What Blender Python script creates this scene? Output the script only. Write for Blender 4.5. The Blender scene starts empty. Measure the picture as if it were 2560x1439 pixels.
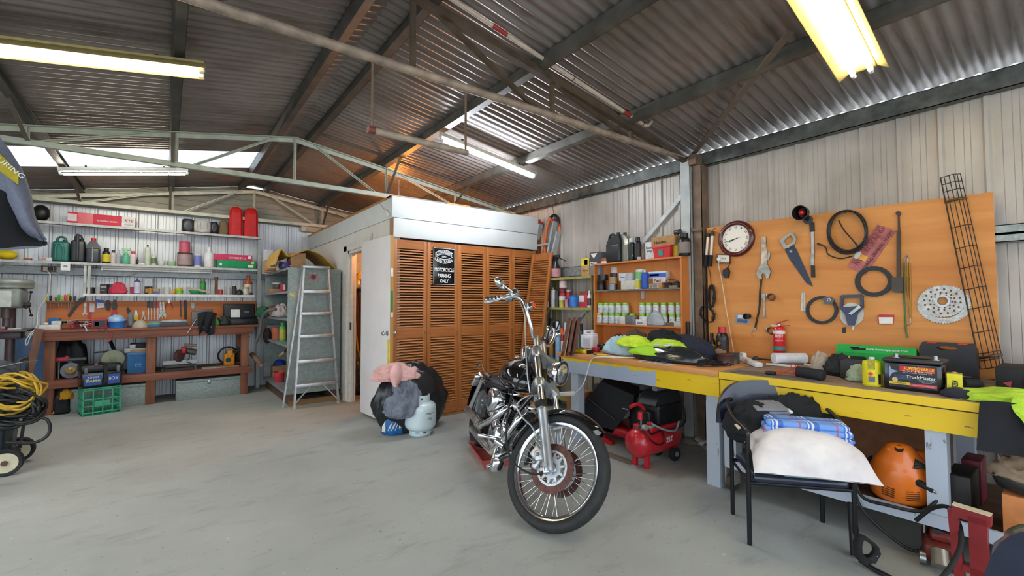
import bpy, bmesh, math, random
from mathutils import Vector as V, Matrix as MX, noise
PI=math.pi
R=math.radians
rnd=random.Random(11)
SC=bpy.context.scene; COL=SC.collection
# ---- camera model (2560x1439 frame) ----
CF,YAW,PIT,ROL,CH=1125.0,R(37.6),R(2.02),R(.21),1.35
CAMR=MX.Rotation(-YAW,3,'Z')@MX.Rotation(R(90)+PIT,3,'X')@MX.Rotation(-ROL,3,'Z')
def hit(px,py,x=None,y=None,z=None):
    d=CAMR@V(((px-1280)/CF,(719.5-py)/CF,-1))
    o=V((0,0,CH))
    t=(x/d.x) if x is not None else (y/d.y) if y is not None else (z-CH)/d.z
    return o+d*t
# ---- materials ----
def lin(h):
    h=h.lstrip('#'); v=[int(h[i:i+2],16)/255 for i in (0,2,4)]
    return tuple((c/12.92 if c<=.04045 else ((c+.055)/1.055)**2.4) for c in v)+(1,)
_m={}
class NT:
    def __init__(s,name):
        s.m=bpy.data.materials.new(name); s.m.use_nodes=True; s.t=s.m.node_tree; s.b=s.t.nodes['Principled BSDF']
    def n(s,k,**kw):
        a=s.t.nodes.new(k)
        for q,v in kw.items():
            if q.startswith('i_'):
                q=q[2:]; q=int(q) if q.isdigit() else q
                a.inputs[q].default_value=v
            else: setattr(a,q,v)
        return a
    def l(s,a,b): s.t.links.new(a,b)
    def coord(s,scale=(1,1,1),kind='Object',loc=(0,0,0)):
        c=s.n('ShaderNodeTexCoord'); m=s.n('ShaderNodeMapping'); s.l(c.outputs[kind],m.inputs[0]); m.inputs['Scale'].default_value=scale; m.inputs['Location'].default_value=loc
        return m.outputs[0]
    def noise(s,co,sc,det=4,ro=.55,dist=0):
        a=s.n('ShaderNodeTexNoise',i_Scale=sc,i_Detail=det,i_Roughness=ro,i_Distortion=dist); s.l(co,a.inputs['Vector']); return a.outputs['Fac']
    def ramp(s,f,stops):
        r=s.n('ShaderNodeValToRGB'); s.l(f,r.inputs[0]); e=r.color_ramp.elements
        while len(e)<len(stops): e.new(.5)
        for q,(p,c) in zip(e,stops): q.position=p; q.color=lin(c) if isinstance(c,str) else (c,c,c,1)
        return r.outputs['Color']
    def mix(s,f,a,b,mode='MIX'):
        m=s.n('ShaderNodeMix',data_type='RGBA',blend_type=mode)
        for sk,v in ((m.inputs[0],f),(m.inputs[6],a),(m.inputs[7],b)):
            if isinstance(v,str): sk.default_value=lin(v)
            elif isinstance(v,(int,float)): sk.default_value=v
            else: s.l(v,sk)
        return m.outputs[2]
    def math(s,op,a,b=0.):
        m=s.n('ShaderNodeMath',operation=op)
        for i,v in enumerate((a,b)):
            if isinstance(v,(int,float)): m.inputs[i].default_value=v
            else: s.l(v,m.inputs[i])
        return m.outputs[0]
    def bump(s,h,st=.3,d=.01):
        b=s.n('ShaderNodeBump',i_Strength=st,i_Distance=d); s.l(h,b.inputs['Height']); s.l(b.outputs[0],s.b.inputs['Normal'])
    def base(s,c,rough=.5,metal=0.):
        s.l(c,s.b.inputs['Base Color']) if not isinstance(c,str) else setattr(s.b.inputs['Base Color'],'default_value',lin(c))
        s.b.inputs['Roughness'].default_value=rough; s.b.inputs['Metallic'].default_value=metal
        return s.m
def mt(col,rough=.5,metal=0.,alpha=1.,emit=0.,var=.12,sc=14.,tr=0.,coat=0.):
    """one plain material with a little procedural wear"""
    k=(col,rough,metal,alpha,emit,var,sc,tr,coat)
    if k in _m: return _m[k]
    q=NT('paint_'+col.strip('#')); b=q.b
    if emit:
        b.inputs['Emission Color'].default_value=lin(col); b.inputs['Emission Strength'].default_value=emit
    if var and not emit:
        f=q.noise(q.coord(),sc); c=lin(col)
        lo='#%02x%02x%02x'%tuple(int(max(0,min(255,int(col[i:i+2],16)*(1-var)))) for i in (1,3,5))
        q.base(q.ramp(f,[(.3,lo),(.7,col)]),rough,metal)
    else: q.base(col,rough,metal)
    b.inputs['Alpha'].default_value=alpha; b.inputs['Transmission Weight'].default_value=tr; b.inputs['Coat Weight'].default_value=coat
    _m[k]=q.m; return q.m
def wood(col,dark,rough=.55,ax=0,sc=3.,con=.5):
    k=('w',col,dark,rough,ax,sc,con)
    if k in _m: return _m[k]
    q=NT('timber'); s=[9,9,9]; s[ax]=.7
    co=q.coord(tuple(v*sc/3 for v in s)); f=q.noise(co,2.2,6,.6,.6); g=q.noise(q.coord(),4,3)
    c=q.mix(q.math('MULTIPLY',g,.35),q.ramp(f,[(.5-con/2,dark),(.5+con/2,col)]),dark)
    q.base(c,rough); q.bump(f,.12,.004); _m[k]=q.m; return q.m
def fab(col,dark=None,rough=.9,sc=60.):
    k=('f',col,dark,sc)
    if k in _m: return _m[k]
    q=NT('fabric'); f=q.noise(q.coord(),sc,5); g=q.noise(q.coord(),5,3)
    dark=dark or '#%02x%02x%02x'%tuple(int(int(col[i:i+2],16)*.78) for i in (1,3,5))
    q.base(q.ramp(q.math('ADD',q.math('MULTIPLY',f,.4),q.math('MULTIPLY',g,.6)),[(.35,dark),(.62,col)]),rough)
    q.bump(f,.12,.002); _m[k]=q.m; return q.m
TCHR=mt('#aaa69e',.38,.9,sc=30,var=.25); CHROME=mt('#e4e6ea',.12,1.,var=.04); STEEL=mt('#a8aaac',.35,1.); IRON=mt('#4a4542',.5,.8); ALU=mt('#d0d3d6',.42,.75,var=.15)
BLACK=mt('#141416',.45); BLACKG=mt('#0c0c0e',.2,coat=.3); RUB=mt('#1b1b1c',.8,var=.25); WHITE=mt('#e8e6e0',.5); GREY=mt('#8b8e92',.55)
RED=mt('#c4161c',.4); YEL=mt('#f2d20c',.45); GRN=mt('#0f9d4d',.5); CARD=mt('#c39a68',.85,var=.15); GLASS=mt('#f4fbff',.05,tr=.9,var=0)
CLEAR=mt('#f2f5f5',.15,tr=.35,var=0); PAPER=mt('#ece9e2',.8,var=.05); DKST=mt('#2c2d30',.5,.3)
# ---- mesh builder ----
class B:
    def __init__(s,X=None): s.vs=[]; s.fs=[]; s.X=X or MX.Identity(4)
    def add(s,vs,fs):
        o=len(s.vs); s.vs+= [s.X@V(v) for v in vs]; s.fs+=[tuple(i+o for i in f) for f in fs]; return s
    def box(s,x0,x1,y0,y1,z0,z1,b=0.,seg=2):
        if x1<x0: x0,x1=x1,x0
        if y1<y0: y0,y1=y1,y0
        if z1<z0: z0,z1=z1,z0
        if b<=0:
            v=[(x,y,z) for z in (z0,z1) for y in (y0,y1) for x in (x0,x1)]
            return s.add(v,[(0,2,3,1),(4,5,7,6),(0,1,5,4),(2,6,7,3),(0,4,6,2),(1,3,7,5)])
        bm=bmesh.new(); bmesh.ops.create_cube(bm,size=1)
        for v in bm.verts: v.co=V(((x0+x1)/2+v.co.x*(x1-x0),(y0+y1)/2+v.co.y*(y1-y0),(z0+z1)/2+v.co.z*(z1-z0)))
        b=min(b,.49*min(x1-x0,y1-y0,z1-z0))
        bmesh.ops.bevel(bm,geom=bm.edges[:],offset=b,segments=seg,profile=.5,affect='EDGES')
        bm.verts.index_update(); s.add([v.co[:] for v in bm.verts],[tuple(v.index for v in f.verts) for f in bm.faces]); bm.free(); return s
    def bar(s,p,q,w,h=None,up=(0,0,1),b=0.):
        """rectangular bar from p to q"""
        p,q=V(p),V(q); h=h or w; d=(q-p); L=d.length; d.normalize(); u=V(up)
        if abs(d.dot(u))>.99: u=V((1,0,0))
        sd=d.cross(u).normalized(); u=sd.cross(d)
        M=MX(((d.x,sd.x,u.x,p.x),(d.y,sd.y,u.y,p.y),(d.z,sd.z,u.z,p.z),(0,0,0,1)))
        o=s.X; s.X=o@M; s.box(0,L,-w/2,w/2,-h/2,h/2,b); s.X=o; return s
    def cyl(s,p,q,r,r2=None,n=16):
        return s.tube([p,q],[r,r if r2 is None else r2],n)
    def tube(s,pts,r,n=8,closed=False,caps=True):
        pts=[V(p) for p in pts]; m=len(pts); rs=r if isinstance(r,(list,tuple)) else [r]*m
        vs=[];fs=[]; pu=None
        for i,p in enumerate(pts):
            a=pts[(i-1)%m] if (closed or i>0) else p; c=pts[(i+1)%m] if (closed or i<m-1) else p
            d=(c-a).normalized() if (c-a).length>1e-9 else V((0,0,1))
            if pu is None:
                pu=V((0,0,1)) if abs(d.z)<.9 else V((1,0,0))
            u=(pu-d*pu.dot(d)); u=u.normalized() if u.length>1e-6 else d.orthogonal().normalized()
            w=d.cross(u); pu=u
            for k in range(n):
                t=2*PI*k/n; vs.append(p+(u*math.cos(t)+w*math.sin(t))*rs[i])
        for i in range(m if closed else m-1):
            j=(i+1)%m
            for k in range(n):
                l=(k+1)%n; fs.append((i*n+k,i*n+l,j*n+l,j*n+k))
        if caps and not closed:
            fs.append(tuple(range(n-1,-1,-1))); fs.append(tuple((m-1)*n+k for k in range(n)))
        return s.add(vs,fs)
    def lathe(s,prof,c=(0,0,0),n=20,axis=None):
        """prof [(r,h)...] about +Z (or axis matrix) at c"""
        M=MX.Translation(V(c))@(axis or MX.Identity(4)); vs=[];fs=[];m=len(prof)
        for r,h in prof:
            for k in range(n):
                t=2*PI*k/n; vs.append(M@V((r*math.cos(t),r*math.sin(t),h)))
        for i in range(m-1):
            for k in range(n):
                l=(k+1)%n; fs.append((i*n+k,i*n+l,(i+1)*n+l,(i+1)*n+k))
        a,e=prof[0],prof[-1]
        if m>3 and a[0]>1e-6 and e[0]>1e-6 and (abs(a[0]-e[0])<1e-6 or abs(a[1]-e[1])<1e-6):
            if a!=e: fs+=[((m-1)*n+k,(m-1)*n+(k+1)%n,(k+1)%n,k) for k in range(n)]
        else:
            if a[0]>1e-6: fs.append(tuple(range(n-1,-1,-1)))
            if e[0]>1e-6: fs.append(tuple((m-1)*n+k for k in range(n)))
        return s.add(vs,fs)
    def prism(s,pts,d,F=None):
        """closed 2D/3D outline pts extruded by vector d"""
        p=[V(q) if len(q)==3 else V((q[0],q[1],0)) for q in pts]
        if F: p=[F@q for q in p]; d=(F.to_3x3()@V(d)) if not isinstance(d,(int,float)) else F.to_3x3()@V((0,0,d))
        d=V(d); n=len(p)
        return s.add(p+[q+d for q in p],[tuple(range(n-1,-1,-1)),tuple(range(n,2*n))]+[(i,(i+1)%n,n+(i+1)%n,n+i) for i in range(n)])
    def ring(s,outer,inner,d):
        """plate with one hole: outlines of equal length, extruded by d"""
        n=len(outer); o=[V(p) for p in outer]; i_=[V(p) for p in inner]; d=V(d); vs=o+i_+[p+d for p in o]+[p+d for p in i_]; fs=[]
        for k in range(n):
            l=(k+1)%n
            fs+=[(k,l,n+l,n+k),(2*n+l,2*n+k,3*n+k,3*n+l),(l,k,2*n+k,2*n+l),(n+k,n+l,3*n+l,3*n+k)]
        return s.add(vs,fs)
    def torus(s,c,ax,Rr,r,n=32,m=10):
        ax=V(ax).normalized(); u=ax.orthogonal().normalized(); w=ax.cross(u)
        return s.tube([V(c)+(u*math.cos(2*PI*k/n)+w*math.sin(2*PI*k/n))*Rr for k in range(n)],r,m,True)
    def sph(s,c,r,n=16,m=10,f=None):
        r=(r,r,r) if isinstance(r,(int,float)) else r; vs=[];fs=[]
        for i in range(m+1):
            t=PI*i/m
            for k in range(n):
                a=2*PI*k/n; p=V((math.sin(t)*math.cos(a),math.sin(t)*math.sin(a),math.cos(t)))
                if f: p=f(p)
                vs.append((c[0]+p.x*r[0],c[1]+p.y*r[1],c[2]+p.z*r[2]))
        for i in range(m):
            for k in range(n):
                l=(k+1)%n; fs.append((i*n+k,(i+1)*n+k,(i+1)*n+l,i*n+l))
        return s.add(vs,fs)
    def sheet(s,f,nu,nv,th=.003):
        """thick surface f(u,v), u,v in 0..1"""
        P=[[V(f(i/nu,j/nv)) for j in range(nv+1)] for i in range(nu+1)]
        N=[]
        for i in range(nu+1):
            for j in range(nv+1):
                a=P[min(i+1,nu)][j]-P[max(i-1,0)][j]; b=P[i][min(j+1,nv)]-P[i][max(j-1,0)]
                c=a.cross(b); N.append(c.normalized() if c.length>1e-12 else V((0,0,1)))
        fl=[p for r_ in P for p in r_]; n=len(fl); w=nv+1
        vs=fl+[p-q*th for p,q in zip(fl,N)]; fs=[]
        for i in range(nu):
            for j in range(nv):
                a,b,c,d=i*w+j,(i+1)*w+j,(i+1)*w+j+1,i*w+j+1
                fs+=[(a,b,c,d),(n+d,n+c,n+b,n+a)]
        for i in range(nu):
            for j in (0,nv):
                a,b=i*w+j,(i+1)*w+j; fs.append((a,b,n+b,n+a) if j else (b,a,n+a,n+b))
        for j in range(nv):
            for i in (0,nu):
                a,b=i*w+j,i*w+j+1; fs.append((b,a,n+a,n+b) if i else (a,b,n+b,n+a))
        return s.add(vs,fs)
    def done(s,name,mat,parent=None,ang=62):
        if getattr(s,'soft',0): ang=150
        me=bpy.data.meshes.new(name); off=V(parent.get('_o',(0,0,0))) if parent else V((0,0,0))
        me.from_pydata([v-off for v in s.vs],[],s.fs); me.validate()
        bm=bmesh.new(); bm.from_mesh(me); bmesh.ops.recalc_face_normals(bm,faces=bm.faces); bm.to_mesh(me); bm.free()
        for m in (mat if isinstance(mat,(list,tuple)) else [mat]): me.materials.append(m)
        me.shade_smooth(); me.set_sharp_from_angle(angle=R(ang))
        o=bpy.data.objects.new(name,me); COL.objects.link(o)
        if parent:
            o.parent=parent; o['_o']=off
        return o
ALLO=[]
def tag(o,label=None,cat=None,group=None,kind=None):
    if label: o['label']=label
    if cat: o['category']=cat
    if group: o['group']=group
    if kind: o['kind']=kind
    return o
def thing(name,label,cat,loc,group=None):
    o=bpy.data.objects.new(name,None); COL.objects.link(o); o.location=loc; o.empty_display_size=.05; o['_o']=V(loc)
    return tag(o,label,cat,group)
def struct(b,name,mat,ang=50):
    return tag(b.done(name,mat,None,ang),kind='structure')
def org(o): return V(o['_o'])
def curve(pts,n=8):
    """Catmull-Rom through pts"""
    P=[V(p) for p in pts]; P=[P[0]*2-P[1]]+P+[P[-1]*2-P[-2]]; out=[]
    for i in range(1,len(P)-2):
        a,b,c,d=P[i-1:i+3]
        for k in range(n):
            t=k/n; out.append(.5*((2*b)+(c-a)*t+(2*a-5*b+4*c-d)*t*t+(3*b-a-3*c+d)*t**3))
    return out+[P[-2]]
def FR(o,u,v):
    u=V(u).normalized(); v=V(v).normalized(); n=u.cross(v).normalized()
    return MX(((u.x,v.x,n.x,o[0]),(u.y,v.y,n.y,o[1]),(u.z,v.z,n.z,o[2]),(0,0,0,1)))
RW=((0,-1,0),(0,0,1)); BW=((1,0,0),(0,0,1))
def txt(t,o,u,v,w,h,mat,parent,name='lettering',bold=0.,ex=.0006,shear=0.):
    """lettering centred at o, fitted to w x h, reading along u with up v"""
    c=bpy.data.curves.new('lettering','FONT'); c.body=t; c.align_x='CENTER'; c.extrude=.01; c.offset=bold; c.shear=shear; c.resolution_u=3; c.space_line=.85
    q=bpy.data.objects.new('lettering',c); COL.objects.link(q); dg=bpy.context.evaluated_depsgraph_get(); dg.update()
    me=bpy.data.meshes.new_from_object(q.evaluated_get(dg)); bpy.data.objects.remove(q); bpy.data.curves.remove(c)
    vs=[v_.co.copy() for v_ in me.vertices]; fs=[tuple(p.vertices) for p in me.polygons]; bpy.data.meshes.remove(me)
    if not vs: return
    x0=min(a.x for a in vs);x1=max(a.x for a in vs);y0=min(a.y for a in vs);y1=max(a.y for a in vs)
    b=B(FR(o,u,v)); b.add([((a.x-(x0+x1)/2)*w/(x1-x0),(a.y-(y0+y1)/2)*h/(y1-y0),ex if a.z>0 else -ex) for a in vs],fs)
    return b.done(name,mat,parent)
def wr(p,a=.02,f=8.,seed=0):
    """fabric wrinkle height at p"""
    q=V(p)*f+V((seed*3.1,seed*1.7,seed*.9)); n=noise.noise(q); m=noise.noise(q*2.1+V((5,1,2)))
    return a*((1-abs(n)*2.2)+.5*(1-abs(m)*2.2))
def heap(b,c,r,seed=0,a=.18,f=2.2,n=40,m=22,flat=.15,tap=0.):
    """crumpled cloth lump sitting on z=c.z, radii r"""
    b.soft=1
    def g(p):
        k=1+a*((1-2.4*abs(noise.noise(p*f+V((seed*7.3,seed*2.1,0)))))+.35*(1-2.4*abs(noise.noise(p*f*2.3+V((seed,9,3)))))+.1*(1-2.4*abs(noise.noise(p*f*4.7+V((2,seed,7))))))
        q=p*k
        if q.z<0: q.z*=flat
        if tap: w=1-tap*(1-min(1,max(0,q.z/.55)))**1.2; q.x*=w; q.y*=w
        return q
    return b.sph((c[0],c[1],c[2]+r[2]*flat*.9),r,n,m,g)
# ---- containers ----
def vessel(kind,name,label,cat,c,h,r,col,cap=None,lab=None,group=None,n=18,cm=None,text=None,dirn=BW,tcol=None,lm=None):
    o=thing(name,label,cat,c,group); x,y,z=c
    bm_=cm or mt(col,.35)
    L=lambda p,nm,m: B().lathe([(a*r,z*0+q*h) for a,q in p],c,n).done(nm,m,o)
    capm=mt(cap,.4) if cap else BLACK
    if kind=='spray':
        L([(.93,0),(1,.02),(1,.74),(.9,.79),(.72,.82)],'body',bm_); L([(.74,.8),(.74,.98),(.68,1),(0,1)],'cap',capm); lb=(.1,.7)
    elif kind=='can':
        L([(.95,0),(1,.015),(1,.8),(.93,.86),(.5,.9)],'body',bm_); L([(.3,.9),(.3,1),(0,1)],'nozzle',capm); lb=(.06,.78)
    elif kind=='bottle':
        L([(.9,0),(1,.04),(1,.6),(.85,.7),(.4,.8),(.36,.86)],'body',bm_); L([(.44,.84),(.44,1),(0,1)],'cap',capm); lb=(.12,.55)
    elif kind=='squat':
        L([(.9,0),(1,.05),(1,.68),(.8,.78),(.6,.82)],'body',bm_); L([(.66,.82),(.66,1),(0,1)],'cap',capm); lb=(.12,.6)
    elif kind=='jar':
        L([(.86,0),(.98,.05),(1,.3),(.98,.66),(.84,.78),(.82,.82)],'body',bm_); L([(.9,.8),(.93,.82),(.93,.97),(.88,1),(0,1)],'lid',capm); lb=(.15,.6)
    elif kind=='tin':
        L([(.97,0),(1,.02),(.98,.05),(.98,.92),(1.01,.94),(1.01,1)],'body',bm_); L([(.92,.965),(.92,.985),(0,.985)],'lid',capm); lb=(.1,.88)
    elif kind=='tub':
        L([(.8,0),(.85,.02),(.97,.84)],'body',bm_); L([(1.02,.84),(1.03,.98),(.95,1),(0,1)],'lid',capm); lb=(.2,.7)
    elif kind=='open':
        L([(.75,0),(.8,.02),(.97,.95),(1.03,.95),(1.03,1),(.93,1),(.76,.05),(0,.05)],'body',bm_); lb=(.2,.7)
    elif kind=='reel':
        L([(.35,0),(1,0),(1,1),(.35,1),(.35,0)],'body',bm_); lb=None
    elif kind=='trigger':
        L([(.9,0),(1,.04),(1,.42),(.8,.52),(.3,.7),(.3,.75)],'body',bm_)
        b=B(FR(c,dirn[0],dirn[1])); b.box(-r*.35,r*.35,h*.74,h*.8,-r*.35,r*.35,.003); b.box(-r*.9,r*1.1,h*.82,h*.98,-r*.3,r*.3,.01); b.box(-r*.25,r*.25,h*.78,h*.84,-r*.25,r*.25)
        b.prism([(-r*.55,h*.84),(-r*.75,h*.84),(-r*.95,h*.66),(-r*.8,h*.66)],V((0,0,r*.2))); b.done('trigger_head',capm,o); lb=(.06,.4)
    if lab and lb:
        B().lathe([(.995*r,h*lb[0]),(1.02*r,h*lb[0]),(1.02*r,h*lb[1]),(.995*r,h*lb[1])],c,n).done('label_band',lm or mt(lab,.5),o)
    if text:
        nrm=V(dirn[0]).cross(V(dirn[1]))
        txt(text,V(c)+V((0,0,h*(.5*(lb[0]+lb[1]))))+nrm*r*1.06,dirn[0],dirn[1],r*1.25,h*.16,mt(tcol or '#111111',.6),o,bold=.01)
    return o
def carton(name,label,cat,c,w,d,h,col,rz=0.,group=None,b=.002,mat=None,flap=False):
    """box standing on c, w along local x, d along local y; returns (thing, matrix)"""
    o=thing(name,label,cat,c,group); M=MX.Translation(V(c))@MX.Rotation(rz,4,'Z')
    q=B(M).box(-w/2,w/2,-d/2,d/2,0,h,b); q.done('body',mat or mt(col,.7),o)
    if flap: B(M).box(-w/2-.001,w/2+.001,-.012,.012,h-.001,h+.0012).done('tape',mt('#b58a55',.5),o)
    return o,M
def panel(o,M,u0,u1,v0,v1,face,mat,name='printed_label',off=.0015):
    """flat print on a carton face given in that face's metres: face=(origin local, u local, v local)"""
    F=M@FR(*face); return B(F).box(u0,u1,v0,v1,-.001,off).done(name,mat,o)
def spx(px0,px1,pyt,zb,x=None,y=None):
    """centre, width and height of a thing on height zb read off plane x or y"""
    a=hit(px0,pyt,x=x,y=y); b=hit(px1,pyt,x=x,y=y); m=hit((px0+px1)/2,pyt,x=x,y=y)
    c=V(((a.x+b.x)/2,(a.y+b.y)/2,zb)); return c,(a-b).xy.length,m.z-zb
# ================= the shed =================
XW,YB=4.30,8.65            # inner faces of the eave wall and the gable wall
RX,RZ=1.14,3.36            # ridge of the roof sheets
def zr(x): return RZ-.15*(x-RX) if x>RX else RZ-.175*(RX-x)
def rp(px,py,off=0.):
    """photo point dropped on the roof plane, off below the sheet"""
    d=CAMR@V(((px-1280)/CF,(719.5-py)/CF,-1)); o=V((0,0,CH))
    for s,(a,b) in ((1,(RZ-off+.15*RX,-.15)),(-1,(RZ-off-.175*RX,.175))):
        t=(a-CH)/(d.z-b*d.x); p=o+d*t
        if t>0 and (p.x-RX)*s>=-.02: return p
    return p
# materials
q=NT('concrete'); co=q.coord(); n1=q.noise(co,.9,5,.6); n2=q.noise(co,7,6,.65); n3=q.noise(q.coord((1,2.6,1)),2.3,5,.7,.4); n4=q.noise(co,38,2)
c=q.ramp(n1,[(.3,'#94958f'),(.7,'#acada6')]); c=q.mix(q.math('MULTIPLY',n2,.35),c,'#a8a9a4')
c=q.mix(q.ramp(n3,[(.54,0.),(.72,.42)]),c,'#72736c'); c=q.mix(q.ramp(n4,[(.69,0.),(.73,.55)]),c,'#5e5c57'); c=q.mix(q.ramp(q.noise(co,21,2),[(.73,0.),(.76,.5)]),c,'#d8d7d0')
FLOORM=q.base(c,.75); q.bump(n2,.12,.003)
q=NT('wall_cladding'); co=q.coord(); g=q.noise(q.coord((3,3,.35)),5,6,.65); h=q.noise(co,2.2,4)
c=q.ramp(h,[(.3,'#a79c91'),(.7,'#bfb5aa')]); c=q.mix(q.ramp(g,[(.54,0.),(.8,.5)]),c,'#a88d76'); WALLM=q.base(c,.42,.15); WALLBM=None
q=NT('wall_cladding_grey'); co=q.coord(); h=q.noise(co,2.2,4); g=q.noise(q.coord((3,3,.35)),5,6,.65)
c=q.ramp(h,[(.3,'#bfc2c6'),(.7,'#d6d8db')]); c=q.mix(q.ramp(g,[(.55,0.),(.8,.5)]),c,'#8d8172'); WALLBM=q.base(c,.4,.25)
q=NT('roof_iron'); co=q.coord(); a=q.noise(q.coord((.8,6,1)),3.2,6,.65); d=q.noise(co,1.1,4); e=q.noise(co,60,2)
c=q.ramp(d,[(.3,'#796f69'),(.7,'#9a918c')]); c=q.mix(q.ramp(a,[(.5,0.),(.72,.6)]),c,'#5c4838'); c=q.mix(q.ramp(e,[(.68,0.),(.73,.5)]),c,'#7a5a3a'); ROOFM=q.base(c,.36,.4)
GALV=(lambda q:(q.base(q.ramp(q.noise(q.coord(),38,4,.7),[(.35,'#7f8480'),(.65,'#a6aba6')]),.42,.45)))(NT('galvanised'))
GALVP=(lambda q:(q.base(q.ramp(q.noise(q.coord(),30,4,.7),[(.35,'#828c88'),(.65,'#9aa39e')]),.5,.25)))(NT('galvanised_panel'))
TRUSS=mt('#b3b8a6',.55,.15); TRUSSB=mt('#a58f7c',.6,.1,sc=6,var=.25); PURL=mt('#5b5750',.5,.4,sc=5,var=.3)
# floor and cladding
struct(B().box(-9,9,-9,9.2,-.06,0),'floor',FLOORM)
def clad(axis,pos,a0,a1,z0,z1,sgn,pitch=.225,rib=.02,phase=0.):
    """ribbed sheet: polyline along the wall, extruded upward; ribs stand into the room"""
    pts=[]; k=math.floor((a0-phase)/pitch); a=phase+k*pitch
    prof=[(0,0),(.012,rib),(.03,rib),(.042,0),(.095,0),(.098,-.003),(.101,0),(.128,0),(.131,-.003),(.134,0),(.175,0),(.178,-.003),(.181,0)]
    while a<a1:
        for u,h in prof:
            if a0<=a+u<=a1: pts.append((a+u,h))
        a+=pitch
    pts=[(a0,0)]+pts+[(a1,0)]; b=B(); vs=[];
    for u,h in pts:
        for z in (z0,z1): vs.append((u,pos+sgn*h,z) if axis=='x' else (pos+sgn*h,u,z))
    n=len(pts)
    for i in range(n-1): b.fs.append((2*i,2*i+2,2*i+3,2*i+1))
    b.vs+=[V(v) for v in vs]
    th=-sgn*.03; o=len(b.vs)
    for u,z in ((a0,z0),(a1,z0),(a1,z1),(a0,z1)): b.vs.append(V((u,pos+th,z) if axis=='x' else (pos+th,u,z)))
    b.fs.append((o,o+1,o+2,o+3)); return b
struct(clad('x',YB,-2.2,XW,0,2.73,-1,phase=.079),'wall_back',WALLBM,20)
struct(clad('y',XW,-2.0,YB,0,2.80,-1,phase=.165),'wall_right',WALLM,20)
b=clad('y',-2.2,5.2,YB,0,2.75,1); struct(b,'wall_left',WALLBM,20)
# gable infill of horizontal sheets
b=B(); z=2.73
while z<3.3:
    for dz,h in ((0,0),(.06,0),(.065,.012),(.08,.012),(.085,0)): 
        zz=min(z+dz,3.335); xl=RX-(RZ-.01-zz)/.175; xr=RX+(RZ-.01-zz)/.15
        b.vs+=[V((max(xl,-2.2),YB-h,zz)),V((min(xr,XW),YB-h,zz))]
    z+=.1
for i in range(len(b.vs)//2-1): b.fs.append((2*i,2*i+1,2*i+3,2*i+2))
struct(b,'wall_gable',mt('#9b9484',.5,.1,sc=4),20)
# corrugated roof, with the translucent strip cut into the left slope
def corr(x0,x1,y0,y1,nx,hole=None,only=False,pitch=.085,amp=.009):
    b=B(); ny=int((y1-y0)/pitch*8); w=nx+1
    for j in range(ny+1):
        y=y0+(y1-y0)*j/ny
        for i in range(nx+1):
            x=x0+(x1-x0)*i/nx; b.vs.append(V((x,y,zr(x)+amp*math.sin(2*PI*y/pitch))))
    for j in range(ny):
        for i in range(nx):
            x=x0+(x1-x0)*(i+.5)/nx; y=y0+(y1-y0)*(j+.5)/ny
            if hole and hole[0]<x<hole[1] and hole[2]<y<hole[3]: continue
            a=j*w+i; b.fs.append((a,a+1,a+w+1,a+w))
    return b
SKY=(-1.9,.93,6.55,7.36)
struct(corr(-2.25,RX,-1.6,YB,24,SKY),'ceiling_left',ROOFM,60)
struct(corr(RX,XW+.02,-1.6,YB,4),'ceiling_right',ROOFM,60)
q=NT('translucent_sheet'); q.t.nodes.remove(q.b); o_=q.t.nodes['Material Output']
tb=q.n('ShaderNodeBsdfTranslucent',i_Color=(.9,.95,1,1)); tp=q.n('ShaderNodeBsdfTransparent'); mx=q.n('ShaderNodeMixShader',i_0=.45); q.l(tb.outputs[0],mx.inputs[1]); q.l(tp.outputs[0],mx.inputs[2]); q.l(mx.outputs[0],o_.inputs[0])
b=corr(SKY[0]-.03,SKY[1]+.03,SKY[2]-.02,SKY[3]+.02,4); b.vs=[v+V((0,0,.012)) for v in b.vs]; struct(b,'window_1',q.m,60)
b=B(); b.prism([(RX-.22,0,zr(RX-.22)+.02),(RX,0,RZ+.02),(RX+.22,0,zr(RX+.22)+.02),(RX,0,RZ+.05)],(0,1,0)); b.vs=[V((v.x,-1.6 if v.y<.5 else YB,v.z)) for v in b.vs]; struct(b,'roof_ridge_capping',mt('#3d3733',.6,.3))
# purlins: C sections running along the shed
for x,col in ((3.23,GALV),(2.2,GALV),(1.31,PURL),(.95,PURL),(.03,PURL),(-.95,PURL)):
    s=-.15 if x>RX else .175; z=zr(x)-.012; b=B(); y0=-1.6
    X=MX.Translation((x,0,z))@MX.Rotation(-math.atan(s),4,'Y'); b.X=X
    b.box(-.03,.03,y0,YB-.02,-.004,0); b.box(-.03,-.026,y0,YB-.02,-.09,0); b.box(-.03,.03,y0,YB-.02,-.094,-.09); b.box(.026,.03,y0,YB-.02,-.094,-.078); b.box(.026,.03,y0,YB-.02,-.016,0)
    struct(b,'roof_purlin',PURL if x<2 else mt('#76736a',.45,.45,sc=5,var=.3))
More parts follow.
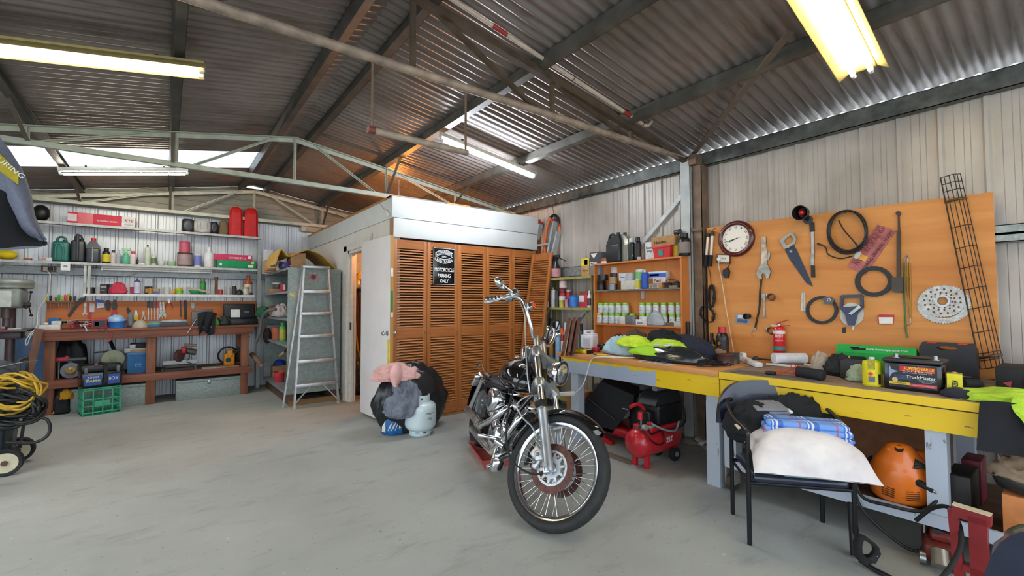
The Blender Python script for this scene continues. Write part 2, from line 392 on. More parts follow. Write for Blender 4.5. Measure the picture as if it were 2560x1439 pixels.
# eave beams and columns
b=B().box(XW-.085,XW-.08,-1.6,YB-.05,2.715,2.845).box(XW-.085,XW-.012,-1.6,YB-.05,2.84,2.845).box(XW-.085,XW-.012,-1.6,YB-.05,2.715,2.72); struct(b,'eave_beam',mt('#6f706a',.5,.4,sc=9,var=.4))
b=B().box(-2.18,-2.1,-1.6,YB-.05,2.6,2.72); struct(b,'eave_beam',GALV)
b=B(); 
for y0 in (2.445,): b.box(4.13,4.285,y0,y0+.004,0,2.8); b.box(4.13,4.134,y0,y0+.1,0,2.8); b.box(4.13,4.285,y0+.1,y0+.104,0,2.8)
struct(b,'wall_column',mt('#b9bab4',.5,.2,sc=7))
b=B().box(4.16,4.285,2.34,2.346,.0,2.72).box(4.16,4.166,2.34,2.43,0,2.72).box(4.13,4.16,2.34,2.44,2.06,2.09).box(4.1,4.25,2.36,2.44,2.72,2.82); struct(b,'wall_column',mt('#8a6f5a',.6,.15,var=.3,sc=8))
b=B().box(4.12,4.285,5.46,5.56,0,2.78); struct(b,'wall_column',GALV)
# wall girts
b=B().box(4.2,4.205,-1.6,2.33,1.73,1.84).box(4.2,4.285,-1.6,2.33,1.835,1.84).box(4.2,4.285,-1.6,2.33,1.73,1.735).box(4.2,4.21,-1.6,2.33,1.775,1.79); struct(b,'wall_girt',GALV)
b=B().box(4.2,4.205,2.56,5.44,1.71,1.83).box(4.2,4.285,2.56,5.44,1.825,1.83); struct(b,'wall_girt',GALV)
b=B().box(-2.1,2.0,YB-.1,YB-.095,1.765,1.875).box(-2.1,2.0,YB-.1,YB-.02,1.87,1.875).box(-2.1,2.0,YB-.1,YB-.02,1.765,1.77); struct(b,'wall_girt',mt('#a3a7a8',.45,.35,sc=30))
# flat wall brace beside the column
b=B().bar(hit(1722,468,x=4.262),hit(1408,842,x=4.262),.045,.006,up=(1,0,0)); struct(b,'wall_brace',mt('#c7c8c2',.5,.2))
b=B().box(4.17,4.285,1.3,1.42,0,.75); struct(b,'wall_stud',mt('#8d97a5',.5,.2))
# roof trusses
def truss(y,zb,mat,span=(-2.05,4.12),web=.03,dd=(.2,1.08,2.1)):
    o=thing('roof_truss',None,None,(RX,y,zb)); tag(o,kind='structure'); zt=lambda x: zr(x)-.115
    for s,xe in ((-1,span[0]),(1,span[1])):
        b=B().bar((RX,y,zt(RX)),(xe,y,zt(xe)),.05,.006,b=0).bar((RX,y+.025,zt(RX)-.02),(xe,y+.025,zt(xe)-.02),.006,.05); b.done('top_chord',mat,o)
    B().bar((span[0],y,zb),(span[1],y,zb),.045,.006).bar((span[0],y-.02,zb+.022),(span[1],y-.02,zb+.022),.006,.045).done('bottom_chord',mat,o)
    W=lambda x,z,x2,z2: B().bar((x,y+.012,z),(x2,y+.012,z2),web,.006).bar((x,y+.027,z),(x2,y+.027,z2),.006,web).done('web_member',mat,o)
    W(RX,zt(RX),RX,zb)
    for s in (-1,1):
        a,c_,e=dd; W(RX+s*c_,zt(RX+s*c_),RX+s*c_,zb); W(RX+s*a,zt(RX+s*a),RX+s*(c_-.1),zb+.02); W(RX+s*(c_+.15),zt(RX+s*(c_+.15)),RX+s*e,zb+.02)
        if abs(RX+s*e)<3.9: W(RX+s*e,zt(RX+s*e),RX+s*e,zb)
    return o
truss(8.45,2.735,mt('#cfcdbb',.55,.1)); truss(5.5,2.715,TRUSS)
# near truss: rusty pipe bottom chord
o=tag(thing('roof_truss',None,None,(RX,2.5,2.77)),kind='structure'); NT_=mt('#62503f',.6,.2,sc=7,var=.35); zt=lambda x: zr(x)-.115
B().tube([(-2.05,2.5,2.745),(1.2,2.5,2.77),(4.18,2.5,2.815)],.027,12).done('bottom_chord',mt('#b09a86',.6,.1,sc=9,var=.35),o)
for xe in (-2.05,4.18): B().bar((RX,2.5,zt(RX)),(xe,2.5,zt(xe)),.05,.05).done('top_chord',NT_,o)
for x,z,x2,z2 in ((1.177,3.25,1.177,2.79),(2.338,3.06,2.338,2.81),(1.32,3.22,2.17,2.81),(2.42,3.04,3.25,2.83),(.0,3.04,.0,2.78),(.95,3.22,.1,2.79),(3.3,2.9,3.3,2.83)): B().bar((x,2.52,z),(x2,2.52,z2),.03,.03).done('web_member',NT_,o)
# fly braces from truss to purlin, and the strap to the column head
for p,q_ in (((2.22,5.5,2.75),(2.2,5.05,zr(2.2)-.1)),((3.2,5.5,2.75),(3.22,5.1,zr(3.22)-.1)),((-.95,5.5,2.74),(-.95,4.85,zr(-.95)-.1)),((2.22,8.45,2.78),(2.2,8.0,zr(2.2)-.1)),((-.95,8.45,2.76),(-.95,8.0,zr(-.95)-.1)),((.03,8.45,2.76),(.03,8.1,zr(.03)-.1)),((.03,5.45,2.74),(.03,5.5,zr(.03)-.1))):
    struct(B().bar(p,q_,.03,.006),'roof_brace',mt('#6d6456',.5,.3))
struct(B().bar((4.2,2.47,2.83),rp(1975,80,.11),.05,.008),'roof_brace',mt('#7c7064',.5,.3))
# U-shaped pipe rack hung from the near truss
o=thing('hanging_pipe_rack','rusty brown pipe rack hanging on two thin rods below the near roof truss','pipe rack',(1.22,2.5,2.77))
for x,zb,zt_ in ((.92,2.345,2.79),(1.545,2.345,2.8)): B().cyl((x,2.5,zb),(x,2.5,zt_),.008,n=8).done('hanging_rod',mt('#7a6250',.6,.2),o)
B().cyl((.9,2.5,2.345),(1.56,2.5,2.345),.02,n=12).done('cross_pipe',mt('#b3a08c',.6,sc=12,var=.3),o); B().cyl((.895,2.5,2.345),(.935,2.5,2.345),.022,n=12).done('end_cap',mt('#7d3b33',.6),o)
# conduit with red bands under the near top chord
p0,p1=hit(1100,-22,y=2.43),hit(1612,313,y=2.43); o=thing('conduit_pipe','long cream plastic pipe with two red bands tied under the rafter','pipe',p0)
P=lambda px: p0.lerp(p1,(px-1100)/512)
B().tube([p0,p1,p1+V((.05,0,.012)),p1+V((.1,0,.06))],.016,12).done('pipe',mt('#d9c3b0',.5),o)
for a,c_ in ((1198,1228),(1538,1560)): B().cyl(P(a),P(c_),.018,n=12).done('red_band',mt('#a83a2c',.5),o)
for a in (1388,1604): B().torus(P(a),p1-p0,.018,.003,12,6).done('tie',BLACK,o)
# ================= store room =================
XS,YS=2.03,4.84
PLAST=mt('#dcd6cd',.75,var=.05,sc=3); BOARD=mt('#d0d1cd',.75,var=.04,sc=3); PINE=wood('#c69454','#8a5a28',.5,2); CEDAR=wood('#c47c3a','#8a4a1e',.42,2,3.5); CEDARH=wood('#c0783a','#864820',.42,0,3.5)
b=B().box(XS,XS+.09,6.42,YB-.02,0,2.5).box(XS,XS+.09,YS+.02,5.6,0,2.5).box(XS,XS+.09,5.6,6.42,2.1,2.5); struct(b,'wall_store',PLAST)
struct(B().box(XS-.018,XS,YS-.0,YB-.02,2.33,2.56,.002),'trim_1',BOARD)
struct(B().box(XS-.018,4.19,YS-.02,YS,2.336,2.575,.002),'trim_2',BOARD); struct(B().box(XS+.0,4.17,YS-.02,YS,2.112,2.33,.002),'trim_3',BOARD)
struct(B().box(XS-.012,XS,YS+.0,YS+.07,2.06,2.329),'trim_4',wood('#b98a68','#8f6242'))
struct(B().box(XS-.01,XS+.09,YS+.02,YB-.03,2.562,2.595),'trim_5',PINE)
struct(B().box(XS+.02,4.19,YS+.055,YS+.08,2.1,2.56),'store_lintel',mt('#1d1a18',.8)); 
struct(B().box(XS+.06,4.24,YS-.0,YS+.07,0,.032),'trim_6',wood('#b98a54','#7c5730',.6,0))
struct(B().box(4.19,4.25,YS,YS+.05,0,2.56),'trim_7',wood('#8a5a30','#5d3818',.6,2))
struct(B().box(2.9,2.93,6.9,6.93,0,.02),'trim_8',PINE)
for x0,x1,y0,dz in ((2.02,2.34,4.9,0),(2.72,3.05,4.83,0),(3.52,3.78,4.82,0)):
    o=thing('timber_offcut',None,'timber',((x0+x1)/2,y0,2.576)); B().box(x0,x1,y0,y0+.1,2.578,2.598).done('board',PINE,o)
    o['label']={2.02:'pine board lying on the corner of the white store room top',2.72:'pine offcut over the second louvred door on the store room top',3.52:'pine offcut on the store room top nearest the eave wall'}[x0]
# door frame and open door
JM=mt('#d8d5cc',.5,var=.08)
b=B().box(XS-.02,XS,6.43,6.55,0,2.17).box(XS-.02,XS,5.5,6.55,2.1,2.2).box(XS,XS+.1,6.37,6.42,0,2.1).box(XS,XS+.1,5.6,6.42,2.06,2.1).box(XS+.03,XS+.06,6.355,6.37,0,2.06); struct(b,'door_frame',JM)
o=tag(thing('door_1',None,None,(1.95,5.58,.03)),kind='structure'); p,q_=V((1.945,5.58,0)),V((1.985,4.76,0))
DM=mt('#e2dcdc',.55,var=.04,sc=3); B().bar(p+V((0,0,1.075)),q_+V((0,0,1.075)),.036,2.09,b=.002).done('door_leaf',DM,o)
d=(q_-p).normalized(); nn=V((d.y,-d.x,0)); nn=nn if nn.x<0 else -nn
B().bar(q_+d*.001+V((0,0,.03)),q_+d*.001+V((0,0,2.12)),.037,.006,up=d).done('edge_strip',wood('#c8974e','#9a6a30',.5,2),o)
k=q_-d*.06+V((0,0,1.03))
for s in (1,-1):
    b=B(); b.lathe([(.03,0),(.03,.006),(.012,.01),(.012,.03),(.026,.04),(.03,.052),(.02,.064),(0,.066)],k+nn*s*.018,18,nn.to_track_quat('Z','Y').to_matrix().to_4x4() if s>0 else (-nn).to_track_quat('Z','Y').to_matrix().to_4x4()); b.done('door_knob',CHROME,o)
for z0,z1,m in ((1.27,1.5,mt('#1f8a3c',.6)),(1.66,1.75,WHITE),(1.21,1.26,WHITE)): B().bar(q_+d*.0045+V((0,0,z0)),q_+d*.0045+V((0,0,z1)),.026,.001,up=d).done('edge_sticker',m,o)
B().bar(q_-d*.035+nn*.0185+V((0,0,.55)),q_-d*.035+nn*.0185+V((0,0,.96)),.001,.05,up=d).done('yellow_tape',mt('#e8cf1e',.5),o)
# five bi-fold louvred leaves
def louvre(M,w,h,seed,name='door_2',st=True):
    o=thing(name,None,None,M.translation)
    if st: tag(o,kind='structure')
    s=.045; mz=.98
    b=B(M); b.box(0,s,-.015,.015,0,h,.002).box(w-s,w,-.015,.015,0,h,.002); b.done('stile',CEDAR,o)
    b=B(M); b.box(s,w-s,-.014,.014,h-.1,h).box(s,w-s,-.014,.014,mz-.06,mz+.06).box(s,w-s,-.014,.014,0,.13); b.done('rail',CEDARH,o)
    for z0,z1 in ((.13,mz-.06),(mz+.06,h-.1)):
        b=B(M); n=int((z1-z0)/.031)
        for i in range(n):
            z=z0+(i+.5)*(z1-z0)/n
            b.prism([(s,-.014,z-.010),(s,-.014,z-.003),(s,.014,z+.012),(s,.014,z+.005)],(w-2*s,0,0))
            if not st: b.box(s,w-s,.0145,.017,z-.02,z+.02)
        b.done('louvre_slats',wood('#c88444','#96562a',.5,0,3),o)
    return o
for i in range(5):
    o=louvre(MX.Translation((2.03+i*.424,YS+.002,.04)),.419,2.05,i,'door_%d'%(i+2))
    if i in (0,1,3): B().lathe([(.006,0),(.008,.012),(.016,.022),(.016,.03),(0,.036)],V((2.03+i*.424+.395,YS-.013,1.03)),12,MX.Rotation(R(90),4,'X')).done('door_knob',mt('#a9642c',.4),o)
struct(B().box(XS+.1,4.2,YS+.12,YS+.14,0,2.05),'louvre_shade_sheet',mt('#17130f',.9))  # near-black sheet added behind the leaves, its colour standing in for shade between slats
# parking sign on the second leaf
Y=YS-.017; c0=hit(1082.5,617,y=Y); c1=hit(1137.5,713,y=Y); c0z,c1z=c0.z,c1.z; W_=c1.x-c0.x; H_=c0z-c1z; o=thing('parking_sign','black motorcycle parking only sign on the louvred store door','sign',((c0.x+c1.x)/2,Y,c1z))
X0=(c0.x+c1.x)/2; Z=lambda t: c1z+H_*t
B().box(c0.x,c1.x,Y-.004,Y+.004,c1z,c0z,.003).done('plate',BLACKG,o); WT=mt('#f0f0ee',.5,var=0)
b=B(); b.ring([(c0.x+.006,Y-.0045,c1z+.006),(c1.x-.006,Y-.0045,c1z+.006),(c1.x-.006,Y-.0045,c0z-.006),(c0.x+.006,Y-.0045,c0z-.006)],[(c0.x+.011,Y-.0045,c1z+.011),(c1.x-.011,Y-.0045,c1z+.011),(c1.x-.011,Y-.0045,c0z-.011),(c0.x+.011,Y-.0045,c0z-.011)],(0,-.001,0)); b.done('border',WT,o)
for t,zc,w in (('MOTORCYCLE',.41,.86),('PARKING',.25,.58),('ONLY',.11,.38)): txt(t,(X0,Y-.005,Z(zc)),*BW,W_*w,H_*.1,WT,o,bold=.012)
def arch(sg,zc,t):
    n=14; O=[];I=[]
    for i in range(n+1):
        u=i/n*2-1; x=X0+u*W_*.4; zz=Z(zc)-sg*u*u*H_*.085; O.append((x,zz+H_*.06)); I.append((x,zz-H_*.06))
    out=O+I[::-1]; sc=lambda k:[((a-X0)*k+X0,(c_-Z(zc))*k+Z(zc)) for a,c_ in out]
    b=B(); b.ring([(a,Y-.0045,c_) for a,c_ in out],[(a+ (X0-a)*.03,Y-.0045,c_+(-.006 if k<=n else .006)) for k,(a,c_) in enumerate(out)],(0,-.001,0)); b.done('banner_outline',WT,o)
    q=txt(t,(X0,Y-.005,Z(zc)),*BW,W_*.7,H_*.075,WT,o,bold=.01)
    for v in q.data.vertices:
        u=(v.co.x)/(W_*.4); v.co.z-=sg*u*u*H_*.085
arch(1,.885,'LONGRIDERS'); arch(-1,.635,'AUSTRALIA')
txt('CMC',(X0,Y-.005,Z(.76)),*BW,W_*.2,H_*.05,WT,o,bold=.01); b=B(); b.box(X0-W_*.13,X0+W_*.13,Y-.0046,Y-.0042,Z(.725),Z(.795)); b.done('badge',mt('#3a3a3c',.5),o)
# bits seen through the doorway and on the plaster
o=thing('hose_coil','yellow hose hanging just inside the store room doorway','hose',(2.3,6.75,1.0))
b=B()
for i in range(4): b.tube(curve([(2.42+.02*i,6.9,1.95),(2.28,6.9-.02*i,1.6),(2.3,6.88,.9+.03*i),(2.4,6.9,.5),(2.52,6.92+.01*i,1.1),(2.46,6.92,1.9)],6),.011,8)
b.done('hose',mt('#d9b22a',.5),o)
struct(B().box(2.2,2.75,7.2,7.22,.0,1.6),'store_panel',mt('#5b3418',.6)); struct(B().box(2.13,4.2,7.6,7.62,0,2.5),'wall_store_rear',mt('#d8c9a8',.8))
o=thing('plastic_bag','clear plastic wrapped bundle on the panel inside the store room','bag',(2.42,7.16,1.61)); heap(B(),(2.42,7.19,1.605),(.16,.09,.17),3,.3).done('bag',mt('#c9cdd2',.3),o)
o=thing('junk_bag','dark scrunched plastic bag on the floor inside the store doorway','bag',(2.36,6.95,0)); heap(B(),(2.4,6.95,0),(.2,.18,.5),5,.3,3).done('bag',mt('#5a4d44',.4,sc=20,var=.5),o)
o=thing('switch_plate','small beige plate on the wall above the store room door','plate',(XS-.004,5.5,2.2)); B().box(XS-.006,XS-.0005,5.47,5.505,2.165,2.235,.002).done('plate',mt('#b9ad9c',.6),o)
o=thing('strike_plate','brass strike plate on the store room door jamb','plate',(XS+.02,6.366,1.05)); B().box(XS+.008,XS+.028,6.35,6.354,1.0,1.1).done('plate',mt('#8d8064',.3,.8),o)
p=hit(968,532,x=XS-.032); o=thing('door_alarm','white plastic unit hanging on a wire off the store room corner','sensor',p); B(FR(p,(0,-.8,-.6),(0,.6,-.8) )).box(-.06,.06,-.02,.02,-.012,.012,.004).done('case',WHITE,o); B().tube([p,hit(944,502,x=XS-.02)],.002,5).done('wire',GREY,o)
# white gas heater/vent on the gable wall behind
p=hit(760,573,y=8.6); o=thing('wall_vent','cream slotted wall unit high on the grey wall beside the store room','vent',p); B().box(p.x-.06,p.x+.27,8.52,8.633,p.z-.045,p.z+.06,.006).done('case',mt('#d9cfb8',.5),o); b=B()
for i in range(13): b.box(p.x+.02+i*.018,p.x+.03+i*.018,8.516,8.522,p.z-.035,p.z+.03)
b.done('slots',mt('#a59b83',.6),o)
# ================= lights =================
def lamp(a,c,w,col,st,name,label,tubes=2,refl=.02):
    """batten fitting hung under the purlins from a to c"""
    a,c=V(a),V(c); o=thing(name,label,'light',(a+c)/2); d=(c-a).normalized(); sd=d.cross(V((0,0,1))).normalized(); up=sd.cross(d); body=mt('#cdb878',.5) if tubes>1 else mt('#d8d2c0',.5)
    M=MX(((d.x,sd.x,up.x,a.x),(d.y,sd.y,up.y,a.y),(d.z,sd.z,up.z,a.z),(0,0,0,1))); L=(c-a).length
    b=B(M); b.box(0,L,-w*.28,w*.28,.01,.05,.004); tubes>1 and b.prism([(0,-w/2,-refl),(0,-w/2-.003,-refl),(0,-w*.3,.03),(0,w*.3,.03),(0,w/2+.003,-refl),(0,w/2,-refl),(0,w*.27,.02),(0,-w*.27,.02)],(L,0,0)); b.done('reflector',body,o)
    for i in range(tubes):
        y=(i-(tubes-1)/2)*w*.36; B(M).cyl((.04,y,-.022),(L-.04,y,-.022),.013,n=12).done('tube',mt(col,.5,emit=st),o)
        for e0,e1 in ((.012,.04),(L-.012,L-.04)): B(M).cyl((e0,y,-.022),(e1,y,-.022),.014,n=10).cyl((e0,y,-.022),(e0,y,.02),.01,n=8).done('tube_holder',WHITE,o)
    for t in (.2,.8): B(M).box(L*t-.01,L*t+.01,-.01,.01,.045,.075).done('bracket',IRON,o)
    return o
def under(px,py,off): return rp(px,py,off)
e=under(2158,180,.19); lamp(e-V((1.25,0.06,-.1875)),e,.25,'#fff0c4',17,'fluorescent_light','double tube light with a wide open reflector nearest the eave wall')
e=under(512,178,.18); lamp(e-V((1.3,0,.2275)),e,.2,'#fff0c8',22,'fluorescent_light','large double tube light on the left roof slope cut by the photo edge')
e=under(470,437,.18); a=under(145,430,.18); lamp(a,V((e.x,a.y,zr(e.x)-.18)),.11,'#fff6dc',60,'fluorescent_light','single tube light just below the bright roof skylight',1)
a=under(1100,343,.19); e=under(1338,441,.19); lamp(a,e,.1,'#e6f1ff',120,'fluorescent_light','cold white tube light in the middle of the right roof slope',1)
# ================= left work bench and its shelves =================
YF=8.35; ZT=hit(400,573,y=YF).z; ZM=hit(400,662.5,y=YF).z; ZL=hit(420,735,y=YF).z; TIM=wood('#a5644a','#5f3324',.6,0); TIMZ=wood('#a86a48','#5a3020',.6,2); SHM=mt('#c9c8c2',.5,.1,var=.2)
def shelf(name,label,x0,x1,z,mat,edge):
    o=thing(name,label,'shelf',((x0+x1)/2,8.48,z-.02)); B().box(x0,x1,YF+.012,8.545,z-.02,z).done('shelf_board',mat,o)
    B().box(x0,x1,YF,YF+.011,z-.035,z-.002).done('front_edge',edge,o); return o
xr=hit(645,670,y=YF).x
o=shelf('wall_shelf','topmost wooden wall shelf under the gable truss',-1.75,xr+.06,ZT,TIM,SHM)
o=shelf('wall_shelf','long wall shelf of oil jugs above the strip light',-2.0,xr-.005,ZM,TIM,SHM)
B().bar((-1.62,8.36,ZM-.03),(-1.86,8.54,ZM-.3),.035,.006).done('shelf_bracket',SHM,o)
x0=hit(207,733,y=YF).x; x1=hit(637,737,y=YF).x
o=shelf('wall_shelf','lowest narrow white shelf just above the orange tool board',x0,x1,ZL,mt('#c6c8ca',.5),WHITE)
b=B().box(x0-.0,x0+.028,YF+.02,YF+.05,ZL-.0,ZM-.02).box(x0+.04,x0+.07,YF+.02,YF+.05,ZL,ZM-.02); b.done('shelf_hanger',SHM,o)
o=thing('shelf_post','grey steel post holding the right ends of the wall shelves','post',(xr+.02,8.37,0)); B().box(xr-.002,xr+.05,YF+.02,YF+.07,0,ZT-.04).done('post',GALV,o)
# strip light below the middle shelf (switched off)
a,c=hit(254,665,y=YF+.1),hit(530,672,y=YF+.1); o=thing('strip_light','white unlit strip light under the jug shelf','light',(a+c)/2)
z=ZM-.036; B().box(a.x,c.x,YF+.06,YF+.16,z-.03,z+.015,.004).done('case',WHITE,o); B().cyl((a.x+.02,YF+.08,z-.045),(c.x-.02,YF+.08,z-.045),.014,n=10).done('tube',mt('#f2f2ee',.3),o); B().box(a.x,a.x+.015,YF+.06,YF+.12,z-.06,z-.03).box(c.x-.015,c.x,YF+.06,YF+.12,z-.06,z-.03).done('tube_end',WHITE,o)
# power point and lead
p=hit(122,672,y=8.54); o=thing('power_point','power outlet on a brown block under the jug shelf','outlet',p); B().box(p.x-.07,p.x+.07,8.52,8.55,p.z-.04,p.z+.04).done('block',wood('#8d5a48','#5d3428'),o); B().box(p.x-.05,p.x+.05,8.512,8.52,p.z-.03,p.z+.03,.003).done('plate',mt('#d8d2c8',.5),o); B().box(p.x-.005,p.x+.045,8.49,8.512,p.z-.022,p.z+.02,.004).done('plug',DKST,o)
o=thing('power_lead','white lead dropping from the outlet to the left bench end','cable',hit(122,690,y=8.5))
B().tube(curve([hit(118,676,y=8.5),hit(126,692,y=8.45),hit(119,735,y=8.45),hit(96,775,y=8.3),hit(92,815,y=8.0),hit(75,835,y=7.84),hit(64,852,y=7.84),hit(68,862,y=7.84),hit(78,838,y=7.84),hit(100,818,y=7.9)]),.006,8).done('cable',WHITE,o)
o=thing('thin_wire','thin grey wire looping below the strip light','cable',hit(260,693,y=8.5)); B().tube(curve([hit(133,678,y=8.5),hit(180,690,y=8.5),hit(245,696,y=8.5),hit(300,693,y=8.5),hit(345,682,y=8.5)]),.003,6).done('wire',GREY,o)
o=thing('paper_sheet','white paper hanging from the jug shelf edge','paper',hit(163,665,y=YF-.004)); p,q_=hit(152,654,y=YF-.004),hit(175,676,y=YF-.004); B().box(p.x,q_.x,YF-.004,YF-.001,q_.z,p.z).done('sheet',PAPER,o); B().sph(((p.x+q_.x)/2,YF-.004,(p.z+q_.z)/2),(.022,.001,.012)).done('logo',mt('#7d8fb5',.6),o)
def row(zb,y,items):
    out=[]
    for it in items:
        kind,name,label,cat,a,c,t,col,cap,lab=it[:10]; kw=it[10] if len(it)>10 else {}
        kw=dict(kw); yy=kw.pop('y',y); zz=kw.pop('z',zb); p,w,h=spx(a,c,t,zz,y=yy); out.append(vessel(kind,name,label,cat,p,h,w/2,col,cap,lab,**kw))
    return out
def bx(name,label,cat,a,c,t,zb,y,d,col,b=.002,rz=0.,mat=None,**k):
    p,w,h=spx(a,c,t,zb,y=y); p.y+=d/2; return carton(name,label,cat,p,w,d,h,col,rz,None,b,mat,**k)+((w,d,h),)
def front(o,M,s,u0,u1,v0,v1,mat,name='printed_label'):
    w,d,h=s; return panel(o,M,-w/2+u0*w,-w/2+u1*w,v0*h,v1*h,((0,-d/2,0),(1,0,0),(0,0,1)),mat,name)
def ftxt(o,M,s,t,uc,vc,fw,fh,mat,bold=.008,up=1,**k):
    w,d,h=s; p=M@V((-w/2+uc*w,-d/2-.002,vc*h)); u=M.to_3x3()@V((up,0,0)); return txt(t,p,u,(0,0,up),fw*w,fh*h,mat,o,bold=bold,**k)
# --- top shelf
o=thing('roll_bag','round black bag at the left end of the top shelf','bag',hit(105,546,y=8.45)); p,w,h=spx(80,127,512,ZT,y=8.45); B().sph((p.x,8.45,ZT+h/2),(w/2,.085,h/2)).done('bag',BLACK,o)
o,M,s=bx('shock_absorber_box','long pink and white shock absorber carton on the top shelf','box',169,339,536,ZT,8.4,.1,'#d8384e')
front(o,M,s,.79,1,0,1,mt('#ece8e4',.7),'white_end'); ftxt(o,M,s,'KYB',.9,.62,.14,.3,mt('#c8283a',.6),shear=.25); ftxt(o,M,s,'Precision',.9,.25,.14,.14,mt('#5a5a5c',.6),bold=0); ftxt(o,M,s,'All Road Shock Absorbers',.57,.42,.3,.17,WHITE); front(o,M,s,0,.13,.2,.85,mt('#e9d3d4',.6),'chevron_print'); front(o,M,s,.14,.36,0,1.02,mt('#dc5a66',.25),'packing_tape')
o=thing('wrapped_parcel','black and white wrapped parcel lying on the top shelf','parcel',hit(505,580,y=8.42)); p,w,h=spx(455,546,550,ZT,y=8.42)
f=lambda x0,x1,k:B().sph((p.x+(x0+x1)/2*w,8.45,ZT+h*.5),((x1-x0)*w*.62,.1,h*.5*k),20,12,lambda q:V((max(-.8,min(.8,q.x))/.8*.8,max(-.8,min(.8,q.y)),max(-.72,min(.72,q.z))/.72)))
f(-.5,-.16,1).done('black_end',mt('#33353a',.35),o); f(-.2,.3,.93).done('white_wrap',mt('#cfc9c2',.6),o); f(.27,.5,.9).done('black_end',mt('#2b2d31',.35),o)
for i,t in enumerate(('Suitable','Multi Stroke','4x4 6cyl','Holden')): txt(t,(p.x-.09*w+i*.09*w,8.345,ZT+h*.5),(0,0,-1),(1,0,0),h*.55,.012,mt('#222222',.6),o)
p,w,h=spx(546,572,557,ZT,y=8.45); o=thing('rag','brown crumpled rag behind the wrapped parcel','rag',p); heap(B(),(p.x,8.47,ZT),(w/2,.05,h),9).done('rag',fab('#8a7350'),o)
for i,(a,c,t,lb) in enumerate(((573,610,513,'red plastic fuel can left of its twin on the top shelf'),(611,648,516,'red plastic fuel can at the right end of the top shelf'))):
    p,w,h=spx(a,c,t,ZT,y=8.38); p.y=8.45; o=thing('fuel_can',lb,'fuel can',p,'red fuel cans'); W=w/2
    b=B(MX.Translation(p)); pr=[(1,0),(1,.03),(.96,.06),(.9,.72),(.88,.8),(.6,.93),(.3,.96)]
    vs=[];n=16
    for r_,z in pr:
        for k in range(n):
            t_=2*PI*(k+.5)/n; cx,sx=math.cos(t_),math.sin(t_); m=max(abs(cx),abs(sx))**.85
            vs.append((r_*W*cx/m,r_*.075*sx/m,z*h))
    fs=[(i*n+k,i*n+(k+1)%n,(i+1)*n+(k+1)%n,(i+1)*n+k) for i in range(len(pr)-1) for k in range(n)]+[tuple(range(n-1,-1,-1)),tuple((len(pr)-1)*n+k for k in range(n))]
    b.add(vs,fs).done('body',mt('#d81e1c',.38),o,30); B(MX.Translation(p)).cyl((0,0,h*.95),(0,0,h),.018,n=12).cyl((0,0,h*.97),(.03,0,h*.99),.01,n=8).done('spout_cap',mt('#e8902a',.5),o)
# --- jug shelf
row(ZM,8.44,[
 ('squat','chain_oil_bottle','black bottle with a yellow label right of the red capped jug','bottle',256,276,620,'#1d1d1f','#141416','#e3c81f'),
 ('squat','white_bottle','white bottle with a dark lid on the jug shelf','bottle',277,290,625,'#d9cfc8','#3a3634',None),
 ('bottle','grey_bottle','slim pale grey bottle beside the green sprayer','bottle',290,302,625,'#b3b3b8','#c9c9cc',None),
 ('trigger','spray_bottle','pale green trigger sprayer on the jug shelf','bottle',304,326,619,'#5fb795','#a8d6a0',None),
 ('squat','thinner_bottle','white bottle with a red cap right of the green sprayer','bottle',325,342,628,'#e6d6d2','#d23a3a',None),
 ('bottle','dropper_bottle','tiny black bottle in the middle of the jug shelf','bottle',341,347,643,'#1c1c1e','#1c1c1e',None,dict(y=8.38)),
 ('can','foam_can','tall cream can with a black cap on the jug shelf','can',362,377,612,'#d8dcc4','#26262a',None),
 ('bottle','cleaner_bottle','small bottle with a green label right of the tall cream can','bottle',378,392,630,'#cfd0c4','#e2e0d6','#6c8c4a'),
 ('open','plastic_tray','clear shallow tray on the jug shelf','tray',393,414,652,'#bfc4c6',None,None,dict(cm=CLEAR)),
 ('open','bowl','white and green bowl of bits on the jug shelf','bowl',418,440,652,'#d5dcc0',None,'#8fbf86'),
 ('tin','drum_tin','rusty brown paint drum under the pink tin','tin',443,482,632,'#5d3a36','#8d8078','#a88f8c'),
 ('tin','thinners_tin','small white tin with a purple picture label','tin',485,504,635,'#e4dde2','#c34a7a','#7d86c8'),
 ('bottle','milk_jug','white plastic milk jug beside the pink carton','bottle',510,536,618,'#eeece8','#f4f2ee',None)])
zt=hit(462,632,y=8.44).z; row(zt,8.44,[('tin','paint_tin','pink paint tin standing on the rusty drum','tin',448,476,604,'#c6506a','#b8b4b0','#cf5a72')])
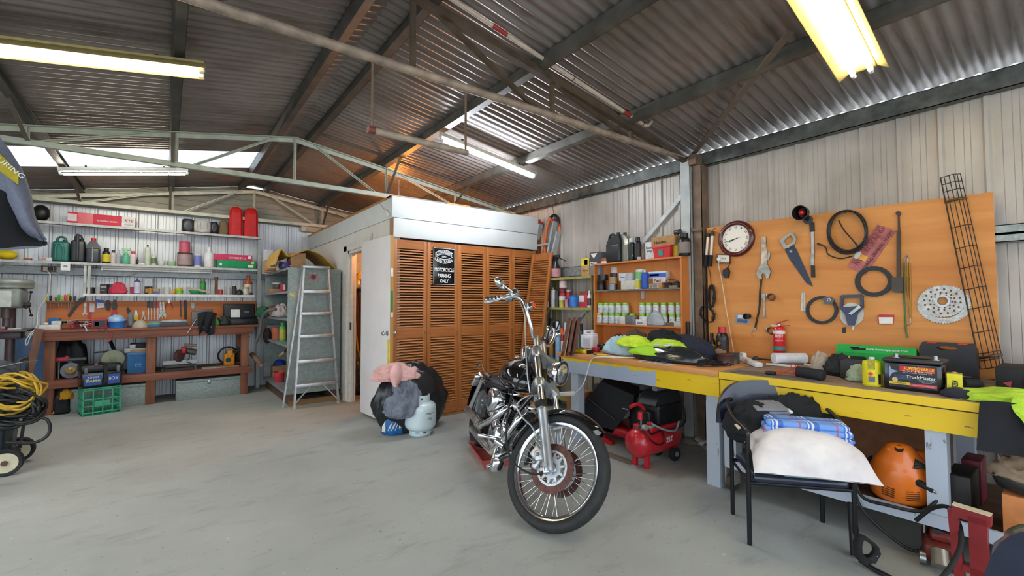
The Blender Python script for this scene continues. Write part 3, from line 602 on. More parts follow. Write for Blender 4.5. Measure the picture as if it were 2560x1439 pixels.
def jug(name,label,a,c,t,col,cap,y=8.46,style=0):
    p,w,h=spx(a,c,t,ZM,y=y); o=thing(name,label,'jug',p); W=w/2; m=mt(col,.35)
    b=B(MX.Translation(p))
    if style==2:
        b.box(-W,W,-.07,.07,0,h*.6,.02); vs=[]
        b.prism([(-W*.98,0,h*.55),(W*.98,0,h*.55),(W*.95,0,h*.68),(W*.35,0,h*.88),(-W*.35,0,h*.88),(-W*.95,0,h*.68)],(0,.06,0)); b.prism([(-W*.98,-.06,h*.55),(W*.98,-.06,h*.55),(W*.95,-.06,h*.68),(W*.35,-.03,h*.88),(-W*.35,-.03,h*.88),(-W*.95,-.06,h*.68)],(0,.07,0)); b.done('body',m,o)
        B(MX.Translation(p)).box(-.006,.006,-.076,-.06,h*.05,h*.62).done('level_strip',mt('#8d8f94',.4),o)
    else:
        b.box(-W,W,-.08,.08,0,h*.78,.025,3); b.done('body',m,o)
        hd=B(MX.Translation(p)); hd.tube(curve([(-W*.55,0,h*.75),(-W*.5,0,h*.9),(-W*.1,0,h*.97),(W*.35,0,h*.93),(W*.55,0,h*.76)],5),W*.17,8); hd.done('handle',m,o)
        if style==1: B(MX.Translation(p)).box(-W*.25,W*.2,-.1,-.06,h*.05,h*1.0,.012).done('spout_tube',mt('#3a3b3f',.4),o)
        else: 
            q=B(MX.Translation(p)); q.tube(curve([(-W*.55,-.082,h*.1),(-W*.55,-.082,h*.6),(0,-.082,h*.68),(W*.3,-.082,h*.5),(W*.3,-.082,h*.1)],5),.012,8); q.done('moulded_rib',mt('#2f8273',.35),o)
    B(MX.Translation(p)).cyl((0 if style==2 else W*.4,0,h*.86 if style==2 else h*.76),(0 if style==2 else W*.4,0,h if style==2 else h*.86),.028 if style==2 else .022,n=14).done('cap',mt(cap,.4),o); return o
jug('fuel_jug','dark green fuel jug on the shelf above the bench',134,176,590,'#1f6b60','#183f3a'); jug('oil_jug','black oil jug with a pouring tube beside the green jug',180,215,586,'#2a2b2f','#1a1a1c',style=1); jug('oil_jug','black clear-strip oil jug with a red screw cap',216,252,595,'#303338','#d8252a',style=2)
o,M,s=bx('box','green carton under the pink one at the right end of the jug shelf','box',543,640,651,ZM,8.4,.12,'#11975f'); front(o,M,s,.06,.12,.3,.6,PAPER); front(o,M,s,.78,.93,.15,.5,PAPER); front(o,M,s,.87,.95,.62,.95,mt('#d6e23a',.6),'yellow_sticker'); zt=ZM+s[2]
o,M,s=bx('box','pink starter kit carton lying on the green carton','box',536,631,636,zt,8.4,.12,'#d63560'); ftxt(o,M,s,'STARTER KIT',.6,.45,.45,.32,WHITE,up=-1); front(o,M,s,.88,.97,.4,.85,PAPER)
o=thing('dry_bag','yellow bag at the far left of the jug shelf','bag',hit(15,645,y=8.44)); p,w,h=spx(-12,45,624,ZM,y=8.44); B().sph((p.x,8.45,ZM+h/2),(w/2,.08,h/2)).done('bag',fab('#e8c81c'),o)
o,M,s=bx('box','flat white box left of the green fuel jug','box',101,130,643,ZM,8.4,.09,'#d9d6d4'); front(o,M,s,.05,.5,.2,.8,mt('#c98a86',.6)); o,M,s=bx('box','little white box near the left end of the jug shelf','box',81,95,638,ZM,8.4,.06,'#cfd2d8')
o,M,s=bx('wood_block','thin red timber block near the left end of the jug shelf','block',58,79,645,ZM,8.4,.08,'#a85a3c')
o,M,s=bx('matchbox','tiny white packet at the foot of the dropper bottle','box',346,362,657,ZM,8.36,.04,'#d8d8d4')
# --- lowest shelf
row(ZL,8.44,[
 ('reel','tape_reel','black coil reel at the left end of the lowest shelf','reel',216,238,718,'#232327',None,None),
 ('reel','tape_reel','thick black tape reel beside the pink rag','reel',269,287,710,'#2a2a2e',None,None),
 ('open','mug','small red cup next to the purple tin','cup',325,336,717,'#b8324a',None,None),
 ('can','lubricant_can','purple and white tin on the lowest shelf','can',335,352,697,'#4a4a9a','#2a2a4a','#d8d4e4'),
 ('jar','jar','small amber jar with a dark lid on the lowest shelf','jar',370,382,716,'#b9853a','#2a2622',None,dict(y=8.39)),
 ('open','tub','white open tub on the lowest shelf','tub',408,427,718,'#e2ded8',None,None),
 ('open','tub','yellow open tub with a green label on the lowest shelf','tub',438,458,719,'#e8cf3a',None,'#7cc24a'),
 ('spray','can','green and silver can on the lowest shelf','can',500,515,696,'#2c7f3c','#6c7a4a','#3a9a48'),
 ('bottle','glue_bottle','clear tapered bottle on the lowest shelf','bottle',569,576,711,'#cfcac4','#e0dcd8',None),
 ('squat','glue_bottle','dark brown bottle with a pale cap on the lowest shelf','bottle',580,592,710,'#3a2b28','#d6d0ca','#4a3a3a'),
 ('bottle','old_extinguisher','rusty orange and white vintage canister at the right end of the lowest shelf','canister',611,631,688,'#b8532c','#a0482a','#e4d8cc'),
 ('jar','jar','yellow lidded specimen jar in front of the rusty canister','jar',607,623,717,'#e2dccb','#e2b42a',None,dict(y=8.39)),
 ('reel','tape_roll','red and blue tape roll by the wooden handle','tape',545,558,723,'#c23a3a',None,None)])
o,M,s=bx('box','dark grey carton with white print on the lowest shelf','box',250,268,709,ZL,8.42,.08,'#3a3638'); front(o,M,s,.1,.9,.6,.75,mt('#b8b0ac',.6)); front(o,M,s,.1,.7,.3,.4,mt('#8d8684',.6))
o,M,s=bx('box','grey and black carton standing behind the amber jar','box',362,381,696,ZL,8.44,.08,'#2b2a2c'); front(o,M,s,0,1,.5,1,mt('#b9bcc4',.6)); front(o,M,s,.1,.45,.1,.35,mt('#c98a3a',.6))
o,M,s=bx('box','flat blue and tan packet right of the amber jar','box',383,400,721,ZL,8.4,.07,'#5a6aa8'); front(o,M,s,0,.9,.5,1,mt('#b99a5a',.6))
p,w,h=spx(275,316,712,ZL,y=8.42); o=thing('rag','pink crumpled rag on the lowest shelf','rag',p); heap(B(),p,(w/2,.06,h),2,.2,3).done('rag',fab('#d8415a'),o)
p,w,h=spx(429,439,724,ZL,y=8.42); o=thing('ball','orange ball beside the yellow tub','ball',p); B().sph(p+V((0,0,h/2)),(w/2,w/2,h/2)).done('ball',mt('#f09a1c',.5),o)
o=thing('timber_offcut','pale timber offcut leaning over the green plate on the lowest shelf','timber',hit(495,730,y=8.4)); B().bar(hit(466,718,y=8.4),hit(527,731,y=8.4),.05,.03,b=.002).done('board',wood('#d8c8b4','#a58a70',.7),o)
p,w,h=spx(472,505,721,ZL,y=8.45); o=thing('plate','green plastic plate under the pale timber offcut','plate',p); B().lathe([(w*.3,0),(w*.5,h*.6),(w*.5,h*.7),(w*.28,.006),(0,.006)],p,20).done('plate',mt('#3aa06a',.4),o)
p,w,h=spx(536,546,691,ZL,y=8.42); o=thing('hammer_handle','upright wooden tool handle on the lowest shelf','handle',p); B().lathe([(w*.35,0),(w*.42,h*.3),(w*.38,h*.7),(w*.5,h*.93),(w*.4,h)],p,12).done('handle',wood('#8a5434','#55301c',.5,2),o)
p=hit(630,733,y=8.4); p.z=ZL; o=thing('steel_wedge','dark wedge tool leaning at the right end of the lowest shelf','wedge',p); B().bar(p,hit(619,706,y=8.47),.03,.012).done('blade',DKST,o)
p,w,h=spx(592,606,727,ZL,y=8.38); o=thing('small_parts','little pile of dark bits in front of the brown bottle','parts',p); heap(B(),p,(w/2,.03,h),4,.3,4).done('pile',mt('#3a3430',.5,sc=60,var=.5),o)
# ================= bench =================
YN,YK,BT=7.875,8.60,1.045; XA,XB=-1.2,1.07
o=thing('work_bench','long red-brown timber work bench against the grey rear wall','bench',(-.05,8.2,0))
B().box(XA-.03,XB+.16,YN-.015,YK,BT-.03,BT,.003).done('bench_top',TIM,o)
for y in (YN,YK-.05): B().box(XA,XB,y,y+.045,BT-.135,BT-.031,.004).done('apron',TIM,o)
for x in (XA,XB-.045): B().box(x,x+.045,YN+.046,YK-.051,BT-.135,BT-.031).done('apron',TIM,o)
LX=[(-1.175,-1.075),(-.195,-.09),(.92,1.02)]
for a,c in LX:
    for y in (YN+.047,YK-.15): B().box(a,c,y,y+.095,0,BT-.031,.004).done('leg',TIMZ,o)
RZT=hit(630,914,y=YN).z
for y in (YN,YK-.05): B().box(XA,XB,y,y+.045,RZT-.1,RZT,.004).done('rail',TIM,o)
B().box(XA+.03,XB-.03,YN+.05,YK-.06,RZT-.02,RZT-.001).done('lower_shelf',wood('#7d5036','#40241a',.7),o)
B().cyl((LX[2][1]+.001,YN+.08,.86),(LX[2][1]+.02,YN+.08,.86),.014,n=8).done('bolt',STEEL,o)
# orange ply tool board
YP=8.5; a,c=hit(115,752,y=YP),hit(640,757,y=YP); PLYR=wood('#d8823c','#a8551c',.55,0,1.6,.8)
o=thing('tool_board','orange plywood tool board behind the left bench','board',((a.x+c.x)/2,YP,BT)); B().box(a.x,c.x,YP,YP+.012,BT+.001,a.z).done('board',PLYR,o)
YT=YP-.001
def flat(name,label,cat,parts,y=YT,**k):
    """wall tool: parts = [(part name, material, outline in photo pixels, thickness, stand-off)]"""
    o=None
    for nm,m,pts,th,so in parts:
        w=[hit(a,c_,y=y-so) for a,c_ in pts]
        if o is None: o=thing(name,label,cat,sum(w,V((0,0,0)))/len(w),k.get('group'))
        if nm.startswith('~'): B().tube(curve(w,6),th,8).done(nm[1:],m,o)
        else: B().prism(w,(0,-th,0)).done(nm,m,o)
    return o
def ln(x0,y0,x1,y1,w,w2=None):
    w2=w if w2 is None else w2; L=math.hypot(x1-x0,y1-y0); nx,ny=-(y1-y0)/L,(x1-x0)/L
    return [(x0+nx*w/2,y0+ny*w/2),(x1+nx*w2/2,y1+ny*w2/2),(x1-nx*w2/2,y1-ny*w2/2),(x0-nx*w/2,y0-ny*w/2)]
o=thing('screwdriver_rack','narrow wooden rail of screwdrivers on the left of the orange board','rack',hit(150,754,y=8.48)); p,q_=hit(114,752,y=8.44),hit(187,757,y=8.44); B().box(p.x,q_.x,8.43,8.5,q_.z,p.z).done('rail',wood('#8a5a34','#5a3418'),o); RZ_=p.z
for px,col,h,sh in ((117,'#d8b82a',.075,.15),(126,'#2a2a2c',.075,.13),(140,'#a8502a',.05,.14),(147,'#1fbf4a',.085,.07),(155,'#d8b82a',.07,.06),(163,'#e0506a',.085,.05),(171,'#d8b81c',.1,.13),(176,'#26262a',.07,.1),(186,'#4a4a4e',.07,.02)):
    x=hit(px,750,y=8.455).x; n={'#d8b82a':'yellow','#2a2a2c':'black','#a8502a':'brown','#1fbf4a':'green','#e0506a':'pink','#d8b81c':'tall yellow','#26262a':'short black','#4a4a4e':'thin grey'}[col]
    o=thing('screwdriver','%s handled screwdriver in the wooden rail, %s'%(n,'near its left end' if px<135 else 'in its middle' if px<158 else 'toward its right end'),'screwdriver',(x,8.455,RZ_),'screwdrivers in the wooden rail')
    B().lathe([(.006,0),(.012,.012),(.013,h*.8),(.008,h)],(x,8.455,RZ_+.001),10).done('handle',mt(col,.4),o); B().cyl((x,8.455,RZ_-sh),(x,8.455,RZ_+.002),.0035,n=6).done('shaft',STEEL,o)
flat('pipe_wrench','rusty pipe wrench leaning on the orange board','wrench',[('handle',IRON,ln(172,790,196,756,7,9),.015,0),('jaw',IRON,[(192,756),(200,744),(210,744),(214,738),(217,742),(213,752),(203,758),(198,762)],.02,0)])
flat('open_spanner','chrome open ended spanner hung under the lowest shelf','spanner',[('spanner',TCHR,[(211,757),(216,757),(217,764),(215,768),(216,780),(219,784),(217,789),(214,785),(211,785),(208,789),(206,784),(210,779),(211,768),(210,762)],.006,0)])
flat('blister_pack','red card blister pack on the orange board','packet',[('card',RED,[(219,755),(231,757),(229,797),(218,795)],.003,0),('blister',mt('#c8c0c0',.3),[(224,757),(237,759),(236,780),(224,779)],.012,.003)])
flat('blister_pack','blue and white packet on the orange board','packet',[('card',mt('#3a5ab8',.5),[(240,748),(260,750),(262,770),(241,772)],.004,0),('label',PAPER,[(242,756),(260,757),(261,768),(242,770)],.002,.004)])
flat('pliers','black rubber pliers hung right of the blue packet','pliers',[('handle',BLACK,[(266,750),(274,750),(278,760),(276,773),(271,776),(265,773),(263,760)],.015,0)])
flat('tin_snips','red handled tin snips on the orange board','snips',[('blade',IRON,[(285,749),(290,749),(293,765),(291,774),(281,774),(280,762)],.014,0),('handle',RED,[(280,774),(285,774),(282,790),(277,790)],.014,0),('handle',RED,[(287,774),(292,774),(295,789),(290,790)],.014,0)])
flat('multigrips','chrome and black grips in the middle of the orange board','pliers',[('handle',BLACK,[(316,772),(320,767),(325,773),(331,783),(327,787),(318,781)],.015,0)])
flat('pliers','yellow handled pliers below the middle of the board','pliers',[('head',STEEL,[(337,775),(342,775),(345,788),(335,788)],.012,0),('handle',YEL,[(335,788),(345,788),(346,800),(334,800)],.016,0)])
flat('locking_pliers','shiny locking pliers on the orange board','pliers',[('jaw',TCHR,[(356,777),(362,777),(361,788),(357,788)],.014,0),('handle',TCHR,[(356,788),(359,788),(355,800),(352,800)],.012,0),('handle',TCHR,[(359,788),(362,788),(365,799),(361,800)],.012,0)])
for px,m,nm in ((371,BLACK,'black handled screwdriver hung first of three on the board'),(379,mt('#26262a',.4),'black handled screwdriver hung second of three on the board'),(387,mt('#8a2a22',.4),'dark red handled screwdriver hung on the board'),(395,RED,'bright red handled screwdriver beside the adjustable spanners')): flat('hanging_screwdriver',nm,'screwdriver',[('handle',m,ln(px,752,px,769,6),.018,0),('shaft',STEEL,ln(px,769,px,800,2),.006,.005)],group='screwdrivers hung on the board')
for px,nm in ((401,'chrome adjustable spanner hung left of its twin on the orange board'),(408,'chrome adjustable spanner hung right of its twin on the orange board')): flat('adjustable_spanner',nm,'spanner',[('handle',TCHR,ln(px,755,px+2,783,4,7),.008,0),('jaw',TCHR,[(px-1,782),(px+6,782),(px+8,790),(px+5,797),(px+3,791),(px,791),(px-2,796),(px-4,790)],.01,0)],group='small adjustable spanners')
flat('pliers','red handled pliers hung open on the orange board','pliers',[('head',STEEL,ln(421,746,423,758,5),.01,0),('~handle',RED,[(421,757),(415,762),(413,771)],.006,.006),('~handle',RED,[(424,757),(430,762),(431,772)],.006,.006)])
flat('steel_rod','thin steel rod on the right part of the orange board','rod',[('rod',IRON,ln(451,750,452,792,3),.008,0)]); flat('rasp','flat black rasp on the right part of the orange board','file',[('blade',DKST,ln(463,750,464,797,7),.006,0)])
flat('key_tag','small blue and white tag on the orange board','tag',[('tag',mt('#9fc8cc',.5),[(478,756),(486,757),(487,766),(483,772),(477,767)],.004,0)])
# --- things on the bench top
def bt(name,label,cat,a,c,t,col,d=.15,y=8.05,**k): return bx(name,label,cat,a,c,t,BT,y,d,col,**k)
o,M,s=bt('white_board','white folded paper at the left end of the bench','paper',98,150,812,'#e6e2dc'); zt=BT+s[2]
o,M,s=bx('meter_case','grey and white meter case on the left bench end','case',128,168,802,zt,8.1,.12,'#d8d6d0',.005); front(o,M,s,.62,1,0,1,mt('#4a4a4c',.5),'dark_end'); front(o,M,s,.68,.78,.15,.85,WHITE,'dial'); front(o,M,s,.82,.98,.4,.8,mt('#b8a03a',.5))
o,M,s=bx('roll','small cream roll left of the meter case','roll',108,120,806,zt,8.12,.06,'#ddd6c4',.008); o,M,s=bx('sanding_block','blue flat block behind the meter case','block',122,148,795,BT,8.4,.08,'#2a78c8')
p,w,h=spx(175,232,793,BT,y=8.2); o=thing('wire_pile','tangle of pink and white wires on the bench','wires',p)
for k in range(12):
    r=random.Random(k); b=B(); b.tube(curve([(p.x+w*(r.random()-.5)*1.1,p.y-.1+.2*r.random(),BT+.004+h*.75*r.random()) for _ in range(6)],6),.005,6); b.done('wire',mt(('#c8324a','#d8d0d0','#2a2628','#b86a7a')[k%4],.5),o)
o,M,s=bt('battery_charger','red battery charger with clips on the bench','charger',229,267,797,'#c8324a',y=7.97,b=.006); front(o,M,s,.08,.92,.15,.85,mt('#35343a',.5),'face'); front(o,M,s,.2,.5,.3,.7,mt('#c8ccd8',.4),'meter')
o=thing('charger_lead','red charger lead hanging over the bench front','cable',hit(270,850,y=7.85)); B().tube(curve([hit(262,812,y=7.96),hit(270,820,y=7.85),hit(279,838,y=7.85),hit(275,852,y=7.85),hit(262,854,y=7.85)]),.004,6).done('cable',mt('#c83a4a',.5),o); B().tube(curve([hit(243,817,y=7.84),hit(250,826,y=7.84),hit(258,828,y=7.84),hit(268,818,y=7.84)]),.003,6).done('cable',BLACK,o)
p=hit(217,824,y=7.855); o=thing('battery_clip','steel clip hanging over the front of the bench','clip',p); B().bar(p+V((-.02,0,.05)),p,.018,.012).bar(p,p+V((.014,0,-.02)),.01,.01).bar(p,p+V((-.012,0,-.02)),.01,.01).done('clip',STEEL,o)
p,w,h=spx(265,317,790,BT,y=8.1); o=thing('plastic_tub','blue plastic tub with a bag in it on the bench','tub',p); F=MX.Translation(p)@MX.Scale(.72,4,(0,1,0)); B(F).lathe([(w*.42,0),(w*.5,h*.62),(w*.52,h*.62),(w*.52,h*.68),(w*.48,h*.68),(w*.4,.01),(0,.01)],(0,0,0),20).done('tub',mt('#2a7ad0',.4),o); heap(B(),(p.x,p.y,BT+h*.5),(w*.44,.09,h*.5),6,.15,3).done('plastic_bag',mt('#9fc0e0',.2),o)
p,w,h=spx(330,372,799,BT,y=8.0); o=thing('hat','round beige hat lying on the bench','hat',p); B().sph(p+V((0,0,0)),(w/2,.13,h),20,12,lambda q:V((q.x,q.y,max(q.z,.02)))).done('hat',fab('#b8ac98'),o)
p,w,h=spx(318,335,788,BT,y=8.3); o=thing('rag','grey bag behind the beige hat','bag',p); heap(B(),p,(w/2,.06,h),8).done('bag',fab('#8d9098'),o)
o,M,s=bt('set_square','blue flat tool case right of the beige hat','case',370,402,803,'#5a9ad0',y=8.1); o,M,s=bt('flat_case','long dark grey case lying on the bench','case',402,470,805,'#4a4d58',y=8.0,b=.005); zt=BT+s[2]
o=thing('spirit_level','green and yellow level lying behind the dark case','level',hit(380,812,y=7.95)); B().bar(hit(352,811,y=7.93)+V((0,0,.006)),hit(400,809,y=8.05)+V((0,0,.006)),.03,.018).done('level',mt('#a8c83a',.5),o)
p,w,h=spx(405,465,800,zt,y=8.08); o=thing('paper_pile','crumpled pale papers on the dark case','paper',p); heap(B(),p,(w/2,.05,h),12,.25,4).done('paper',mt('#b8b8bc',.6),o)
p,w,h=spx(478,510,778,BT,y=8.05); o=thing('bench_vice','grey steel bench vice half under a black cloth','vice',p); b=B().box(p.x-w/2,p.x+w/2,8.0,8.12,BT,BT+h,.01).box(p.x-w*.2,p.x+w*1.2,8.03,8.1,BT+h*.9,BT+h*1.15,.008); b.done('body',mt('#6b6664',.5,.5),o); B().cyl(hit(491,798,y=7.93),hit(468,834,y=7.82),.008,n=8).done('lever',STEEL,o); B().sph(hit(491,799,y=7.93),.014).done('lever_boss',STEEL,o)
b=B().sheet(lambda u,v:hit(494+u*48-12*v*(u-.35),784+52*v**1.15+(6*math.sin(u*7+v*3) if v>.5 else 0)-5*math.sin(u*3.1),y=7.98-.13*min(1,v*2.2)+.02*math.sin(u*14+v*5)),16,16,.006); o=thing('black_cloth','black cloth thrown over the vice and hanging off the bench','cloth',hit(518,810,y=7.85)); heap(b,(hit(525,800,y=8.0).x,8.02,BT),(.13,.09,.1),14,.2,3); b.done('cloth',fab('#1a1a1e'),o)
p,w,h=spx(545,575,796,BT,y=8.02); o=thing('glove','green and black glove beside the open tool case','glove',p); heap(B(),p,(w/2,.06,h),16,.3,3).done('glove',mt('#2c3a2c',.7,sc=40,var=.4),o); p,w,h=spx(528,546,800,BT,y=7.95); heap(B(),p,(w/2,.03,h),17,.3,3).done('green_tip',fab('#6ab84a'),o)
p,w,h=spx(563,645,797,BT,y=8.0); o=thing('tool_case','open black drill case with a white sheet in its lid','case',p); W=w/2
b=B(MX.Translation(p)); b.box(-W,W,0,.26,0,h,.008); b.done('case_base',BLACK,o); L=B(MX.Translation(p+V((0,.27,h)))@MX.Rotation(R(-12),4,'X')); lh=hit(600,758,y=8.3).z-BT-h; L.box(-W,W,0,.05,0,lh,.012); L.box(-W*.95,W*.95,-.012,0,.02,lh*.93,.006); L.done('case_lid',mt('#1b1b1e',.5),o)
L=B(MX.Translation(p+V((0,.265,h)))@MX.Rotation(R(-12),4,'X')); L.box(-W*.55,-W*.0,-.02,-.013,lh*.08,lh*.6).done('instruction_sheet',PAPER,o); L=B(MX.Translation(p+V((0,.265,h)))@MX.Rotation(R(-12),4,'X')); L.box(W*.3,W*.6,-.02,-.013,lh*.35,lh*.5).done('rating_label',mt('#6a6a6e',.6),o); B(MX.Translation(p)).box(-W*.4,W*.4,-.012,0,h*.2,h*.8,.004).done('latch',DKST,o)
o=thing('steel_plate','small pale offcut on the right end of the bench','plate',hit(640,806,y=8.2)); 
B().box(XB+.02,XB+.12,8.1,8.3,BT,BT+.008).done('plate',wood('#b9854a','#8a5a2a'),o)
# --- lower bench shelf
ZS=RZT
p,w,h=spx(140,215,856,ZS,y=8.42); o=thing('dark_bag','black crumpled bag at the back of the left bench bay','bag',p); heap(B(),p,(w/2,.1,h),20,.2,2).done('bag',mt('#1d1b1b',.6),o)
c=hit(178,914,y=8.05); r=(hit(205,914,y=8.05)-hit(152,914,y=8.05)).xy.length/2; c.z=ZS+r; o=thing('pump_plate','grey round pump plate with a brass casting on the lower bench shelf','pump',c)
AX=MX.Rotation(R(90),4,'X'); B().lathe([(0,.03),(r,.03),(r,-.02),(r*.9,-.025),(0,-.025)],c,28,AX).done('disc',mt('#7d808a',.4,.4),o); B().sph(c+V((0,-.04,-.005)),(r*.55,.05,r*.5),14,8).sph(c+V((0,-.06,.02)),(r*.3,.05,r*.32),12,8).done('brass_casting',mt('#d0b070',.5,.2),o); B().cyl(c+V((-.01,0,r)),c+V((-.01,0,r+.02)),.03,n=12).cyl(c+V((-.06,0,r+.04)),c+V((.14,0,r+.04)),.025,n=10).done('pipe',mt('#6a6c72',.5,.4),o)
d=hit(146,899,y=8.0); o=thing('red_valve','pink-red pipe valve beside the grey pump plate','valve',d); B().cyl((d.x-.07,8.05,d.z),(d.x+.07,8.05,d.z),.03,n=14).cyl((d.x+.06,8.05,d.z),(d.x+.085,8.05,d.z+.03),.03,n=12).done('body',mt('#d84a64',.45),o); B().cyl((d.x,8.05,ZS),(d.x,8.05,d.z),.012,n=8).done('stem',STEEL,o)
p,w,h=spx(252,316,862,ZS,y=8.2); o=thing('cutoff_saw','green cut-off saw with a round guard on the lower bench shelf','saw',p); c=p+V((0,0,h*.52)); B().lathe([(w*.46,-.03),(w*.48,0),(w*.46,.03),(0,.035)],c,24,AX).sph(c+V((0,.05,0)),(w*.3,.1,w*.3)).done('guard',mt('#b0b896',.5),o); B().box(p.x-w*.5,p.x+w*.5,8.1,8.35,ZS,ZS+.03).done('base',IRON,o); B().bar(c+V((-.05,0,w*.4)),c+V((-.2,0,w*.36)),.02,.02).bar(c+V((0,.1,.1)),c+V((-.05,.15,.24)),.03,.03).done('handle',DKST,o)
o,M,s=bx('tool_box','blue steel toolbox with a drop handle on the lower bench shelf','toolbox',319,373,881,ZS,8.05,.3,'#3a7ab8',.004); zt=ZS+s[2]
b=B(M); w,d,h=s; b.tube([(-w*.12,-d/2-.012,h*.42),(-w*.1,-d/2-.02,h*.3),(w*.1,-d/2-.02,h*.3),(w*.12,-d/2-.012,h*.42)],.006,8); b.done('handle',mt('#8fb0d0',.4),o); b=B(M); b.box(-w*.14,w*.14,-d/2-.008,-d/2,h*.4,h*.46); b.done('handle_plate',mt('#5a8ac0',.4),o); b=B(M); b.box(-w/2-.004,w/2+.004,-d/2-.004,d/2,h*.86,h+.004,.003); b.done('lid',mt('#3f80bc',.4),o); zt+=.005
o,M,s=bx('box','white cardboard box on the blue toolbox','box',311,371,870,zt,8.08,.2,'#d8d4d0'); zb=zt; zt+=s[2]
o2=o; b=B(M); w,d,h=s; b.box(-w*.25,w*.38,-d/2-.02,-d/2-.016,-h*1.4,h*.7); b.done('torn_flap',mt('#c0a27c',.85),o2)
o,M,s=bx('car_stereo','black and chrome car stereo on top of the white box','stereo',325,365,858,zt,8.08,.16,'#26262a',.003); front(o,M,s,0,.35,.1,.8,TCHR,'chrome_face')
# drop saw in the middle bay
p,w,h=spx(405,500,857,ZS,y=8.1); o=thing('drop_saw','drop saw with a brown guard in the middle bench bay','saw',p)
B(MX.Translation(p)).box(-w*.5,w*.38,-.09,.1,0,.03).box(-w*.42,w*.4,-.12,.02,.035,.075,.01).done('base',mt('#3a3836',.5,.3),o); B(MX.Translation(p)).box(-w*.46,w*.42,.03,.05,.075,.13).done('fence',mt('#b0b0ac',.4,.5),o); B().lathe([(w*.19,-.02),(w*.2,0),(w*.19,.02),(0,.03)],p+V((-.02,0,.2)),24,MX.Rotation(R(90),4,'X')@MX.Rotation(R(55),4,'Y')).done('blade_guard',mt('#6b4a44',.5),o)
B(MX.Translation(p)).cyl((.03,.02,h*.92),(w*.42,.02,h*.88),.02,n=12).done('handle',mt('#a58a78',.5),o); B(MX.Translation(p)).cyl((.03,.03,h*.72),(w*.4,.05,h*.6),.045,n=14).done('motor',mt('#6c6860',.5,.3),o); B(MX.Translation(p)).box(.0,.06,-.03,.03,h*.6,h*.85,.01).done('red_switch',RED,o)
B(MX.Translation(p)).bar((w*.36,-.12,.06),(w*.4,-.17,-.08),.02,.015).bar((-w*.42,-.1,.03),(-w*.34,-.17,-.06),.015,.015).done('clamp',STEEL,o); B(MX.Translation(p)).tube(curve([(.04,.0,h*.8),(.1,-.03,h*.5),(.07,-.04,h*.3),(.13,-.04,h*.2)]),.005,6).done('cable',BLACK,o)
p,w,h=spx(505,566,909,ZS,y=8.0); o=thing('newspaper','folded newspaper on the lower bench shelf','paper',p); B(MX.Translation(p)).box(-w/2,w/2,-.08,.1,0,.012).done('pages',mt('#b8b4aa',.8,sc=50,var=.3),o); B(MX.Translation(p)).box(-w*.2,w*.1,-.06,.05,.012,.0135).done('photo',mt('#8a9a6a',.7),o)
p,w,h=spx(546,610,863,ZS,y=8.2); o=thing('chainsaw','orange and black chainsaw on the lower bench shelf','chainsaw',p); T=MX.Translation(p); B(T).box(-w*.3,w*.12,-.09,.03,0,h*.62,.02).box(-w*.2,w*.05,-.1,-.02,h*.4,h*.8,.02).done('engine_body',mt('#f09a18',.45),o); B(T).box(-w*.1,w*.2,.0,.12,0,h*.7,.03).done('housing',DKST,o); B(T).torus((-w*.12,.04,h*.5),(0,1,.1),h*.42,.014,24,8).done('front_handle',BLACK,o); B(T).tube(curve([(w*.15,0,h*.1),(w*.4,0,h*.12),(w*.46,0,h*.45),(w*.3,0,h*.75),(w*.12,0,h*.6)]),.02,8).done('rear_handle',mt('#3a3c42',.5),o); B(T).cyl((-w*.14,-.105,h*.3),(-w*.14,-.09,h*.3),.035,n=14).done('starter_vent',BLACK,o)
o=thing('timber_offcut','thin timber offcut lying at the right end of the lower bench shelf','timber',(.75,7.96,ZS)); B().box(.62,.9,7.93,7.99,ZS,ZS+.02).done('board',wood('#b87a4a','#7c4a28'),o)
a,c=hit(630,885,y=8.1),hit(653,912,y=7.75); o=thing('wooden_roller','round wooden post end poking out past the right bench leg','pole',c); B().cyl(a,c,.037,n=16).done('pole',wood('#9a7a64','#6a4a38',.6,1),o); B().lathe([(.026,0),(.026,.003),(0,.003)],c,16,(c-a).to_track_quat('Z','Y').to_matrix().to_4x4()).done('end_grain',mt('#b89a84',.7),o)
# --- on the floor
def trunk(name,label,a,c,t,y,zb,d):
    o,M,s=bx(name,label,'trunk',a,c,t,zb,y,d,'#7d8a94',.004,mat=GALVP); w,d,h=s; b=B(M); b.box(-w/2-.004,w/2+.004,-d/2-.005,d/2,h*.86,h+.004,.003); b.done('lid',GALVP,o); return o,M,s
o,M,s=trunk('steel_chest','long galvanised trunk under the left bench bay behind the crate',176,375,966,7.93,0,.4); o,M,s=trunk('steel_chest','galvanised trunk with a latch under the right bench bay',440,604,946,7.93,0,.4); b=B(M); w,d,h=s; b.box(-.03,.01,-d/2-.012,-d/2,h*.72,h*.95,.003); b.done('latch',STEEL,o); b=B(M); b.box(-.07,.03,-d/2-.003,-d/2,h*.35,h*.6); b.done('sticker_remains',mt('#b0b4b4',.7,sc=60,var=.4),o)
p,w,h=spx(136,178,975,0,y=8.0); o=thing('work_bag','black and yellow cloth bag on the floor under the left bench end','bag',p); heap(B(),p,(w/2,.12,h),22,.3,2.4).done('bag',fab('#26262c'),o); heap(B(),(p.x+.03,7.93,h*.62),(.07,.06,.1),23,.2,3).done('yellow_lining',fab('#d89a1c'),o); B().bar((p.x-w*.42,7.9,.02),(p.x-.02,7.88,h*.42),.03,.012).done('yellow_strap',mt('#d8b03a',.7),o)
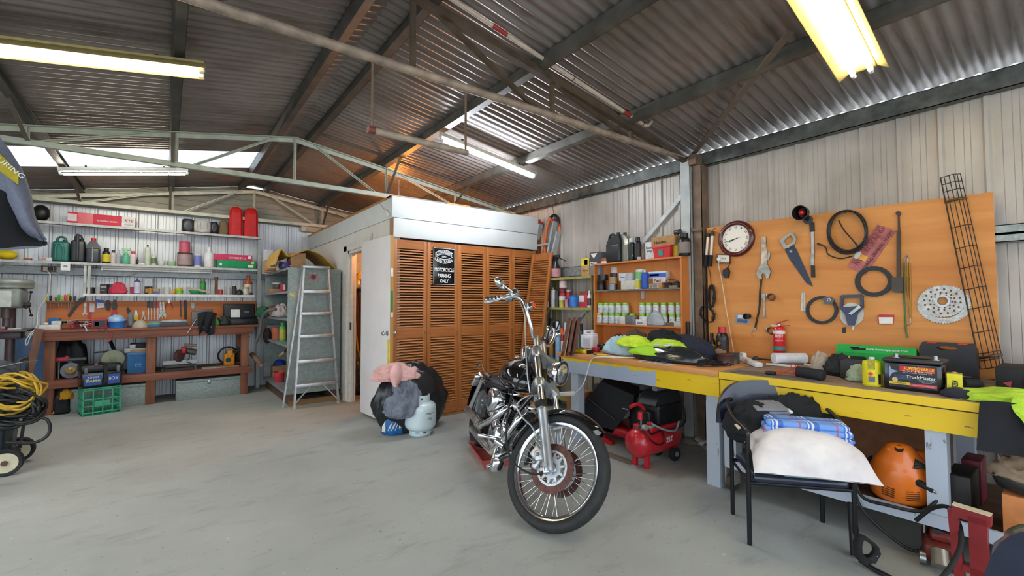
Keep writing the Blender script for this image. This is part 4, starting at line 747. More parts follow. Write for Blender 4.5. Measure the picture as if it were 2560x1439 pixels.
# green milk crate with a battery box on it
a,c=hit(205,1042,z=0),hit(302,1028,z=0); u=(c-a).normalized(); v_=V((-u.y,u.x,0)); W=(c-a).length; H_=.335; D=.32; F=FR(a,u,v_); CR=mt('#3fae86',.4); o=thing('milk_crate','green plastic milk crate standing in front of the bench','crate',a)
b=B(F)
for y in (0,D-.012):
    for x in (0,W*.25,W*.5,W*.75,W-.012): b.box(x,x+.012,y,y+.012,0,H_)
    for z in (0,.03,.11,.19,.3,H_-.014): b.box(0,W,y,y+.012,z,z+.012)
    b.box(W*.3,W*.7,y+.002,y+.01,.1,.17)
for x in (0,W-.012):
    for y in (D*.25,D*.5,D*.75): b.box(x,x+.012,y,y+.012,0,H_)
    for z in (0,.03,.11,.19,.3,H_-.014): b.box(x,x+.012,0,D,z,z+.012)
b.done('crate_walls',CR,o); b=B(F)
for i in range(7): b.box(0,W,D*i/6.2,D*i/6.2+.012,.002,.012); b.box(W*i/6.2,W*i/6.2+.012,0,D,.002,.012)
b.done('crate_floor',CR,o)
o=thing('battery_box','black plastic battery box standing on the green crate','battery box',F@V((W/2,D/2,H_))); h=.19; bw=.01; b=B(F); b.box(-bw,W+.01,.03,D-.02,H_+.001,H_+h,.012).done('box',BLACKG,o); b=B(F); b.box(-bw-.012,W+.022,.02,D-.01,H_+h,H_+h+.085,.02).done('lid',mt('#1c1c1e',.4),o)
for x in (.01,W-.05): B(F).box(x,x+.035,.008,.05,H_+h-.02,H_+h+.06,.01).done('lid_latch',mt('#6a6c70',.3),o)
b=B(F); b=B(F); b.box(W*.52,W*.62,.0,.012,H_+h*.3,H_+h+.09).box(W*.52,W*.62,.0,D-.02,H_+h+.085,H_+h+.095).done('carry_strap',mt('#2a2a2c',.8),o)
b=B(F); b.box(W*.04,W*.48,.025,.0305,H_+.03,H_+h*.78).box(W*.64,W*.96,.025,.0305,H_+.03,H_+h*.78).done('blue_label',mt('#2f55b0',.5),o)
fx=lambda t,x,z,w,hh,m: txt(t,F@V((W*x,.023,H_+h*z)),u,(0,0,1),W*w,h*hh,m,o,bold=.012)
fx('KINGS',.27,.68,.3,.13,WHITE); fx('Batte',.27,.47,.36,.2,mt('#e8e07a',.5)); fx('BOX',.8,.52,.26,.22,WHITE)
b=B(F); b.cyl((W*.3,.035,H_+h+.09),(W*.36,.035,H_+h+.09),.014,n=10).done('red_terminal',mt('#d83a48',.4),o)
# ================= shelving unit, step ladder =================
ps=[hit(716,q_,y=6.655).z for q_ in (668,727,796,862,981)]
o=thing('shelving_unit','galvanised steel shelving unit standing end-on behind the step ladder','shelving',(1.65,7.5,0)); x0,x1,y0,y1=1.305,2.0,6.65,8.4
B().box(x0,x1,y0,y0+.012,ps[4]-.03,ps[0]).done('side_panel',GALVP,o); B().box(x0,x1,y1-.012,y1,ps[4]-.03,ps[0]).done('side_panel',GALVP,o); B().box(x1-.01,x1,y0+.012,y1-.012,ps[4]-.03,ps[0]).done('back_panel',GALVP,o)
for z in ps: B().box(x0+.002,x1-.011,y0+.013,y1-.013,z-.02,z).box(x0-.008,x0+.012,y0+.013,y1-.013,z-.03,z-.001).done('shelf_board',mt('#9aa0a2',.5,.2),o)
TB=wood('#7c5a4a','#4a3028'); 
for x in (x0+.03,x1-.12): B().box(x,x+.09,y0-.02,y1,0,ps[4]-.031).done('base_timber',TB,o)
B().box(x0+.02,x1+.06,y0-.06,y0-.021,0,.07).done('base_timber',wood('#9a7444','#6a4a28'),o)
p=hit(731,737,y=6.648); B(FR(p,(.8,0,-.45),(.45,0,.8))).box(-.04,.04,-.012,.012,0,.001).done('yellow_tape',mt('#d8d83a',.6),o)
p=hit(784,692,y=6.648); b=B()
for k in range(9):
    a=2*PI*k/9; b.sph(p+V((.026*math.cos(a),0,.026*math.sin(a))),(.012,.0015,.012),8,5)
b.sph(p,(.02,.002,.02),10,6).done('red_rosette',mt('#9c3038',.6),o); b=B()
for sx in (-1,1): b.sph(p+V((sx*.05,0,-.022)),(.05,.0012,.014),10,5).sph(p+V((sx*.04,0,.016)),(.03,.0012,.012),10,5)
b.done('scroll_print',mt('#b88a90',.6),o); txt('JIM BEAM',p+V((0,0,.052)),*BW,.13,.025,WHITE,o,bold=.01)
SX=lambda name,label,cat,a,c,t,z,x,d,col,**k: sx_(name,label,cat,a,c,t,z,x,d,col,**k)
def sx_(name,label,cat,a,c,t,zb,x,d,col,b=.002,mat=None,rz=0,**k):
    """carton facing -x"""
    p,w,h=spx(a,c,t,zb,x=x); p.x+=d/2; return carton(name,label,cat,p,w,d,h,col,R(-90)+rz,None,b,mat,**k)+((w,d,h),)
def rowx(zb,x,items):
    out=[]
    for it in items:
        kind,name,label,cat,a,c,t,col,cap,lab=it[:10]; kw=dict(it[10]) if len(it)>10 else {}
        xx=kw.pop('x',x); zz=kw.pop('z',zb); w_=kw.pop('wf',1); p,w,h=spx(a,c,t,zz,x=xx); w=(c-a)/CF*(p.x*math.sin(YAW)+p.y*math.cos(YAW))*1.05; kw.setdefault('dirn',RW); out.append(vessel(kind,name,label,cat,p,h,w/2*w_,col,cap,lab,**kw))
    return out
# on top
zt=ps[0]
for nm,lb,a,c,t,y,d,col in (('box','white carton at the rear corner on the shelving unit top',659,684,624,8.25,.14,'#d4d4da'),('box','plain brown carton in front of the white one on the shelving unit',664,688,650,7.8,.2,'#c99c74'),('box','brown printed carton nearest the front edge of the shelving unit top',666,694,664,7.35,.22,'#bf8c5a'),('box','tall cardboard carton under the curved foam sheet',728,764,632,7.0,.3,'#b88a5e')):
    o,M,s=bx(nm,lb,'box',a,c,t,zt,y,d,col)
    if 'printed' in lb: ftxt(o,M,s,'Everlast',.5,.2,.7,.22,mt('#5a2a1a',.7)); front(o,M,s,.15,.8,.55,.8,PAPER)
row(zt,7.1,[('open','tub','purple tub of clutter on the front edge of the shelving unit','tub',697,730,655,'#4a3a7c',None,'#3f2f70'),('jar','plastic_jar','cream plastic container beside the purple tub','jar',690,702,652,'#e4dcb8','#e4e0d8',None,dict(y=7.3))])
p=hit(714,668,y=7.1); txt('Cadbury',(p.x,7.02,zt+.05),*BW,.11,.03,WHITE,o)
o=thing('foam_sheet','yellow foam sheet arching over the cartons on the shelving unit','foam',(1.75,7.3,zt))
pr=curve([hit(676,664,y=7.25),hit(690,628,y=7.25),hit(702,634,y=7.25),hit(712,643,y=7.25),hit(735,634,y=7.25),hit(760,628,y=7.25),hit(790,640,y=7.25),hit(812,660,y=7.25),hit(826,673,y=7.25)],5)
b=B(); n=len(pr)-1
b.sheet(lambda u,v: pr[int(u*n+.5)]+V((0,-.3+v*.75,.0)),n,2,.016); b.done('sheet',mt('#d0a44e',.8,sc=20),o)
# inside
X=1.34; CY=lambda a,c,x=1.42: min(8.2,hit((a+c)/2,800,x=x).y)
row(ps[1],CY(681,708),[('tub','container','clear container of bits on the second shelf of the unit','container',681,708,706,'#8a8078','#c8ccce',None,dict(cm=mt('#6a6460',.4,sc=50,var=.5)))])
o,M,s=bx('box','red and white carton on the second shelf of the unit','box',706,715,709,ps[1],CY(706,715,1.34),.15,'#c8303a'); front(o,M,s,.2,.8,.2,.9,PAPER)
o,M,s=bx('wooden_tray','flat wooden tray of bits under the clear container','tray',676,706,722,ps[1],CY(676,706,1.38),.2,'#b98a64')
for i,(a,c,t,y,col,lb) in enumerate(((646,672,764,8.0,'#2f6a48','green work gloves on the glove shelf of the unit'),(668,700,762,7.6,'#8a6448','brown leather gloves piled on the glove shelf'),(688,716,768,7.1,'#6fa3b8','pale blue gloves at the front of the glove shelf'),(680,712,780,6.95,'#a98a6a','tan gloves under the pale blue gloves'),(694,715,757,7.3,'#d0c4c0','white and red packets on top of the glove pile'))):
    y=CY(a,c,1.4); p,w,h=spx(a,c,t,ps[2],y=y); o=thing('work_gloves',lb,'gloves',p); heap(B(),p,(max(w/2,.1),.16,h*.72),30+i,.2,2.6).done('gloves',fab(col,None,.9,30),o)
o,M,s=bx('metal_case','grey metal cash case on the fourth shelf of the unit','case',668,706,812,ps[3],CY(668,706,1.5),.2,'#a9aeb4',.004); front(o,M,s,.03,.16,.35,.6,STEEL,'latch')
rowx(ps[3],1.42,[('squat','detergent_bottle','lime green jug on the fourth shelf of the unit','jug',700,715,806,'#7fd06a','#5ab04a','#d8c84a')]); o,M,s=bx('box','orange carton beside the lime jug','box',684,697,818,ps[3],CY(684,697,1.37),.15,'#d8785a')
rowx(ps[4],1.4,[('open','bucket','red plastic bucket on the bottom shelf of the unit','bucket',687,711,930,'#e0404a',None,None),('tin','green_tub','dark green tub on the bottom shelf of the unit','tub',650,682,906,'#1d5f58','#8d9a9c',None,dict(x=1.4,wf=.8))])
o,M,s=bx('box','open brown carton on the bottom shelf behind the bucket','box',682,716,914,ps[4],CY(682,716,1.5),.25,'#b98a62'); ftxt(o,M,s,'WINNER',.12,.5,.5,.12,mt('#6a2a1a',.7)); heap(B(),(o.location[0]+.02,o.location[1],ps[4]+s[2]),(.08,.08,.07),41).done('blue_cloth',fab('#2a50c8'),o)
a,c=hit(664,892,y=7.6),hit(716,868,y=6.9); o=thing('wooden_plane','cream and maroon wooden tool lying across the bottom shelf of the unit','tool',a); a.x=max(a.x,1.4);c.x=max(c.x,1.4); B().bar(a,a.lerp(c,.5),.05,.03,b=.008).done('cream_body',mt('#d8c898',.5),o); B().bar(a.lerp(c,.5),c,.045,.03,b=.008).done('maroon_body',mt('#4a1c22',.5),o)
o=thing('grey_hose','grey vacuum hose hanging down beside the right end of the bench','hose',hit(660,800,y=7.7)); B().tube(curve([hit(690,772,y=7.2)+V((.0,0,0)),hit(668,778,y=7.3),hit(655,796,y=7.5),hit(650,830,y=7.6),hit(640,856,y=7.7)]),.022,10).done('hose',mt('#6d6a68',.6),o)
p=V((1.3,8.1,.86)); o=thing('tool_bag','dark brown tool bag hanging at the bench end','tool bag',p); B().sph(p,(.06,.06,.13)).done('bag',mt('#4a2f28',.7,sc=40,var=.5),o)
# step ladder
o=thing('step_ladder','aluminium step ladder leaning folded against the shelving unit','ladder',(1.64,6.4,0)); yb,yt=6.40,6.52
Pl=lambda px,py,t: hit(px,py,y=yb+(yt-yb)*t)
fl,fr,tl,tr=Pl(735,1018,0),Pl(845,1003,0),Pl(760,668,1),Pl(820,668,1); fl.z=fr.z=0
for a,c in ((fl,tl),(fr,tr)): B().bar(a,c,.045,.022,up=(1,0,0)).done('rail',ALU,o); B().bar(a+V((0,0,.001)),a+(c-a)*.012,.05,.03,up=(1,0,0)).done('foot',mt('#c8b48a',.6),o)
for py in (727,782,838,899,957):
    t=(1012-py)/(1012-668); a,c=fl.lerp(tl,t),fr.lerp(tr,t); c.z=a.z; B().box(a.x,c.x,a.y-.035,a.y+.06,a.z-.03,a.z+.012,.003).done('step',ALU,o)
B().box(tl.x-.02,tr.x+.02,tl.y-.05,tl.y+.08,tl.z-.01,tl.z+.025,.004).done('top_cap',ALU,o)
a,c=fl.lerp(tl,.165),fr.lerp(tr,.165)
B().bar(fl.lerp(tl,.03),a.lerp(c,.42),.022,.012).bar(fr.lerp(tr,.03),a.lerp(c,.6),.022,.012).done('brace',ALU,o)
rl,rr=V((fl.x-.1,6.57,0)),V((fr.x+.06,6.57,0))
for a,c in ((rl,tl+V((.0,.06,-.02))),(rr,tr+V((0,.06,-.02)))): B().bar(a,c,.028,.018,up=(1,0,0)).done('rear_leg',ALU,o)
a,c=rl.lerp(tl,.5),rr.lerp(tr,.62); B().bar(rl.lerp(tl,.5),rr.lerp(tr,.64),.012,.004).bar(rl.lerp(tl,.64),rr.lerp(tr,.5),.012,.004).done('cross_brace',STEEL,o)
# ================= pile by the doors =================
gc=V((2.14,4.36,0)); o=thing('gas_cylinder','pale blue-grey gas cylinder standing before the louvred doors','gas cylinder',gc); GM=mt('#cfdfe2',.3,coat=.4,var=.03)
B().lathe([(.115,0),(.118,.004),(.118,.05),(.112,.05),(.112,.004),(.115,0)],gc,32).done('foot_ring',GM,o); B().lathe([(.06,.035),(.12,.045),(.155,.08),(.163,.11),(.163,.272),(.157,.298),(.14,.32),(.1,.336),(.05,.342),(0,.343)],gc,36).done('tank',GM,o)
b=B(); pr=[]
for k in range(25):
    a=R(185+k*7.2); pr.append((a,.095))
O=[(math.cos(a)*.098,math.sin(a)*.098) for a,_ in pr]; I=[(math.cos(a)*.088,math.sin(a)*.088) for a,_ in pr]
b.prism([(gc.x+x,gc.y+y,.33) for x,y in O+I[::-1]],(0,0,.075)); b.done('collar',GM,o)
b=B(); b.lathe([(.1,.33),(.1,.40),(.092,.40),(.092,.33),(.1,.33)],gc,28); b.done('collar_guard',GM,o); B().cyl(gc+V((0,0,.34)),gc+V((0,0,.39)),.022,n=14).cyl(gc+V((0,0,.37)),gc+V((.05,-.05,.375)),.014,n=10).done('valve',mt('#b89a4a',.3,.9),o)
vd=(V((0,0,0))-gc).normalized(); vd.z=0; vd.normalize(); uu=V((-vd.y,vd.x,0)); ry=math.radians(38); 
def onc(ang,z,r=.1645): a=math.atan2(vd.y,vd.x)+ang; return gc+V((math.cos(a)*r,math.sin(a)*r,z)),V((-math.sin(a),math.cos(a),0))
for i,(z,w,h) in enumerate(((.235,.09,.009),(.223,.03,.008),(.19,.055,.006),(.18,.055,.006),(.17,.055,.006))): p,u=onc(.62,z); txt(('FLAMMABLE LIQUID GAS','LP GAS','cylinder stores','keep upright','ventilated area')[i],p,u,(0,0,1),w,h,mt('#26282c',.6),o)
b=B(); 
for k in (-.25,.35):
    p,u=onc(k,.036,.119); b.bar(p-u*.02,p+u*.02,.004,.008)
b.done('foot_slots',BLACK,o); p,u=onc(.15,.372,.1005); B().sph(p,(.009,.009,.009)).done('collar_bolt',BLACK,o)
bc=V((1.93,4.55,0)); o=thing('pet_food_bag','blue printed bag standing left of the gas cylinder','bag',bc)
def bagf(p): 
    s=max(abs(p.x),abs(p.y)); return V((p.x*(1+.06*noise.noise(p*4)),p.y*(1+.06*noise.noise(p*4+V((3,1,2)))),p.z))
B().lathe([(.1,0),(.13,.015),(.135,.08),(.13,.2),(.11,.27),(.06,.29)],bc,24).done('body',mt('#2476c0',.3,sc=9,var=.35),o)
vd=V((-bc.x,-bc.y,0)).normalized()
def onb(ang,z,r=.137): a=math.atan2(vd.y,vd.x)+ang; return bc+V((math.cos(a)*r,math.sin(a)*r,z)),V((-math.sin(a),math.cos(a),0))
b=B()
for k in range(5):
    p,u=onb(-.35+k*.13,.09+.02*(k%2)); b.bar(p-u*.012-V((0,0,.03)),p+u*.014+V((0,0,.03)),.006,.006)
b.done('white_stripes',WHITE,o)
for ang,z,w,h,m in ((-.85,.1,.05,.12,WHITE),(.42,.13,.05,.09,mt('#16244a',.5)),(.75,.15,.035,.03,mt('#d8d23a',.5)),(.55,.09,.05,.03,WHITE)):
    p,u=onb(ang,z,.133); B(FR(p,u,(0,0,1))).box(-w/2,w/2,-h/2,h/2,0,.005,.001).done('printed_label',m,o)
BAGM=(lambda q:(q.base(q.ramp(q.noise(q.coord(),6,3),[(.3,'#15171a'),(.7,'#24282a')]),.3)))(NT('black_vinyl'))
def dome(name,label,cat,c,r,mat,seed,**k):
    o=thing(name,label,cat,c); heap(B(),c,r,seed,**k).done(name.split('_')[-1] if '_' in name else name,mat,o,150); return o
p,w,h=spx(920,1110,918,0,y=4.62); dome('black_vinyl_cover','big black vinyl cover heaped before the louvred doors','cover',V((p.x+.01,4.56,0)),(w/2*1.0,.22,h*.97),BAGM,51,a=.11,f=1.8,n=72,m=44,flat=.02,tap=.4)
p,w,h=spx(934,1054,892,.55,y=4.5); dome('pink_blanket','pale pink blanket lying on the black vinyl cover','blanket',V((p.x,4.55,.56)),(w/2*.92,.18,.14),fab('#e8bab4','#c89088'),52,a=.13,f=2.6,n=64,m=40,flat=.1)
pp=p; b=B().sheet(lambda u,v: hit(992-v*4+(u-.5)*(28*math.sin(PI*(.14+.84*v))),912+v*54,y=4.32-.03*math.sin(u*3.1)-.02*math.sin(v*3)),10,14,.012); b.done('hanging_corner',fab('#e8bab4','#d09a94'),bpy.data.objects['pink_blanket'])
dome('grey_shirt','crumpled grey shirt over the blue bag and cylinder','shirt',V((1.965,4.4,.2)),(.17,.15,.26),fab('#858b98','#5c616d'),53,a=.2,f=1.9,n=72,m=40,flat=.3)
# ================= left edge: drill press, welder, cover =================
DX,DY=-1.52,8.15; o=thing('drill_press','old grey pedestal drill press at the far left beside the bench','drill press',(DX,DY,0)); DG=mt('#8a8f8a',.4,.3); DB=mt('#6a5a5c',.45,.4)
B().box(DX-.16,DX+.16,DY-.2,DY+.2,0,.06,.01).done('base',DG,o); B().cyl((DX,DY+.1,.06),(DX,DY+.1,1.45),.045,n=18).done('column',DB,o)
z0=hit(40,822,y=8.1).z; B().box(DX-.17,DX+.2,DY-.25,DY+.15,z0-.03,z0,.006).box(DX-.1,DX+.12,DY-.05,DY+.15,z0-.12,z0-.03,.01).done('table',DB,o)
zh=hit(40,770,y=8.1).z; b=B().box(DX-.13,DX+.14,DY-.22,DY+.15,zh,zh+.24,.03); b.done('head',DG,o)
B().lathe([(.2,0),(.22,.01),(.22,.05),(.225,.055),(.225,.09),(.2,.115),(.1,.125),(0,.126)],(DX-.01,DY,zh+.24),28).done('belt_cover',mt('#a2a69c',.4,.3),o); B().cyl((DX,DY-.1,zh),(DX,DY-.1,zh-.12),.05,n=16).cyl((DX,DY-.1,zh-.12),(DX,DY-.1,zh-.22),.035,n=14).done('quill',DB,o)
B().box(DX-.06,DX+.06,DY-.235,DY-.221,zh+.02,zh+.21).done('dial_plate',mt('#d8dad0',.4),o); h0=V((DX+.16,DY-.1,zh+.04)); b=B().cyl((DX+.13,DY-.1,zh+.04),(DX+.2,DY-.1,zh+.04),.03,n=12)
for a in (70,190,310): e=h0+V((.03,math.cos(R(a))*.17,math.sin(R(a))*.17)); b.cyl(h0+V((.02,0,0)),e,.007,n=8).sph(e,.017,10,6)
b.done('feed_handle',IRON,o)
for i,(dx,col) in enumerate(((-.05,'#c03a4a'),(.08,'#d8d4d0'))):
    o,M=carton('bits_tray','red tray of bits on the drill press table' if i==0 else 'white tray of bits on the drill press table','tray',(DX+dx,DY-.12,z0),.11,.1,.012,col)
o=thing('timber_plank','brown timber plank leaning on the left end of the bench','plank',(-1.25,7.6,0)); B().bar(hit(64,965,y=7.55),hit(98,822,y=7.84),.075,.022,up=(.3,-1,0)).done('plank',wood('#7a4a30','#42241a',.5,2),o); 
o=thing('painted_sheet','blue painted sheet leaning under the left end of the bench','panel',(-1.35,8.3,0)); b=B(); b.bar((-1.45,8.25,.02),(-1.33,8.5,.95),.03,.5,up=(1,-.4,0)); b.done('sheet',mt('#5f83b0',.4),o)
wx,wy=-1.08,5.5
o=thing('welder_trolley','dark welder on a wheeled trolley at the left edge of the photo','welder',(wx,wy,0)); 
for y,px in ((5.33,20),(5.74,55)):
    c=V((-.985,y,.105)); b=B(); b.lathe([(.03,-.02),(.075,-.02),(.082,-.028),(.1,-.03),(.105,-.02),(.105,.02),(.1,.03),(.082,.028),(.075,.02),(.03,.02)],c,28,MX.Rotation(R(90),4,'X')); b.done('tyre',RUB,o)
    B().lathe([(.0,-.023),(.02,-.026),(.04,-.021),(.078,-.023),(.078,.023),(.0,.023)],c,28,MX.Rotation(R(90),4,'X')).done('wheel',mt('#c8bfa0',.5),o); B().cyl(c+V((0,-.034,0)),c+V((0,-.02,0)),.02,n=12).done('hub',mt('#5a3a2a',.5),o)
B().cyl((-.985,5.3,.105),(-.985,5.78,.105),.012,n=10).done('axle',STEEL,o)
b=B().box(-1.5,-1.0,5.36,5.68,.14,.72,.02).box(-1.5,-.96,5.4,5.64,.12,.16); b.done('body',mt('#1f3338',.5,.2,sc=6,var=.4),o); B().bar((-.96,5.4,.14),(-.93,5.38,.5),.02,.02).bar((-.96,5.64,.14),(-.93,5.66,.5),.02,.02).bar((-.94,5.38,.9),(-.94,5.66,.9),.02,.02).bar((-.93,5.38,.5),(-.94,5.38,.9),.02,.02).bar((-.93,5.66,.5),(-.94,5.66,.9),.02,.02).done('frame',IRON,o)
B().bar((-1.02,5.4,.86),(-.86,5.3,.9),.13,.006).done('top_bracket',mt('#7a807c',.5,.4),o)
o2=thing('grey_cloth','dark grey cloth laid over the welder','cloth',(-1.2,5.5,.73)); heap(B(),(-1.22,5.5,.725),(.26,.2,.17),61,.15,2,flat=.1).done('cloth',fab('#5b5c66'),o2)
for nm,lb,col,zc,rr,nn,rad in (('yellow_lead','coil of yellow lead hooked on the welder','#c9a02a',.66,(.17,.12),12,.0085),('black_cables','thick bunch of black welding cables hanging on the welder','#16181a',.52,(.19,.115),10,.012)):
    o=thing(nm,lb,'cable',(-.95,5.45,zc)); r=random.Random(5 if nm[0]=='y' else 8); b=B()
    for k in range(nn):
        cx,cz=-.98+r.uniform(-.04,.04),zc+r.uniform(-.03,.03); ph=r.uniform(0,6); a_,c_=rr[0]*r.uniform(.75,1.1),rr[1]*r.uniform(.6,1.15)
        b.tube([V((cx+a_*math.cos(t),5.34-.03*r.random()+.06*math.sin(t*2+ph),cz+c_*math.sin(t)+.02*math.sin(3*t+ph))) for t in [2*PI*i/28 for i in range(28)]],rad,7,True)
    b.done('coil',mt(col,.5),o)
o=thing('black_lead','single black lead looping below the welding cables','cable',(-.8,5.3,.35)); B().tube(curve([(-.9,5.32,.45),(-.76,5.3,.42),(-.74,5.3,.3),(-.82,5.3,.24),(-.98,5.3,.27)]),.012,8).done('lead',BLACK,o)
# hanging grey cover at the left edge
YC=2.45; cp=lambda px,py,y=YC: hit(px,py,y=y)
o=thing('canvas_cover','big grey canvas cover with a yellow strip and black underside at the left edge','cover',(-.75,2.8,0))
prof=[(-330,250),(-60,295),(0,345),(30,385),(52,422),(70,475),(80,530),(98,575),(112,603)]
b=B(); n=len(prof)-1; pf=curve([cp(x,y) for x,y in prof],4); n=len(pf)-1
b.sheet(lambda u,v: pf[int(u*n+.5)]+V((-.35*v*v-.03*math.sin(v*PI)*0,.75*v,.03*math.sin(u*9)*v)),n,10,.01)
fr_=[cp(x,y) for x,y in ((112,603),(60,578),(36,540),(18,500),(0,472),(-330,430))]
lo=curve([cp(x,y) for x,y in ((112,603),(100,598),(75,590),(52,568),(38,538),(20,502),(0,472),(-150,440),(-330,430))],4)
b2=B(); n2=32
up_=[pf[int((1-i/n2)*n+.5)] for i in range(n2+1)]; lw=[lo[int(i/n2*(len(lo)-1)+.5)] for i in range(n2+1)]
b.sheet(lambda u,v: up_[int(u*n2+.5)].lerp(lw[int(u*n2+.5)],v)-V((0,.025*math.sin(v*PI),0)),n2,8,.012); b.done('canvas',fab('#6f7280','#5a5d69',.85,90),o,60)
bt_=curve([cp(x,y) for x,y in ((112,606),(108,614),(60,617),(0,623),(-150,632),(-330,640))],7); n3=len(bt_)-1; l2=[lo[int(i/n3*(len(lo)-1)+.5)] for i in range(n3+1)]
B().sheet(lambda u,v: (l2[int(u*n3+.5)].lerp(bt_[int(u*n3+.5)],v)+V((0,.004-.05*math.sin(v*PI*.5),0))),n3,8,.014).done('black_hem',fab('#131316','#0c0c0e'),o,60)
B().prism([cp(x,y,YC-.03) for x,y in ((-40,352),(0,384),(45,428),(46,462),(0,428),(-40,398))],(0,.01,0)).done('yellow_strip',fab('#b8a428','#96841e'),o); txt('TOURING',cp(12,408,YC-.034),(.75,0,-.66),(.66,0,.75),.13,.016,WHITE,o)
B().box(-1.35,-1.28,2.75,2.82,0,1.7).box(-1.5,-.75,2.6,3.0,1.62,1.7).done('stand',IRON,o)
# ================= loose things between the store and the bookcase =================
M=MX.Translation((3.72,4.775,0.005))@MX.Rotation(R(-90),4,'Z')@MX.Rotation(R(-9),4,'X'); o=louvre(M,.41,2.05,9,'louvred_panel',False); tag(o,'loose louvred cedar panel leaning between the store doors and the yellow shelves','panel')
o=thing('extension_ladder','aluminium extension ladder with red end caps leaning on the wall beside the store','ladder',(4.15,4.6,0))
def XL(px,py): return hit(px,py,x=4.22)
for a,c,m in (((1352,560),(1340,640),1),((1388,553),(1379,640),1),((1396,580),(1388,640),1)):
    p=XL(*a); q_=XL(*c); d=(q_-p).normalized(); e=p+d*(p.z/-d.z); e.x-=.3; B().bar(e,p,.03,.07,up=(1,0,0)).done('rail',ALU,o)
    if a[0]!=1396: B().bar(p,p+V((0,0,.03)),.035,.075,up=(1,0,0)).done('end_cap',mt('#a82a24',.5),o)
for py in (615,650,690): B().bar(XL(1344,py)-V((.04,0,0)),XL(1382,py-6)-V((.04,0,0)),.03,.03).done('rung',ALU,o)
o=thing('orange_hose','orange and black hose looped over the wall beside the ladder','hose',XL(1380,560)); 
B().tube(curve([XL(1363,640),XL(1363,600),XL(1370,560),XL(1378,543)]),.022,10).tube(curve([XL(1398,578),XL(1399,565),XL(1396,553)]),.018,10).done('orange_hose',mt('#d8682a',.5),o); B().tube(curve([XL(1376,544),XL(1385,538),XL(1394,544),XL(1399,566)]),.02,10).tube(curve([XL(1385,538),XL(1381,512)]),.004,6).done('black_hose',BLACK,o)
YS_=mt('#a8a05a',.5,.1,sc=18); xs0,xs1=4.02,4.26; ya=hit(1478,692,x=xs0).y; yb_=hit(1358,695,x=xs0).y; zs=[hit(1365,696,x=xs0).z,hit(1365,768,x=xs0).z,.62,.15]
o=thing('yellow_shelving','small yellow steel angle shelving unit beside the bookcase','shelving',((xs0+xs1)/2,(ya+yb_)/2,0))
for x in (xs0,xs1-.03):
    for y in (ya,yb_-.03): B().box(x,x+.03,y,y+.004 if y==ya else y+.03,0,zs[0]+.002).done('post',YS_,o)
for z in zs: B().box(xs0+.001,xs1-.002,ya+.005,yb_-.004,z-.006,z).box(xs0-.004,xs0+.001,ya+.001,yb_-.001,z-.028,z+.001).done('shelf_board',YS_,o)
B().bar((xs0-.002,yb_-.01,zs[1]-.16),(xs0-.002,yb_-.12,zs[1]-.02),.022,.004).bar((xs0-.002,ya+.01,zs[1]-.16),(xs0-.002,ya+.12,zs[1]-.02),.022,.004).done('gusset',YS_,o)
X=4.1; BTR_=.857
rowx(zs[0],X,[('trigger','spray_bottle','white and green trigger bottle on the top yellow shelf','bottle',1363,1380,642,'#e4e6e0','#e8e8e4','#8fb04a'),('trigger','spray_bottle','black trigger bottle with a pink label on the top yellow shelf','bottle',1379,1401,636,'#1a1a1c','#1a1a1c','#c8888e',dict(x=4.07))])
o,M,s=sx_('box','half yellow half brown carton on the top yellow shelf','box',1453,1473,645,zs[0],4.06,.12,'#c49a62'); front(o,M,s,.02,.98,.58,.98,mt('#e8d23a',.6)); front(o,M,s,.4,.8,.62,.9,mt('#d8443a',.6),'red_print'); ftxt(o,M,s,'Tidy box',.5,.3,.7,.14,mt('#6a4a2a',.7))
o,M,s=sx_('box','dark grey carton marked steel beside the bookcase','box',1474,1498,630,zs[0],4.05,.14,'#8a8688'); front(o,M,s,.0,1.,.5,1,mt('#4a484c',.6)); ftxt(o,M,s,'STEEL',.45,.5,.8,.16,WHITE,bold=.02); B(M).prism([(-s[0]*.4,-s[1]/2-.002,s[2]*.95),(s[0]*.3,-s[1]/2-.002,s[2]*.95),(-s[0]*.05,-s[1]/2-.002,s[2]*.72)],(0,.001,0)).done('white_arrow',WHITE,o)
o=thing('black_rod','black bent rod lying over the black trigger bottle','rod',XL(1420,650)); B().tube(curve([XL(1398,640)-V((.12,0,0)),XL(1412,645)-V((.12,0,0)),XL(1430,653)-V((.12,0,0))]),.006,6).cyl(XL(1400,640)-V((.13,0,0)),V((XL(1400,640).x-.13,XL(1400,640).y,zs[0])),.006,n=6).done('rod',BLACK,o)
rowx(zs[1],X,[('can','white_can','white spray can with red marks on the middle yellow shelf','can',1376,1389,718,'#e2dcdc','#b8b4b4',None),('jar','jar','red lidded red jar on the middle yellow shelf','jar',1398,1415,722,'#b02a34','#7c1c24','#d8d0cc'),('tin','tin','red and black tin behind the white spray can','tin',1389,1398,728,'#2a3a32','#b8b0a8',None),('tin','tin','blue and white tin at the front of the middle yellow shelf','tin',1424,1445,738,'#2a6cc0','#a8b0b8','#2f78cc',dict(x=4.06)),('tin','tin','tiny yellow tin on the middle yellow shelf','tin',1398,1411,750,'#c8b83a','#8a7a3a',None,dict(x=4.05)),('tin','tin','tiny pink tin between the yellow and blue tins','tin',1412,1422,748,'#c88a9a','#d84a3a',None,dict(x=4.05)),('bottle','white_bottle','white dropper bottle at the right end of the middle yellow shelf','bottle',1468,1480,726,'#e6e2e0','#e8e8e4','#5a3a4a',dict(x=4.06)),('tin','tin','white and red tin behind the tiny pink tin','tin',1414,1427,724,'#d8d4d0','#b89a9a','#c83a44',dict(x=4.17)),('bottle','white_bottle','small white bottle at the left end of the middle yellow shelf','bottle',1364,1372,746,'#d8ccc4','#e0d8d0',None,dict(x=4.06))])
